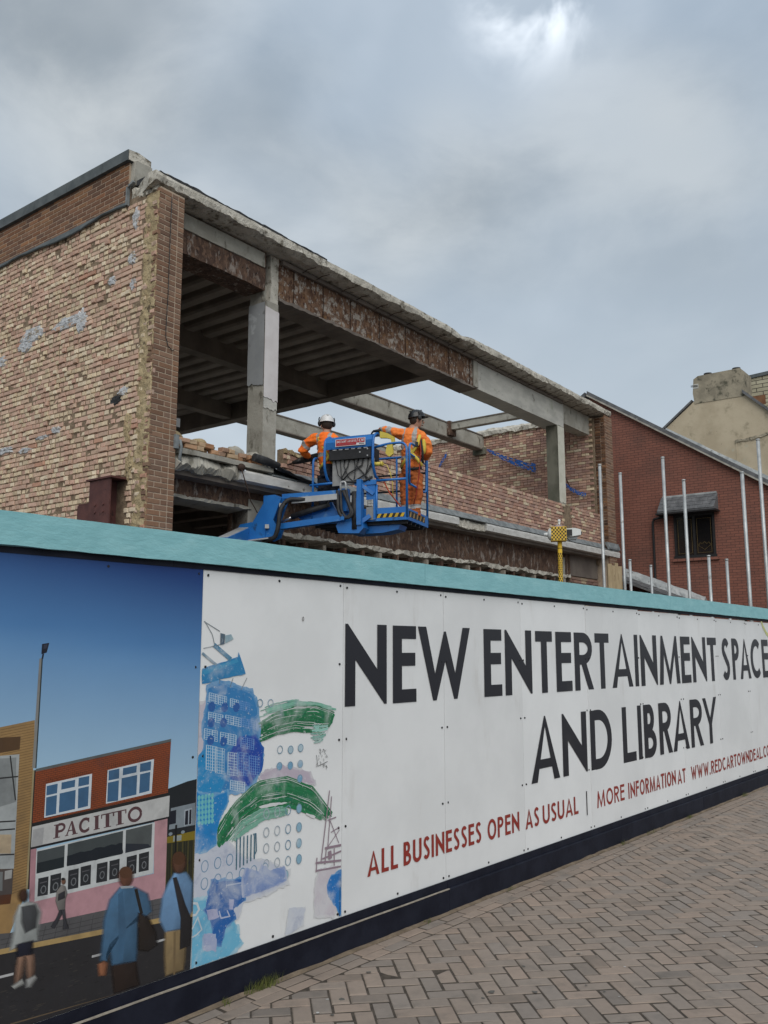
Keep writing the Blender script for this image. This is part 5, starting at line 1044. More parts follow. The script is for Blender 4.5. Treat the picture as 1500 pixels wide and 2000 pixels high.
# ------------------------------------------------------------------ scaffold tubes standing behind the hoarding
m_galv = M('galvanised_tube', (.38, .395, .395), (.50, .515, .51), rough=.5, metal=.55, scale=6, bump=.1, bscale=30, spots=[((.24, .23, .21), 9, .62, .72)])
def ray_at(px, py, dep):
    cx, cy = (px - 750) / F_PX, (1000 - py) / F_PX; cp, sp_ = math.cos(PITCH), math.sin(PITCH); r = Vector((cx, cp - cy * sp_, sp_ + cy * cp)); return r * dep + Vector((0, 0, EYE))
TUBES = [(1171, 907, 15.0, .052, 'tall galvanised tube in front of the far brick pier'), (1211, 924, 14.4, .052, 'tall galvanised tube just right of the wooden boards'), (1230, 1093, 14.0, .046, 'short galvanised tube over the slate lean-to roof, first right of the boards'), (1271, 1104, 14.6, .042, 'short dull tube beside the drainpipe of the red house'),
         (1294, 893, 13.6, .050, 'tallest galvanised tube left of the leaded window'), (1335, 937, 13.6, .050, 'galvanised tube crossing the leaded window'), (1384, 1085, 13.2, .046, 'short galvanised tube under the leaded window'), (1419, 1092, 13.2, .044, 'short galvanised tube right of the leaded window'), (1449, 922, 14.2, .058, 'tall galvanised tube reaching the verge of the red house'), (1480, 858, 15.0, .060, 'tallest galvanised tube against the cream gable')]
for px, py, dep, dia, lab in TUBES:
    p = ray_at(px, py, dep); b = MB(); b.tube([(0, 0, -.06), (0, 0, p.z)], dia / 2, 12); b.tube([(0, 0, p.z - .02), (0, 0, p.z + .004)], dia / 2 + .004, 12); b.box((-.075, -.075, -.05), (.075, .075, -.03))
    o = b.build('scaffold_tube', m_galv); o.location = (p.x, p.y, 0); tag(o, lab, 'tube', 'scaffold tubes standing behind the hoarding')
# boards
m_board = M('weathered_board', (.30, .225, .13), (.40, .31, .19), rough=.85, scale=10, stretch=(6, 6, .5), bump=.4, bscale=20, spots=[((.17, .12, .07), 12, .6, .7, (5, 5, .4))])
p = ray_at(1202, 1150, 13.8); tbx = empty('timber_boards', (p.x, p.y, 0), R(12), label='upright wooden boards nailed side by side beside the far brick pier', cat='timber')
for k, (x0, x1, dz) in enumerate(((-.125, -.055, .02), (-.053, -.002, -.01), (.0, .052, .03), (.054, .115, -.02))): b = MB(); b.loft([(x0, -.02, .3), (x1, -.02, .3), (x1, .02, .3), (x0, .02, .3)], lin(-.05, ray_at(1202, 1103, 13.8).z + dz, 14), .004, 3, k); b.v = [(y, z, x) for x, y, z in b.v]; b.build('plank', m_board, tbx)
b = MB(); b.box((-.12, .022, 1.2), (.11, .06, 1.28)); b.box((-.12, .022, 2.3), (.11, .06, 2.38)); b.build('batten', m_board, tbx)
# ------------------------------------------------------------------ yellow chequered camera tower
m_yel = M('yellow_paint', (.62, .40, .035), (.70, .46, .05), rough=.45, scale=6, spots=[((.35, .22, .03), 10, .68, .76)]); m_chk = M('black_check', (.035, .022, .010), rough=.5); m_wht = M('white_casing', (.60, .62, .60), (.66, .68, .66), rough=.4, scale=5)
DT = 14.0; p = ray_at(1092, 1060, DT); k_ = DT / F_PX; zb = ray_at(1092, 1057, DT).z; zt_ = ray_at(1092, 1029, DT).z
ct = empty('camera_tower', (p.x, p.y, 0), R(-8), label='yellow and black chequered surveillance camera tower behind the hoarding', cat='camera tower')
rp_ = .036
b = MB(); b.tube([(.01, 0, .0), (.01, 0, zb + .02)], rp_, 14); b.build('mast', m_yel, ct)
b = MB(); b.box((-.35, -.35, -.05), (.35, .35, .02)); b.box((-.1, -.1, .02), (.12, .1, .3)); b.build('base_plate', m_yel, ct)
b = MB(); z = 1.2; r_ = 0
while z < zb - .18:
    for j in range(3 + r_ % 2):
        a = R(-150 + j * 46 + (0 if r_ % 2 else 23)); aw = R(13)
        vs = [(.01 + (rp_ + .0015) * math.cos(a + s1 * aw), (rp_ + .0015) * math.sin(a + s1 * aw), z + s2 * .015) for s1, s2 in ((-1, -1), (1, -1), (1, 1), (-1, 1))]; b.add(vs, [(0, 1, 2, 3)])
    z += .036; r_ += 1
b.build('mast_checks', m_chk, ct)
b = MB(); b.box((-.125, -.11, zb), (.115, .11, zt_ - .004)); hb_ = b.build('housing', m_yel, ct); b = MB(); b.tube([(.01, 0, zb - .12), (.01, 0, zb - .112)], rp_ + .003, 14); b.build('mast_collar', m_chk, ct)
b = MB(); n = 9; cw = .232 / n; hh = (zt_ - zb - .02) / 7
for i in range(n):
    for j in range(7):
        if (i + j) % 2 == 0: b.box((-.121 + i * cw, -.1125, zb + .008 + j * hh), (-.121 + (i + .92) * cw, -.1102, zb + .008 + (j + .92) * hh))
b.build('checks', m_chk, hb_)
b = MB(); b.tube([(-.01, 0, zt_ - .004), (-.01, 0, zt_ + .012), (-.01, 0, zt_ + .035)], [.07, .07, .03], 14); b.build('beacon', M('mauve_lens', (.30, .24, .27), rough=.3), ct); b = MB(); b.tube([(.01, 0, zt_ + .03), (.01, 0, zt_ + .075)], [.014, .02], 8); b.ellipsoid((.01, 0, zt_ + .10), (.026, .026, .03), 8, 6); b.build('beacon_top', m_wht, ct)
b = MB(); b.ellipsoid((-.13, 0, (zb + zt_) / 2), (.055, .10, .10), 12, 8); b.tube([(-.16, 0, (zb + zt_) / 2), (-.24, 0, (zb + zt_) / 2 - .005)], [.035, .026], 12); b.build('camera_head', m_wht, ct)
cg = MB(); zc = (zb + zt_) / 2 + .012; cg.prism([(.115, zc - .055), (.115, zc + .07), (.25, zc + .075), (.345, zc + .05), (.345, zc - .035), (.2, zc - .06)], 1, -.075, .06); ch = cg.build('camera_body', m_wht, ct)
b = MB(); b.box((.12, -.083, zc - .05), (.205, -.076, zc + .052)); b.build('camera_window', m_dark, ch); b = MB(); b.tube([(.346, -.01, zc), (.362, -.01, zc)], .02, 10); b.build('lens', m_dark, ch); b = MB(); b.prism([(.12, zc - .075), (.16, zc - .115), (.27, zc - .10), (.30, zc - .06)], 1, -.05, .05); b.build('bracket', m_lead, ch)
# ------------------------------------------------------------------ neighbouring houses
m_red = M_brickwork('red_brickwork', (.205, .080, .056), (.245, .096, .066), (.075, .038, .03), msize=.012)
m_tile = M('grey_slates', (.085, .088, .092), (.14, .143, .148), rough=.75, scale=5, bump=.4, bscale=20, spots=[((.22, .225, .22), 6, .62, .72)])
m_leadl = M('pale_lead', (.26, .28, .285), (.40, .42, .42), rough=.6, scale=5, spots=[((.12, .12, .11), 7, .58, .68)])
RU = 17.5
rh = empty('brick_house', bw(RU, 0, 0), BA, label='red brick house with sloping slate verge and a leaded window', cat='house')
b = MB(); V0, Z0, V1, Z1 = 1.40, 9.42, -6.5, 4.14
b.prism([(V0 + 3.2, 0), (V0 + 3.2, 7.4), (V0, Z0), (V1, Z1), (V1, 0)], 0, 0, 9); b.build('wall', m_red, rh)
b = MB(); b.loft([(-.14, Z0 + .02, .0), (-.14, Z0 + .14, .1), (9.1, Z0 + .14, 0), (9.1, Z0 + .02, 0)], [0, .5, 1], 0); sl = (Z1 - Z0) / (V1 - V0)
b.v = [(y, V0 + .08 + (V1 - V0 - .2) * x, z + sl * (.08 + (V1 - V0 - .2) * x)) for x, y, z in b.v]; b.build('roof', m_tile, rh)
b = MB(); b.box((-.15, 0, 0), (.0, 1, .05)); b.v = [(x, V0 + .1 + (V1 - V0 - .2) * y, Z0 + .02 + sl * (.1 + (V1 - V0 - .2) * y) + z - .05) for x, y, z in b.v]; b.build('verge_board', m_conc, rh)
b = MB(); b.prism([(V0 + .15, Z0 + .16), (V0 + 3.4, 7.4), (V0 + 3.4, 7.3), (V0 + .15, Z0 + .02)], 0, -.14, 9.1); b.build('roof_rear', m_tile, rh)
cp_ = MB()  # slate-hung canopy over the window
cp_.prism([(0, 5.72), (-.0, 6.06), (-.42, 5.60), (-.42, 5.55), (0, 5.55)], 1, -2.20, -.62); cp_.v = [(x, y, z) for x, y, z in cp_.v]
cn = empty('canopy_tmp'); bpy.data.objects.remove(cn)
co = cp_.build('canopy', m_tile, rh); b = MB(); b.box((-.44, -2.24, 5.52), (-.02, -.58, 5.565)); b.build('canopy_soffit', m_dark, co)
b = MB(); b.box((-.03, -2.18, 6.05), (.02, -.66, 6.10)); b.build('canopy_flashing', m_leadl, co)
for k in range(4):
    for j in range(7):
        b = MB(); f0, f1 = k / 4, (k + 1) / 4 - .01; y0 = -2.2 + (j + (.5 if k % 2 else 0)) * .226; y1 = min(y0 + .218, -.625)
        if y1 - y0 > .05: b.prism([(-.42 + .42 * f0 - .012, 5.605 + .46 * f0 + .008), (-.42 + .42 * f1 - .004, 5.605 + .46 * f1 + .006), (-.42 + .42 * f1 + .004, 5.605 + .46 * f1 - .004), (-.42 + .42 * f0, 5.605 + .46 * f0 - .004)], 1, y0, y1); b.build('slate', m_tile, co)
wn = MB(); wn.box((-.05, -2.10, 4.28), (.03, -.93, 4.36)); wn.box((-.04, -2.08, 4.36), (.03, -2.02, 5.5)); wn.box((-.04, -1.01, 4.36), (.03, -.95, 5.5)); wn.box((-.035, -1.54, 4.36), (.03, -1.48, 5.5)); wn.box((-.04, -2.08, 5.46), (.03, -.95, 5.55)); wo_ = wn.build('window', m_dark, rh)
m_glass = M('dark_glass', (.008, .008, .009), rough=.12, spec=.6)
for y0, y1 in ((-2.02, -1.54), (-1.48, -1.01)): b = MB(); b.box((-.018, y0, 4.36), (-.010, y1, 5.46)); b.build('pane', m_glass, wo_)
m_came = M('gold_came', (.22, .15, .05), rough=.5)
b = MB()
for y0, y1 in ((-1.97, -1.59), (-1.44, -1.06)):
    for a, c in (((y0, 4.42), (y1, 4.42)), ((y0, 5.38), (y1, 5.38)), ((y0, 4.42), (y0, 5.38)), ((y1, 4.42), (y1, 5.38))): b.bar((-.021, *a), (-.021, *c), .010, .004)
L = [(-1.95, 4.62), (-1.90, 4.70), (-1.84, 4.66), (-1.78, 4.72), (-1.72, 4.66), (-1.66, 4.70), (-1.61, 4.62), (-1.78, 4.50), (-1.95, 4.62)]
for a, c in zip(L[:-1], L[1:]): b.bar((-.021, *a), (-.021, *c), .010, .004)
b.build('leading', m_came, wo_)
b = MB(); b.box((-.06, -2.16, 4.20), (.02, -.88, 4.285)); b.build('sill', m_red, wo_)
b = MB(); b.tube([(-.06, -.70, 5.52), (-.06, -.40, 5.46), (-.06, -.36, 5.38), (-.06, -.36, 3.2), (-.06, -.48, 2.6), (-.06, -.48, 0)], .035, 8); b.build('drainpipe', m_dark, rh)
b = MB(); b.loft([(.0, 0, 0), (.25, .55, .2), (.25, .66, .4), (.0, .66, .3)], lin(-4.2, 2, 8), .02, 2, 2); 
# slate lean-to
ls = empty('lean_to_shed', bw(15.8, 0, 0), BA, label='low slate lean-to roof between the brick pier and the red house', cat='shed')
b = MB(); b.box((.05, -1.5, 0), (1.55, .3, 2.9)); b.build('wall', m_red, ls)
b = MB(); b.prism([(-1.75, 2.90), (-1.75, 2.96), (.5, 3.86), (.5, 3.80)], 0, -.05, 1.66); lr = b.build('roof', m_tile, ls)
for k in range(9):
    f = k / 9
    for j in range(6):
        b = MB(); y0 = -1.75 + 2.25 * f; z0 = 2.965 + .9 * f; y1, z1 = y0 + .27, z0 + .108; x0 = -.04 + j * .28 + (.14 if k % 2 else 0); b.add([(x0, y0, z0 + .014), (x0 + .27, y0, z0 + .014), (x0 + .27, y1, z1 + .003), (x0, y1, z1 + .003), (x0, y0, z0), (x0 + .27, y0, z0)], [(0, 1, 2, 3), (4, 5, 1, 0)]); b.build('slate', m_tile, lr)
b = MB(); b.loft([(1.42, 0, .3), (1.46, .10, .5), (1.60, .22, .4), (1.68, .12, .2), (1.66, 0, 0)], lin(0, 1, 30), .05, 16, 4); b.v = [(y, -1.75 + 2.25 * x, z + 2.97 + .9 * x) for x, y, z in b.v]; b.build('valley_flashing', m_leadl, ls)
# cream rendered house with the big chimney
m_cren = M('cream_render', (.40, .335, .235), (.48, .41, .295), rough=.95, scale=1.1, bump=.5, bscale=9, spots=[((.28, .24, .165), 1.7, .54, .70), ((.42, .385, .29), 2.6, .58, .72), ((.10, .085, .06), 14, .66, .72)])
m_chim = M('grey_render', (.22, .195, .145), (.33, .29, .215), rough=.95, scale=2.5, bump=.8, bscale=14, spots=[((.09, .085, .06), 3, .52, .66), ((.36, .34, .28), 8, .66, .74)])
CU = 24.0; ch_ = empty('rendered_house', bw(CU, 0, 0), BA, label='cream rendered gable house with a broad weathered chimney', cat='house')
b = MB(); b.prism([(4.6, 0), (4.6, 7.2), (1.38, 9.74), (.27, 10.61), (-1.47, 10.59), (-4.6, 7.5), (-6, 6.1), (-6, 0)], 0, 0, 8); b.build('wall', m_cren, ch_)
cm = MB(); cm.loft([(.27, 10.50, .5), (.30, 10.9, .6), (.26, 11.42, .8), (.10, 11.52, .6), (-1.36, 11.52, .6), (-1.47, 11.40, .6), (-1.45, 10.50, .4)], [0, .03, .5, .95, 1.0], .05, 2, 3); cm.v = [(x - .02, y, z) for x, y, z in cm.v]; cmo = cm.build('chimney', m_chim, ch_)
for v in (-.12, -1.12): b = MB(); b.tube([(.45, v, 11.46), (.45, v, 11.66)], [.11, .12], 12); b.tube([(.45, v, 11.62), (.45, v, 11.68)], .145, 12); b.build('chimney_pot', m_dark, cmo)
b = MB(); b.box((-.03, .10, 11.05), (.02, .30, 11.22)); b.v = [(x, y + .02 * noise.noise(Vector((y * 30, z * 30, 0))), z) for x, y, z in b.v]; b.build('render_chip', m_conc_w, cmo)
b = MB(); [b.tube([(-.03, .12, z), (-.03, .36, z + .02)], .012, 6) for z in (11.12, 11.16)]; b.build('aerial_bracket', m_dark, cmo)
b = MB(); b.prism([(4.7, 7.25), (.36, 10.66), (.36, 10.58), (4.7, 7.14)], 0, -.06, 8.1); b.build('verge', m_tile, ch_); b = MB(); b.prism([(-1.40, 10.72), (-6.1, 6.12), (-6.1, 6.0), (-1.40, 10.60)], 0, -.12, 8.1); b.build('verge', m_tile, ch_)
b = MB(); b.loft([(-.035, 0, 1), (-.035, .10, 1), (.02, .10, .2), (.02, 0, .2)], lin(-2.75, -1.05, 30), .04, 4, 3); b.v = [(y, x, z + 8.86 - .10 * (x + 1.05)) for x, y, z in b.v]; b.build('render_edge', m_chim, ch_)
b = MB(); b.box((-.014, -1.10, 6.5), (.02, -1.06, 8.9)); b.box((-.012, -4.0, 5), (.02, -2.78, 9.0)); b.build('render_patch', m_cren, ch_)
b = MB(); b.loft([(-.03, 0, .3), (-.06, .16, .6), (-.02, .36, .6), (.02, .36, 0), (.02, 0, 0)], lin(0, 1, 40), .04, 9, 3); b.v = [(y - .03, 1.35 - 6.0 * x, z + 9.42 - 3.9 * x) for x, y, z in b.v]; b.build('lead_apron', m_leadl, ch_)
# pale brick building behind the chimney
m_pale = M_brickwork('pale_brickwork', (.36, .33, .23), (.44, .41, .30), (.07, .06, .045), bw=.46, bh=.15, msize=.03)
pb = empty('pale_brick_building', bw(27, 0, 0), BA, label='pale brick wall rising behind the chimney of the cream house', cat='building')
b = MB(); b.prism([(-.75, 0), (-.75, 11.95), (-6, 12.25), (-6, 0)], 0, 0, 5); b.build('wall', m_pale, pb); b = MB(); b.prism([(-.65, 11.95), (-.65, 12.08), (-6.1, 12.38), (-6.1, 12.25)], 0, -.06, 5.05); b.build('coping', m_slate, pb); b = MB(); b.box((-.015, -.55 - .9, 10.9), (.02, -.55 - .45, 11.25)); b.build('rust_patch', M('rust_stain', (.14, .06, .03), (.2, .1, .05)), pb); b = MB(); b.box((-.02, -.95, 11.3), (.03, -.76, 11.92)); b.build('black_strip', m_dark, pb)  # last box is a black strip proud of the wall, no recess cut
# ------------------------------------------------------------------ weeds along the foot of the hoarding
m_weed = M('weed_green', (.075, .10, .022), (.16, .17, .045), rough=.8, scale=40)
def tuft(s, n, wd, h, lab, seed):
    q = random.Random(seed); mb = MB()
    for i in range(n):
        x = q.gauss(0, wd / 2); y = -.04 - abs(q.gauss(0, .016)); hh = h * q.uniform(.35, 1); a = q.uniform(-.5, .5); bx, by = q.uniform(-.4, .4) * hh, -q.uniform(0, .45) * hh; r = q.uniform(.0016, .003)
        for k in range(3):
            f0, f1 = k / 3, (k + 1) / 3; r0, r1 = r * (1 - f0 * .8), r * (1 - f1)
            p0 = Vector((x + bx * f0 ** 2, y + by * f0 ** 2, hh * f0)); p1 = Vector((x + bx * f1 ** 2, y + by * f1 ** 2, hh * f1)); e = Vector((math.cos(a), math.sin(a), 0))
            mb.add([p0 - e * r0, p0 + e * r0, p1 + e * r1, p1 - e * r1], [(0, 1, 2, 3)])
    o = mb.build('grass_tuft', m_weed, fix=False); o.location = HO + HD * s + Vector((0, 0, -.004)); o.rotation_euler = (0, 0, HA); tag(o, lab, 'weed', 'weeds along the foot of the hoarding')
tuft(.45, 150, .10, .085, 'largest tuft of yellow-green grass at the foot of the painted collage panel', 1); tuft(.19, 26, .03, .045, 'tiny grass tuft left of the largest tuft at the kickboard', 2); tuft(4.93, 34, .05, .06, 'small bright weed at the kickboard below the website address, left of the others', 3); tuft(5.55, 40, .12, .05, 'thin line of weeds at the kickboard right of the small bright weed', 4); tuft(6.6, 90, .10, .05, 'flat dark green weed at the kickboard below the web address', 5); tuft(8.4, 60, .10, .06, 'far right weed at the foot of the hoarding', 6); tuft(1.9, 16, .05, .04, 'sparse grass blades below the word all on the hoarding', 7); tuft(2.95, 30, .06, .035, 'low weeds below the words open as usual', 8)
# ------------------------------------------------------------------ blue boom lift
m_blue = M('blue_machine_paint', (.012, .125, .40), (.018, .155, .46), rough=.38, scale=3, bump=.05, bscale=20, spec=.5, spots=[((.02, .07, .18), 9, .60, .70), ((.12, .26, .46), 5, .58, .74), ((.05, .05, .055), 14, .66, .72)])
m_alu = M('grey_cover_plate', (.40, .41, .415), (.48, .49, .49), rough=.45, metal=.2, scale=5, spots=[((.25, .25, .24), 7, .64, .74)])
m_rub = M('black_rubber', (.016, .016, .017), (.03, .03, .031), rough=.6, scale=10); m_boxb = M('black_control_box', (.010, .010, .011), (.018, .018, .02), rough=.5, scale=10, bump=.1)
m_greyp = M('grey_backing_plate', (.22, .22, .215), (.30, .30, .29), rough=.7, scale=6, spots=[((.09, .085, .08), 6, .58, .70, (1, 1, .5))])
m_rod = M('steel_rod', (.62, .63, .64), rough=.2, metal=.9); m_yelp = M('yellow_plastic', (.55, .44, .06), (.62, .50, .09), rough=.5, scale=8); m_blkm = M('hazard_black', (.012, .012, .012), rough=.5); m_sign = M('sign_white', (.62, .62, .63), rough=.4); m_signr = M('sign_red', (.36, .022, .03), rough=.4); m_red_l = M('red_lanyard', (.35, .05, .02), rough=.7)
LO = Vector((.33, 12.36, 0)); LA = R(-21); LX = Vector((math.cos(LA), math.sin(LA), 0)); LY = Vector((-math.sin(LA), math.cos(LA), 0)); FZ = 3.66
def LP(px, py, y=0.0):
    """point of the lift or its crew in the lift's own axes, on the upright plane y"""
    cx, cy = (px - 750) / F_PX, (1000 - py) / F_PX; cp, sp_ = math.cos(PITCH), math.sin(PITCH); r = Vector((cx, cp - cy * sp_, sp_ + cy * cp)); e = LO - Vector((0, 0, EYE)); k = (e.dot(LY) + y) / r.dot(LY); p = r * k + Vector((0, 0, EYE)) - LO
    return Vector((p.dot(LX), y, p.z))
Z7 = lambda zx, zy, y=0.0: LP(560 + zx / 4.6875, 780 + zy / 4.6875, y)
Z4 = lambda zx, zy, y=0.0: LP(330 + zx / 3.75, 740 + zy / 3.75, y)
lf = empty('boom_lift', LO, LA, label='blue articulated boom lift with work basket raised against the first floor ledge', cat='boom lift')
XL, XR, DP = -1.50, 0.0, .94; TR = .0185; TZ = FZ + 1.10
def lpart(name, mb, mat, parent=None): return mb.build(name, mat, parent or lf)
def rail(name, pts, r=TR, mat=None, parent=None): b = MB(); b.tube(pts, r, 10); return lpart(name, b, mat or m_blue, parent)
def bend(*pts, r=.09):
    """polyline with rounded corners"""
    P = [Vector(p) for p in pts]; o = [P[0]]
    for i in range(1, len(P) - 1):
        a, c = (P[i - 1] - P[i]), (P[i + 1] - P[i]); k = min(r, a.length / 2, c.length / 2); p0 = P[i] + a.normalized() * k; p1 = P[i] + c.normalized() * k
        for j in range(6): f = j / 5; o.append(p0 * (1 - f) ** 2 + P[i] * 2 * f * (1 - f) + p1 * f * f)
    return o + [P[-1]]
b = MB(); b.box((XL, 0, FZ - .035), (XR, DP, FZ)); pf = lpart('platform_floor', b, m_blue)
for i in range(5): b = MB(); y = .06 + i * .18; b.box((XL + .02, y, FZ - .085), (XR - .02, y + .035, FZ - .036)); lpart('floor_bearer', b, m_rub, pf)
b = MB(); b.box((XL, -.012, FZ - .04), (XR, .0, FZ + .15)); tb_ = lpart('toe_board', b, m_blue)
b = MB(); b.box((XR, .0, FZ - .04), (XR + .012, DP, FZ + .13)); te = lpart('toe_board', b, m_blue)
b = MB(); b.box((XL, DP, FZ - .04), (XR, DP + .012, FZ + .15)); lpart('toe_board', b, m_blue); b = MB(); b.box((XL - .012, 0, FZ - .04), (XL, DP, FZ + .15)); lpart('toe_board', b, m_blue)
b = MB(); b.box((-.46, -.0145, FZ + .005), (-.035, -.0125, FZ + .065)); hz = lpart('hazard_strip', b, m_blkm, tb_)
b = MB()
for i in range(5): x = -.46 + i * .09; b.add([(x, -.0152, FZ + .006), (x + .045, -.0152, FZ + .006), (x + .075, -.0152, FZ + .064), (x + .03, -.0152, FZ + .064)], [(0, 1, 2, 3)])
lpart('hazard_stripes', b, M('hazard_yellow', (.60, .40, .02), (.45, .30, .03), rough=.5, scale=12), tb_)
b = MB(); b.box((XR + .0125, .05, FZ + .01), (XR + .0145, .78, FZ + .10)); lpart('hazard_strip', b, m_blkm, te); b = MB()
for i in range(5): y = .07 + i * .15; b.add([(XR + .0152, y, FZ + .012), (XR + .0152, y + .06, FZ + .012), (XR + .0152, y + .10, FZ + .09), (XR + .0152, y + .05, FZ + .09)], [(0, 1, 2, 3)])
lpart('hazard_stripes', b, M('hazard_worn', (.42, .27, .09), (.20, .14, .07), rough=.6, scale=14), te)
# rails
rail('near_rail', bend((-.50, 0, FZ + 1.06), (-.30, 0, TZ), (0, 0, TZ), (0, 0, FZ), r=.12)); rail('mid_rail', [(-.50, 0, FZ + .56), (0, 0, FZ + .56)]); rail('post', [(-.47, 0, FZ + .5), (-.47, 0, FZ)])
rail('far_rail', bend((XL, DP, FZ), (XL, DP, TZ), (0, DP, TZ), (0, DP, FZ), r=.1)); rail('far_mid_rail', [(XL, DP, FZ + .56), (0, DP, FZ + .56)], .016, m_rub); rail('far_mid_rail', [(XL, DP, FZ + .82), (0, DP, FZ + .82)], .016, m_rub)
rail('far_post', [(-.5, DP, FZ), (-.5, DP, TZ)], .016)
rail('end_rail', [(0, DP, TZ - .02), (.0, .80, TZ)]); rail('gate', bend((.012, .08, FZ + .50), (.012, .08, TZ + .02), (.012, .86, TZ + .0), (.012, .86, FZ + .48), (.012, .10, FZ + .50), r=.12), .017); rail('gate_bar', [(.012, .10, FZ + .95), (.012, .85, FZ + .93)], .012)
rail('left_rail', bend((XL, 0, FZ), (XL, 0, TZ - .12), (XL, DP, TZ), r=.1)); rail('left_mid_rail', [(XL, 0, FZ + .56), (XL, DP, FZ + .56)]); rail('near_mid_rail', [(XL - .05, 0, FZ + .56), (-1.06, 0, FZ + .575)])
# control console with hood
b = MB(); pr1 = [(-.10, FZ + 1.06), (-.12, FZ + 1.16), (-.08, FZ + 1.235), (.12, FZ + 1.30), (.20, FZ + 1.29), (.20, FZ + 1.27), (.12, FZ + 1.28), (-.07, FZ + 1.215), (-.10, FZ + 1.15), (-.085, FZ + 1.06)]
b.prism(pr1, 0, -1.24, -.50); hood = lpart('console_hood', b, m_blue)
for x in (-1.26, -.485): rail('console_guard', bend((x, .22, FZ + 1.27), (x, .10, FZ + 1.30), (x, -.10, FZ + 1.22), (x, -.12, FZ + .78), (x, .0, FZ + .62), (x, .12, FZ + .60), r=.12), .0205)
b = MB(); b.box((-1.20, -.085, FZ + .90), (-.53, .26, FZ + 1.075)); cb_ = lpart('control_box', b, m_boxb)
b = MB(); [b.box((-1.14 + i * .1, -.087, FZ + 1.045), (-1.14 + i * .1 + .06, -.0855, FZ + 1.07)) for i in range(6)]; lpart('control_labels', b, m_sign, cb_)
b = MB(); [b.tube([(x, -.092, z), (x, -.085, z)], .011, 8) for x, z in ((-.70, FZ + .99), (-.58, FZ + .93), (-.58, FZ + 1.03))]; lpart('bolts', b, m_alu, cb_)
b = MB(); b.add([(-1.08, -.1255, FZ + 1.088), (-.60, -.1255, FZ + 1.088), (-.60, -.1255, FZ + 1.198), (-1.08, -.1255, FZ + 1.198)], [(0, 1, 2, 3)]); b.add([(x, -.119, z) for x, y, z in b.v[:4]], [(0, 1, 2, 3)]); sg = lpart('sign', b, m_sign, hood)
b = MB(); b.add([(-1.07, -.127, FZ + 1.096), (-.745, -.127, FZ + 1.096), (-.725, -.127, FZ + 1.192), (-1.07, -.127, FZ + 1.192)], [(0, 1, 2, 3)]); b.add([(-.735, -.127, FZ + 1.125), (-.61, -.127, FZ + 1.125), (-.61, -.127, FZ + 1.192), (-.715, -.127, FZ + 1.192)], [(0, 1, 2, 3)]); lpart('sign_field', b, m_signr, hood)
PS = Print(); PS.base = .1282; word(PS, 'INSTANT', -1.055, -.90, FZ + 1.142, .034, .006, .006, (.62, .62, .62), .25); word(PS, 'ACCESS', -.885, -.745, FZ + 1.142, .034, .006, .006, (.62, .62, .62), .25); word(PS, 'CW', -.70, -.622, FZ + 1.138, .044, .009, .009, (.62, .62, .62), .2); PS.line((-1.04, FZ + 1.118), (-.77, FZ + 1.118), .006, (.30, .10, .10)); PS.line((-.70, FZ + 1.108), (-.615, FZ + 1.108), .012, (.12, .12, .12)); PS.mb.build('sign_lettering', m_print, hood, fix=False)
b = MB(); b.box((-1.17, -.02, FZ + .52), (-.50, .0, FZ + .90)); bp = lpart('backing_plate', b, m_greyp)
q = random.Random(8)
for i in range(9):
    x0 = -1.12 + i * .075; x1 = -.95 + q.uniform(-.1, .4); b = MB(); b.tube([(x0, -.03, FZ + .90), (x0 + q.uniform(-.03, .03), -.045, FZ + .80), ((x0 + x1) / 2 + q.uniform(-.05, .05), -.05, FZ + .66 + q.uniform(-.04, .04)), (x1, -.05, FZ + .56)], q.choice([.007, .009, .011]), 6); lpart('cable', b, m_rub, bp)
b = MB(); b.tube([(-1.0, -.06, FZ + .565), (-.8, -.07, FZ + .55), (-.62, -.06, FZ + .56), (-.52, -.04, FZ + .62)], .014, 8); lpart('hose', b, m_rub, bp)
# socket outlet, foot-switch hook, hanging leads
b = MB(); b.tube([(-.52, -.03, FZ + .80), (-.38, -.03, FZ + .80)], [.034, .028], 10); b.tube([(-.39, -.03, FZ + .80), (-.36, -.03, FZ + .80)], .034, 10); lpart('socket', b, m_yelp)
b = MB(); b.tube([(-.36, -.03, FZ + .80), (-.30, -.02, FZ + .77), (-.25, -.01, FZ + .66), (-.22, .0, FZ + .50), (-.22, .02, FZ + .30)], .006, 6); lpart('yellow_lead', b, m_yelp)
b = MB(); b.tube([(-.36, .01, FZ + .54), (-.28, .02, FZ + .38), (-.14, .10, FZ + .18), (-.05, .2, FZ + .08)], .011, 7); lpart('air_hose', b, m_red_l)
b = MB(); b.prism([(-.42, FZ + 1.30), (-.30, FZ + 1.26), (-.20, FZ + 1.20), (-.19, FZ + 1.08), (-.23, FZ + 1.08), (-.25, FZ + 1.17), (-.32, FZ + 1.19), (-.42, FZ + 1.20)], 1, .0, .05); b.prism([(-.30, FZ + 1.10), (-.22, FZ + 1.10), (-.21, FZ + .94), (-.27, FZ + .90), (-.33, FZ + .96)], 1, -.01, .03); lpart('foot_switch_cover', b, m_yelp)
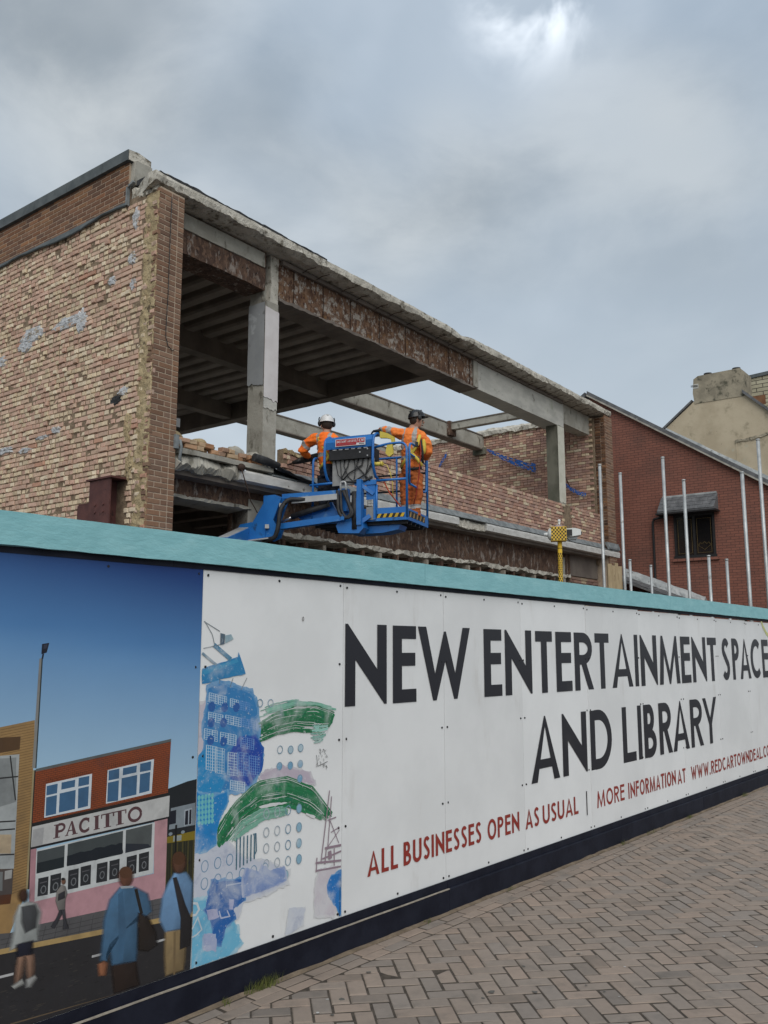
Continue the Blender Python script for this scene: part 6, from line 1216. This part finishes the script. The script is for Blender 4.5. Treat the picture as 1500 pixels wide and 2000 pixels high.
# mount between basket and jib
b = MB(); b.box((-.725, -.15, FZ - .10), (-.655, -.03, FZ + .57)); b.box((-.80, -.13, FZ + .02), (-.726, -.04, FZ + .30)); mt = lpart('rotator', b, m_blue)
b = MB(); b.tube([(-.77, -.085, FZ - .16), (-.77, -.085, FZ + .40)], .055, 14); lpart('rotator_motor', b, m_rub, mt)
b = MB(); b.bar((-.69, -.09, FZ + .50), (-.50, -.04, FZ + .36), .03, .05); b.bar((-.69, -.09, FZ - .06), (-.55, -.05, FZ + .04), .03, .06); lpart('brace', b, m_blue, mt)
b = MB(); b.box((-.62, -.03, FZ + .28), (-.48, -.015, FZ + .56)); b.box((-.80, -.045, FZ + .5), (-.46, -.02, FZ + .57)); b.prism([(-.5, FZ + .3), (-.47, FZ + .3), (-.47, FZ - .02), (-.5, FZ - .02)], 1, -.05, -.015); lpart('mount_bracket', b, m_blue, mt)
b = MB(); b.box((-.62, -.028, FZ - .02), (-.50, -.018, FZ + .17)); lpart('cover_plate', b, m_greyp, mt)
b = MB(); [b.bar((-.62 + i * .022, .02, FZ + .17), (-.62 + i * .022, .02, FZ + .42), .004, .004) for i in range(6)]; [b.bar((-.62, .02, FZ + .19 + i * .04), (-.5, .02, FZ + .19 + i * .04), .004, .004) for i in range(6)]; lpart('mesh_guard', b, m_rub, mt)
b = MB(); b.prism([(-1.0, FZ - .09), (-.14, FZ - .09), (-.17, FZ - .16), (-.42, FZ - .20), (-.9, FZ - .20)], 1, .10, .40); lpart('underframe', b, m_blue, mt)
b = MB(); b.prism([(-1.06, FZ - .10), (-1.02, FZ - .02), (-.66, FZ - .02), (-.62, FZ - .14), (-.70, FZ - .22), (-1.02, FZ - .20)], 1, -.12, .08); b.box((-1.04, -.10, FZ + .12), (-.90, .03, FZ + .46)); lpart('valve_block', b, m_blue, mt)
b = MB(); hk = bend((-.98, -.14, FZ + .36), (-.98, -.15, FZ + .55), (-.90, -.15, FZ + .55), (-.89, -.14, FZ + .36), r=.07); b.tube(hk, .016, 8); lpart('lifting_shackle', b, m_alu, mt)
for off_, r_ in ((0, .026), (.05, .02)):
    b = MB(); b.tube(bend((-1.02 + off_, -.17, FZ + .42), (-1.0 + off_, -.18, FZ + .10), (-.90 + off_, -.19, FZ - .02), (-.78 + off_ * .5, -.18, FZ + .06), (-.84, -.17, FZ + .22), (-.93 + off_, -.17, FZ + .42), r=.1), r_, 9); lpart('hose', b, m_rub, mt)
# jib: two parallel arms, cylinder
def arm(name, p, q_, wd, ht, mat, parent=None): b = MB(); b.bar(p, q_, wd, ht); return lpart(name, b, mat, parent)
YJ = -.12
j1 = arm('jib_upper_arm', Z4(840, 865, YJ), Z4(1260, 835, YJ), .11, .07, m_blue); arm('jib_cover', Z4(900, 892, YJ - .07), Z4(1232, 862, YJ - .07), .03, .085, m_alu, j1)
j2 = arm('jib_lower_arm', Z4(815, 1085, YJ - .02), Z4(1290, 1018, YJ - .02), .12, .085, m_blue); arm('jib_pin', Z4(1270, 1020, YJ - .12), Z4(1270, 1020, YJ + .1), .05, .05, m_blue, j2)
b = MB(); b.tube([Z4(900, 1010, YJ + .03), Z4(1170, 918, YJ + .03)], .045, 12); cy = lpart('jib_cylinder', b, m_rub); b = MB(); b.tube([Z4(820, 1050, YJ + .03), Z4(915, 1005, YJ + .03)], .018, 10); lpart('cylinder_rod', b, m_rod, cy)
b = MB(); b.prism([(p.x, p.z) for p in (Z4(930, 1000, .05), Z4(1200, 905, .05), Z4(1250, 1000, .05), Z4(1000, 1050, .05))], 1, .0, .05); lpart('jib_web', b, m_blue, j2)
# knuckle
def knuck(name, pts, y0, y1, mat, parent=None): b = MB(); b.prism([(p.x, p.z) for p in [Z4(x, y, YJ) for x, y in pts]], 1, y0, y1); return lpart(name, b, mat, parent)
kn = knuck('knuckle', [(722, 865), (800, 858), (850, 880), (830, 930), (790, 1040), (815, 1090), (790, 1160), (740, 1185), (640, 1150), (640, 1060), (720, 920)], -.24, -.215, m_blue)
knuck('knuckle_plate', [(722, 865), (800, 858), (850, 880), (830, 930), (790, 1040), (815, 1090), (790, 1160), (740, 1185), (640, 1150), (640, 1060), (720, 920)], .0, .025, m_blue, kn)
knuck('knuckle_web', [(735, 925), (770, 915), (700, 1060), (655, 1068)], -.213, -.002, m_blue, kn); knuck('knuckle_web', [(722, 862), (800, 856), (802, 868), (724, 876)], -.213, -.002, m_blue, kn)
bx_ = knuck('boom_head', [(530, 1115), (555, 1075), (640, 1058), (745, 1062), (735, 1170), (590, 1190), (525, 1180)], -.26, .04, m_blue)
arm('pivot_pin', Z4(718, 1080, -.29), Z4(718, 1080, .06), .06, .06, m_alu, bx_); arm('pivot_pin', Z4(822, 925, -.26), Z4(822, 925, .05), .06, .06, m_alu, kn)
b = MB(); b.tube(bend(Z4(1000, 885, -.18), Z4(870, 880, -.24), Z4(815, 950, -.30), Z4(800, 1090, -.31), Z4(775, 1165, -.30), Z4(730, 1175, -.28), Z4(690, 1180, -.2), r=.2), .034, 10); lpart('hose', b, m_rub, kn)
# main boom running down behind the hoarding to the chassis
p0 = Z4(575, 1135, -.12); base_l = Vector((-1.9, -6.2, 1.55))
b = MB(); b.bar(p0, p0 + (base_l - p0) * .55, .20, .22); mbm = lpart('main_boom', b, m_blue); b = MB(); b.bar(p0 + (base_l - p0) * .5, base_l, .27, .30); lpart('boom_base_section', b, m_blue)
d_ = (base_l - p0).normalized(); b = MB(); b.bar(p0 + Vector((.0, -.02, .115)), p0 + d_ * .9 + Vector((0, 0, .115)), .16, .012); lpart('boom_cover', b, m_alu, mbm); b = MB(); b.bar(Z4(575, 1188, -.28), Z4(735, 1168, -.28), .08, .02); lpart('cover_plate', b, m_alu, bx_)
b = MB(); b.box((-2.6, -7.4, .45), (-1.2, -5.6, .95)); b.box((-2.4, -7.2, .95), (-1.4, -5.9, 1.6)); lpart('chassis', b, m_blue)
for x in (-2.68, -1.12):
    for y in (-7.1, -5.9): b = MB(); b.tube([(x - .12, y, .33), (x + .12, y, .33)], .38, 20); wh = lpart('wheel', b, m_rub); b = MB(); b.tube([(x - .125, y, .33), (x + .125, y, .33)], .2, 14); lpart('rim', b, m_alu, wh)

# ------------------------------------------------------------------ the two workers
m_or = M('orange_hi_vis', (.86, .155, .012), (.93, .20, .02), rough=.8, scale=6, bump=.25, bscale=14, spots=[((.74, .12, .012), 7, .62, .76)]); m_or2 = M('soiled_orange_hi_vis', (.72, .175, .03), (.80, .22, .045), rough=.85, scale=5, bump=.3, bscale=14, spots=[((.58, .14, .03), 5, .58, .74)])
m_tr2 = M('rust_orange_trousers', (.36, .085, .02), (.44, .12, .03), rough=.9, scale=5, bump=.35, bscale=16, spots=[((.20, .055, .02), 5, .58, .7)]); m_tr1 = M('navy_trousers', (.010, .012, .020), (.02, .022, .032), rough=.9, scale=6, bump=.3, bscale=16)
m_refl = M('reflective_tape', (.30, .285, .27), (.36, .345, .33), rough=.45, scale=12); m_skin = M('skin', (.42, .23, .16), (.46, .26, .18), rough=.6, scale=8); m_hairm = M('dark_hair', (.03, .02, .014), rough=.8); m_glove = M('dark_glove', (.018, .018, .02), (.03, .03, .032), rough=.8, scale=20); m_gl2 = M('brown_glove', (.06, .03, .02), (.08, .045, .03), rough=.85, scale=20)
m_boot = M('work_boot', (.035, .025, .018), rough=.8); m_hel = M('white_helmet', (.66, .66, .65), rough=.3, spec=.5); m_helb = M('black_helmet', (.010, .010, .011), rough=.3, spec=.5); m_har = M('yellow_webbing', (.58, .42, .05), (.66, .50, .08), rough=.8, scale=14); m_harr = M('red_webbing', (.30, .03, .02), rough=.8); m_eye = M('eye', (.02, .02, .02), rough=.3)
def figure(lab, base, segs, mats, band, wrinkle):
    """segs: (points, radii, region); the limbs are fused into one skin, regions choose the cloth"""
    src = MB()
    for pts, rs, reg in segs: src.mi = reg; src.tube(pts, rs, 16); 
    me = bpy.data.meshes.new('src'); me.from_pydata(src.v, [], src.f); o = bpy.data.objects.new('src', me); COL.objects.link(o)
    bm = bmesh.new(); bm.from_mesh(me); bmesh.ops.recalc_face_normals(bm, faces=bm.faces); bm.to_mesh(me); bm.free()
    m = o.modifiers.new('r', 'REMESH'); m.mode = 'VOXEL'; m.voxel_size = .014; s = o.modifiers.new('s', 'SMOOTH'); s.factor = .5; s.iterations = 5
    dg = bpy.context.evaluated_depsgraph_get(); out = bpy.data.meshes.new_from_object(o.evaluated_get(dg))
    tree = bvhtree.BVHTree.FromPolygons([Vector(v) for v in src.v], src.f); bpy.data.objects.remove(o)
    reg_of = lambda p: src.m[tree.find_nearest(p)[2]]
    out.update(); nrm = [v.normal.copy() for v in out.vertices]; co = [v.co.copy() for v in out.vertices]
    for v, n, c in zip(out.vertices, nrm, co):
        r_ = reg_of(c); k = wrinkle if r_ in (0, 1, 5) else 0
        v.co = c + n * k * (noise.noise(Vector((c.x * 8, c.y * 8, c.z * 26))) + .6 * noise.noise(c * 31)) - Vector(base)
    idx = []
    for p in out.polygons:
        c = p.center + Vector(base); r_ = reg_of(c); r_ = band(c, r_); idx.append(r_)
    ob = bpy.data.objects.new('person', out); COL.objects.link(ob); out.materials.clear()
    for mm in mats: out.materials.append(mm)
    out.polygons.foreach_set('material_index', idx); out.polygons.foreach_set('use_smooth', [True] * len(idx)); out.update()
    ob.location = LO + LX * base[0] + LY * base[1] + Vector((0, 0, base[2])); ob.rotation_euler = (0, 0, LA)
    tag(ob, lab, 'person'); return ob
def child(o, base, name, mb, mat): mb.v = [tuple(Vector(v) - Vector(base)) for v in mb.v]; return mb.build(name, mat, o)
def hand(o, base, name, wrist, dirv, palm_n, mat, curl=.9):
    """palm, four bent fingers of different length, thumb from the side of the palm"""
    d = Vector(dirv).normalized(); n = Vector(palm_n); n = (n - d * n.dot(d)).normalized(); s = d.cross(n); W = Vector(wrist); b = MB()
    b.tube([W - d * .03, W + d * .03, W + d * .085], [(.030, .026), (.042, .020), (.040, .016)], 12)
    for i, (o_, L) in enumerate(((-.030, .072), (-.010, .082), (.011, .078), (.030, .062))):
        r0 = W + d * .08 + s * o_; p = [r0]; a = .25
        for k in range(3): a += curl * (.55 if k else .4); p.append(p[-1] + (d * math.cos(a) + n * math.sin(a)) * L / 3 * (1.15 - .15 * k))
        b.tube(p, [.0105, .010, .009, .007], 8)
    t0 = W + d * .02 - s * .036; b.tube([t0, t0 + (d * .6 - s * .6 + n * .4).normalized() * .035, t0 + (d * .8 - s * .35 + n * .8).normalized() * .066], [.013, .011, .008], 8)
    return child(o, base, name, b, mat)
def head_parts(o, base, c, face, hair=True):
    """nose, eyes, mouth, ears on the head; face = horizontal look direction"""
    f = Vector(face).normalized(); s = f.cross(Vector((0, 0, 1))); c = Vector(c)
    b = MB(); b.tube([c + f * .092 + Vector((0, 0, .012)), c + f * .118 + Vector((0, 0, -.018)), c + f * .098 + Vector((0, 0, -.028))], [.009, .016, .012], 8); child(o, base, 'nose', b, m_skin)
    b = MB(); [b.ellipsoid(c + f * .088 + s * k * .033 + Vector((0, 0, .008)), (.012, .012, .008), 8, 6) for k in (-1, 1)]; child(o, base, 'eyes', b, m_eye)
    b = MB(); b.tube([c + f * .093 - s * .025 + Vector((0, 0, -.062)), c + f * .101 + Vector((0, 0, -.060)), c + f * .093 + s * .025 + Vector((0, 0, -.062))], .006, 6); child(o, base, 'mouth', b, M('lips', (.30, .12, .10), rough=.5))
    for k in (-1, 1): b = MB(); b.ellipsoid(c + s * k * .082 + Vector((0, 0, -.005)), (.014, .022, .032), 8, 6); child(o, base, 'ear', b, m_skin)
    b = MB(); b.ellipsoid(c - f * .030 + Vector((0, 0, .012)), (.086, .086, .098), 14, 8); child(o, base, 'hair', b, m_hairm)
def helmet(o, base, c, face, mat, tilt=0.0, muffs=True, muff_mat=None):
    f = Vector(face).normalized(); s = f.cross(Vector((0, 0, 1))); c = Vector(c); b = MB(); n, mrow = 20, 7
    up = (Vector((0, 0, 1)) - f * tilt).normalized(); ff = s.cross(up) * -1; ff = up.cross(s)
    if ff.dot(f) < 0: ff = -ff
    for j in range(mrow + 1):
        th = math.pi / 2 * j / mrow
        for i in range(n): a = 6.2832 * i / n; b.v.append(tuple(c + ff * math.cos(a) * .135 * math.cos(th) + s * math.sin(a) * .112 * math.cos(th) + up * (.012 + .118 * math.sin(th))))
    for j in range(mrow):
        for i in range(n): b.face((j * n + i, j * n + (i + 1) % n, (j + 1) * n + (i + 1) % n, (j + 1) * n + i))
    b.sm = [True] * len(b.f)
    n0 = len(b.v)
    for i in range(n):
        a = 6.2832 * i / n; k = 1.0 + (.42 * max(0, math.cos(a)) ** 2 if True else 0) + .06
        b.v.append(tuple(c + ff * math.cos(a) * .135 * k + s * math.sin(a) * .118 + up * (.002))); b.sm
    for i in range(n): b.face((i, (i + 1) % n, n0 + (i + 1) % n, n0 + i))
    hm = child(o, base, 'helmet', b, mat); sol = hm.modifiers.new('thick', 'SOLIDIFY'); sol.thickness = .005
    b = MB(); b.bar(c + ff * .10 + up * .115, c - ff * .11 + up * .105, .025, .012, tuple(up)); child(o, base, 'helmet_ridge', b, mat)
    if muffs:
        for k in (-1, 1): b = MB(); b.ellipsoid(c + s * k * .108 + up * -.02, (.030, .040, .048), 10, 8); b.tube([c + s * k * .118 + up * .0, c + s * k * .122 + up * .05, c + s * k * .112 + up * .08], .009, 6); child(o, base, 'ear_defender', b, muff_mat or m_rub)
# --- right-hand worker (back to us, left arm stretched to the console)
Y2 = .50; g = lambda px, py, y=Y2: LP(px - 4, py, y)
base = Vector((g(806, 1000).x, Y2, FZ)); hc = g(818, 822, Y2 + .03)
hipL, hipR = g(797, 926), g(817, 926); kL, kR = g(797, 972), g(818, 972); aL, aR = g(797, 1010), g(814, 1010)
for v_ in (aL, aR): v_.z = FZ + .09
shL, shR = g(789, 850), g(829, 852)
segs = [([g(807, 932), g(806, 912), g(806, 890), g(807, 868), g(808, 852), g(808, 843)], [(.155, .125), (.168, .132), (.172, .140), (.195, .145), (.185, .125), (.10, .085)], 0),
        ([shL + Vector((.02, 0, .0)), g(800, 848), g(818, 848), shR - Vector((.02, 0, 0))], [.082, .098, .098, .082], 0),
        ([g(808, 846), g(811, 832, Y2 + .02)], [(.062, .062), (.058, .058)], 2), ([hc - Vector((0, 0, .10)), hc - Vector((0, -.01, .05)), hc, hc + Vector((0, 0, .06)), hc + Vector((0, 0, .10))], [(.055, .065), (.072, .088), (.080, .098), (.072, .088), (.03, .04)], 2),
        ([shL + Vector((.03, 0, 0)), g(776, 845, .36), g(764, 842, .27), g(753, 840, .16), g(746, 841, .10)], [.085, .078, .070, .060, .052], 5), ([shR + Vector((-.03, 0, 0)), g(838, 868, Y2 + .03), g(840, 884, Y2 + .06), g(836, 892, Y2 + .2), g(832, 890, Y2 + .28)], [.085, .078, .072, .06, .052], 5),
        ([hipL, (hipL + kL) / 2, kL, (kL + aL) / 2, aL], [(.105, .11), (.098, .102), (.080, .085), (.072, .078), (.078, .085)], 1), ([hipR, (hipR + kR) / 2, kR, (kR + aR) / 2, aR], [(.105, .11), (.098, .102), (.080, .085), (.072, .078), (.078, .085)], 1),
        ([aL + Vector((0, -.04, -.045)), aL + Vector((0, .07, -.05)), aL + Vector((0, .17, -.06))], [(.045, .045), (.05, .042), (.042, .030)], 3), ([aR + Vector((0, -.04, -.045)), aR + Vector((.02, .07, -.05)), aR + Vector((.04, .17, -.06))], [(.045, .045), (.05, .042), (.042, .030)], 3)]
cxx = g(807, 870).x; HEM2 = g(806, 916).z
def band2(c, r_):
    if r_ == 0 and c.z > FZ + 1.08 and (abs(c.x - cxx + .085) < .026 or abs(c.x - cxx - .095) < .026): return 4
    if r_ == 0 and FZ + .93 < c.z < FZ + .985: return 4
    if r_ == 5 and (abs(c.x - g(768, 842, .3).x) < .024 or abs(c.x - g(751, 840, .15).x) < .024): return 4
    if r_ == 1 and abs(c.z - FZ - .22) < .03: return 4
    if r_ == 0 and c.z < HEM2 + .02 * noise.noise(Vector((c.x * 9, 0, 1))): return 1
    return r_
w2 = figure('worker in soiled orange suit and black helmet reaching to the console, right side of basket', base, segs, [m_or2, m_tr2, m_skin, m_boot, m_refl, m_or2], band2, .018)
fc2 = Vector((.75, .66, 0)); head_parts(w2, base, hc, fc2); helmet(w2, base, hc + Vector((0, 0, .045)), fc2, m_helb, .15)
hand(w2, base, 'glove', g(744, 841, .09), (-.85, -.25, -.1), (0, .1, -1), m_glove, .8); hand(w2, base, 'glove', g(831, 890, Y2 + .29), (-.3, .9, 0), (-.9, -.3, -.2), m_glove, .9)
b = MB(); bk = lambda px, py, e=.165: g(px, py, Y2 - e)
for pl in ([bk(824, 850, .12), bk(820, 868), bk(808, 885), bk(795, 900), bk(788, 912, .12)], [bk(795, 852, .12), bk(800, 868), bk(808, 885), bk(820, 898), bk(828, 910, .12)]): b.tube(pl, (.026), 6)
b.v = [tuple(v) for v in b.v]; har = child(w2, base, 'harness', b, m_har)
b = MB(); b.tube([bk(826, 858, .10), bk(829, 880, .12), bk(830, 905, .10)], .017, 6); b.tube([bk(788, 914, .10), bk(806, 916, .15), bk(828, 914, .10)], .022, 6); child(w2, base, 'harness_belt', b, m_glove)
b = MB(); b.box(tuple(bk(815, 872, .20)), tuple(bk(822, 864, .15))); child(w2, base, 'harness_pad', b, m_glove); b = MB(); b.tube([bk(823, 852, .14), bk(826, 880, .165), bk(822, 930, .16), bk(817, 965, .14), bk(812, 985, .10)], .009, 6); child(w2, base, 'lanyard', b, m_harr)
b = MB(); b.ellipsoid(g(832, 872, Y2 - .06), (.035, .05, .12), 10, 8); child(w2, base, 'tool_pouch', b, m_har)
# --- left-hand worker (white helmet, leaning on the breaker)
Y1 = .22; g = lambda px, py, y=Y1: LP(px, py, y)
base = Vector((g(641, 1000).x, Y1, FZ)); hc = g(638, 831, Y1 + .05)
hipL, hipR = g(633, 930), g(652, 930); kL, kR = g(631, 972), g(652, 972); aL, aR = g(632, 1010), g(653, 1010)
for v_ in (aL, aR): v_.z = FZ + .09
shL, shR = g(611, 858), g(660, 862)
segs = [([g(641, 934), g(641, 912), g(640, 892), g(638, 874), g(637, 860), g(637, 850)], [(.150, .12), (.155, .13), (.165, .135), (.190, .142), (.180, .12), (.09, .08)], 0),
        ([shL + Vector((.02, 0, .0)), g(628, 857), g(648, 857), shR - Vector((.02, 0, 0))], [.082, .098, .098, .082], 0),
        ([g(637, 855), g(638, 842, Y1 + .04)], [(.06, .06), (.056, .056)], 2), ([hc - Vector((0, 0, .10)), hc - Vector((0, -.01, .05)), hc, hc + Vector((0, 0, .06)), hc + Vector((0, 0, .10))], [(.055, .065), (.072, .088), (.080, .098), (.072, .088), (.03, .04)], 2),
        ([shL + Vector((.03, 0, 0)), g(600, 866, Y1), g(592, 880, Y1 + .02), g(598, 889, Y1 + .12), g(604, 891, Y1 + .18)], [.085, .080, .076, .06, .05], 5), ([shR + Vector((-.03, 0, 0)), g(670, 872, Y1), g(672, 886, Y1 + .06), g(655, 894, Y1 + .18), g(640, 893, Y1 + .22)], [.082, .076, .07, .058, .05], 5),
        ([hipL, (hipL + kL) / 2, kL, (kL + aL) / 2, aL], [(.10, .105), (.092, .098), (.076, .08), (.066, .072), (.07, .078)], 1), ([hipR, (hipR + kR) / 2, kR, (kR + aR) / 2, aR], [(.10, .105), (.092, .098), (.076, .08), (.066, .072), (.07, .078)], 1),
        ([aL + Vector((0, -.04, -.045)), aL + Vector((-.02, .07, -.05)), aL + Vector((-.04, .17, -.06))], [(.045, .045), (.05, .042), (.042, .030)], 3), ([aR + Vector((0, -.04, -.045)), aR + Vector((0, .07, -.05)), aR + Vector((0, .17, -.06))], [(.045, .045), (.05, .042), (.042, .030)], 3)]
cxx1 = g(637, 870).x; HEM1 = g(640, 910).z
def band1(c, r_):
    if r_ == 0 and c.z > FZ + 1.10 and (abs(c.x - cxx1 + .10) < .026 or abs(c.x - cxx1 - .10) < .026): return 4
    if r_ == 0 and abs(c.z - FZ - 1.04) < .03: return 4
    if r_ == 5 and abs((c - shL).length - .165) < .026: return 4
    if r_ == 0 and c.z < HEM1: return 1
    return r_
w1 = figure('worker in bright orange jacket and white helmet working a breaker, left side of basket', base, segs, [m_or, m_tr1, m_skin, m_boot, m_refl, m_or], band1, .016)
fc1 = Vector((-.55, .83, 0)); head_parts(w1, base, hc, fc1); helmet(w1, base, hc + Vector((0, 0, .045)), fc1, m_hel, .05)
hand(w1, base, 'glove', g(605, 891, Y1 + .19), (.2, .5, -.5), (-.2, -.5, -.8), m_gl2, 1.0); hand(w1, base, 'glove', g(638, 893, Y1 + .23), (-.6, .3, -.2), (0, -.4, -.8), m_gl2, 1.0)
b = MB(); bk = lambda px, py, e=.16: g(px, py, Y1 - e)
for pl in ([bk(655, 855, .12), bk(652, 870), bk(644, 890), bk(632, 905), bk(625, 915, .12)], [bk(622, 855, .12), bk(630, 872), bk(641, 890), bk(650, 902), bk(658, 914, .1)]): b.tube(pl, .024, 6)
child(w1, base, 'harness', b, m_har)
# breaker held by the left worker
bk_o = Vector(g(605, 893, Y1 + .24)); br = empty('breaker', LO + LX * bk_o.x + LY * bk_o.y + Vector((0, 0, bk_o.z)), LA, label='dark hand-held breaker pointing left from the white-helmeted worker', cat='breaker')
def bpt(px, py, y): return LP(px, py, y) - bk_o
b = MB(); b.tube([bpt(640, 886, Y1 + .26), bpt(624, 890, Y1 + .25), bpt(606, 895, Y1 + .25), bpt(590, 899, Y1 + .25)], [.045, .055, .058, .050], 12); b.build('body', m_rub, br); b = MB(); b.tube([bpt(590, 899, Y1 + .25), bpt(580, 902, Y1 + .25), bpt(572, 904, Y1 + .25)], [.050, .038, .028], 12); b.build('chuck', m_boxb, br)
b = MB(); b.tube([bpt(573, 904, Y1 + .25), bpt(556, 909, Y1 + .24), bpt(544, 912, Y1 + .23)], [.013, .012, .006], 8); b.build('chisel', m_wire, br); b = MB(); b.tube(bend(bpt(596, 898, Y1 + .20), bpt(590, 886, Y1 + .16), bpt(597, 881, Y1 + .14), bpt(604, 886, Y1 + .16), r=.05), .015, 8); b.build('side_handle', m_rub, br); b = MB(); b.tube(bend(bpt(638, 884, Y1 + .26), bpt(650, 880, Y1 + .26), bpt(652, 892, Y1 + .26), bpt(638, 896, Y1 + .26), r=.05), .018, 8); b.build('rear_handle', m_rub, br)
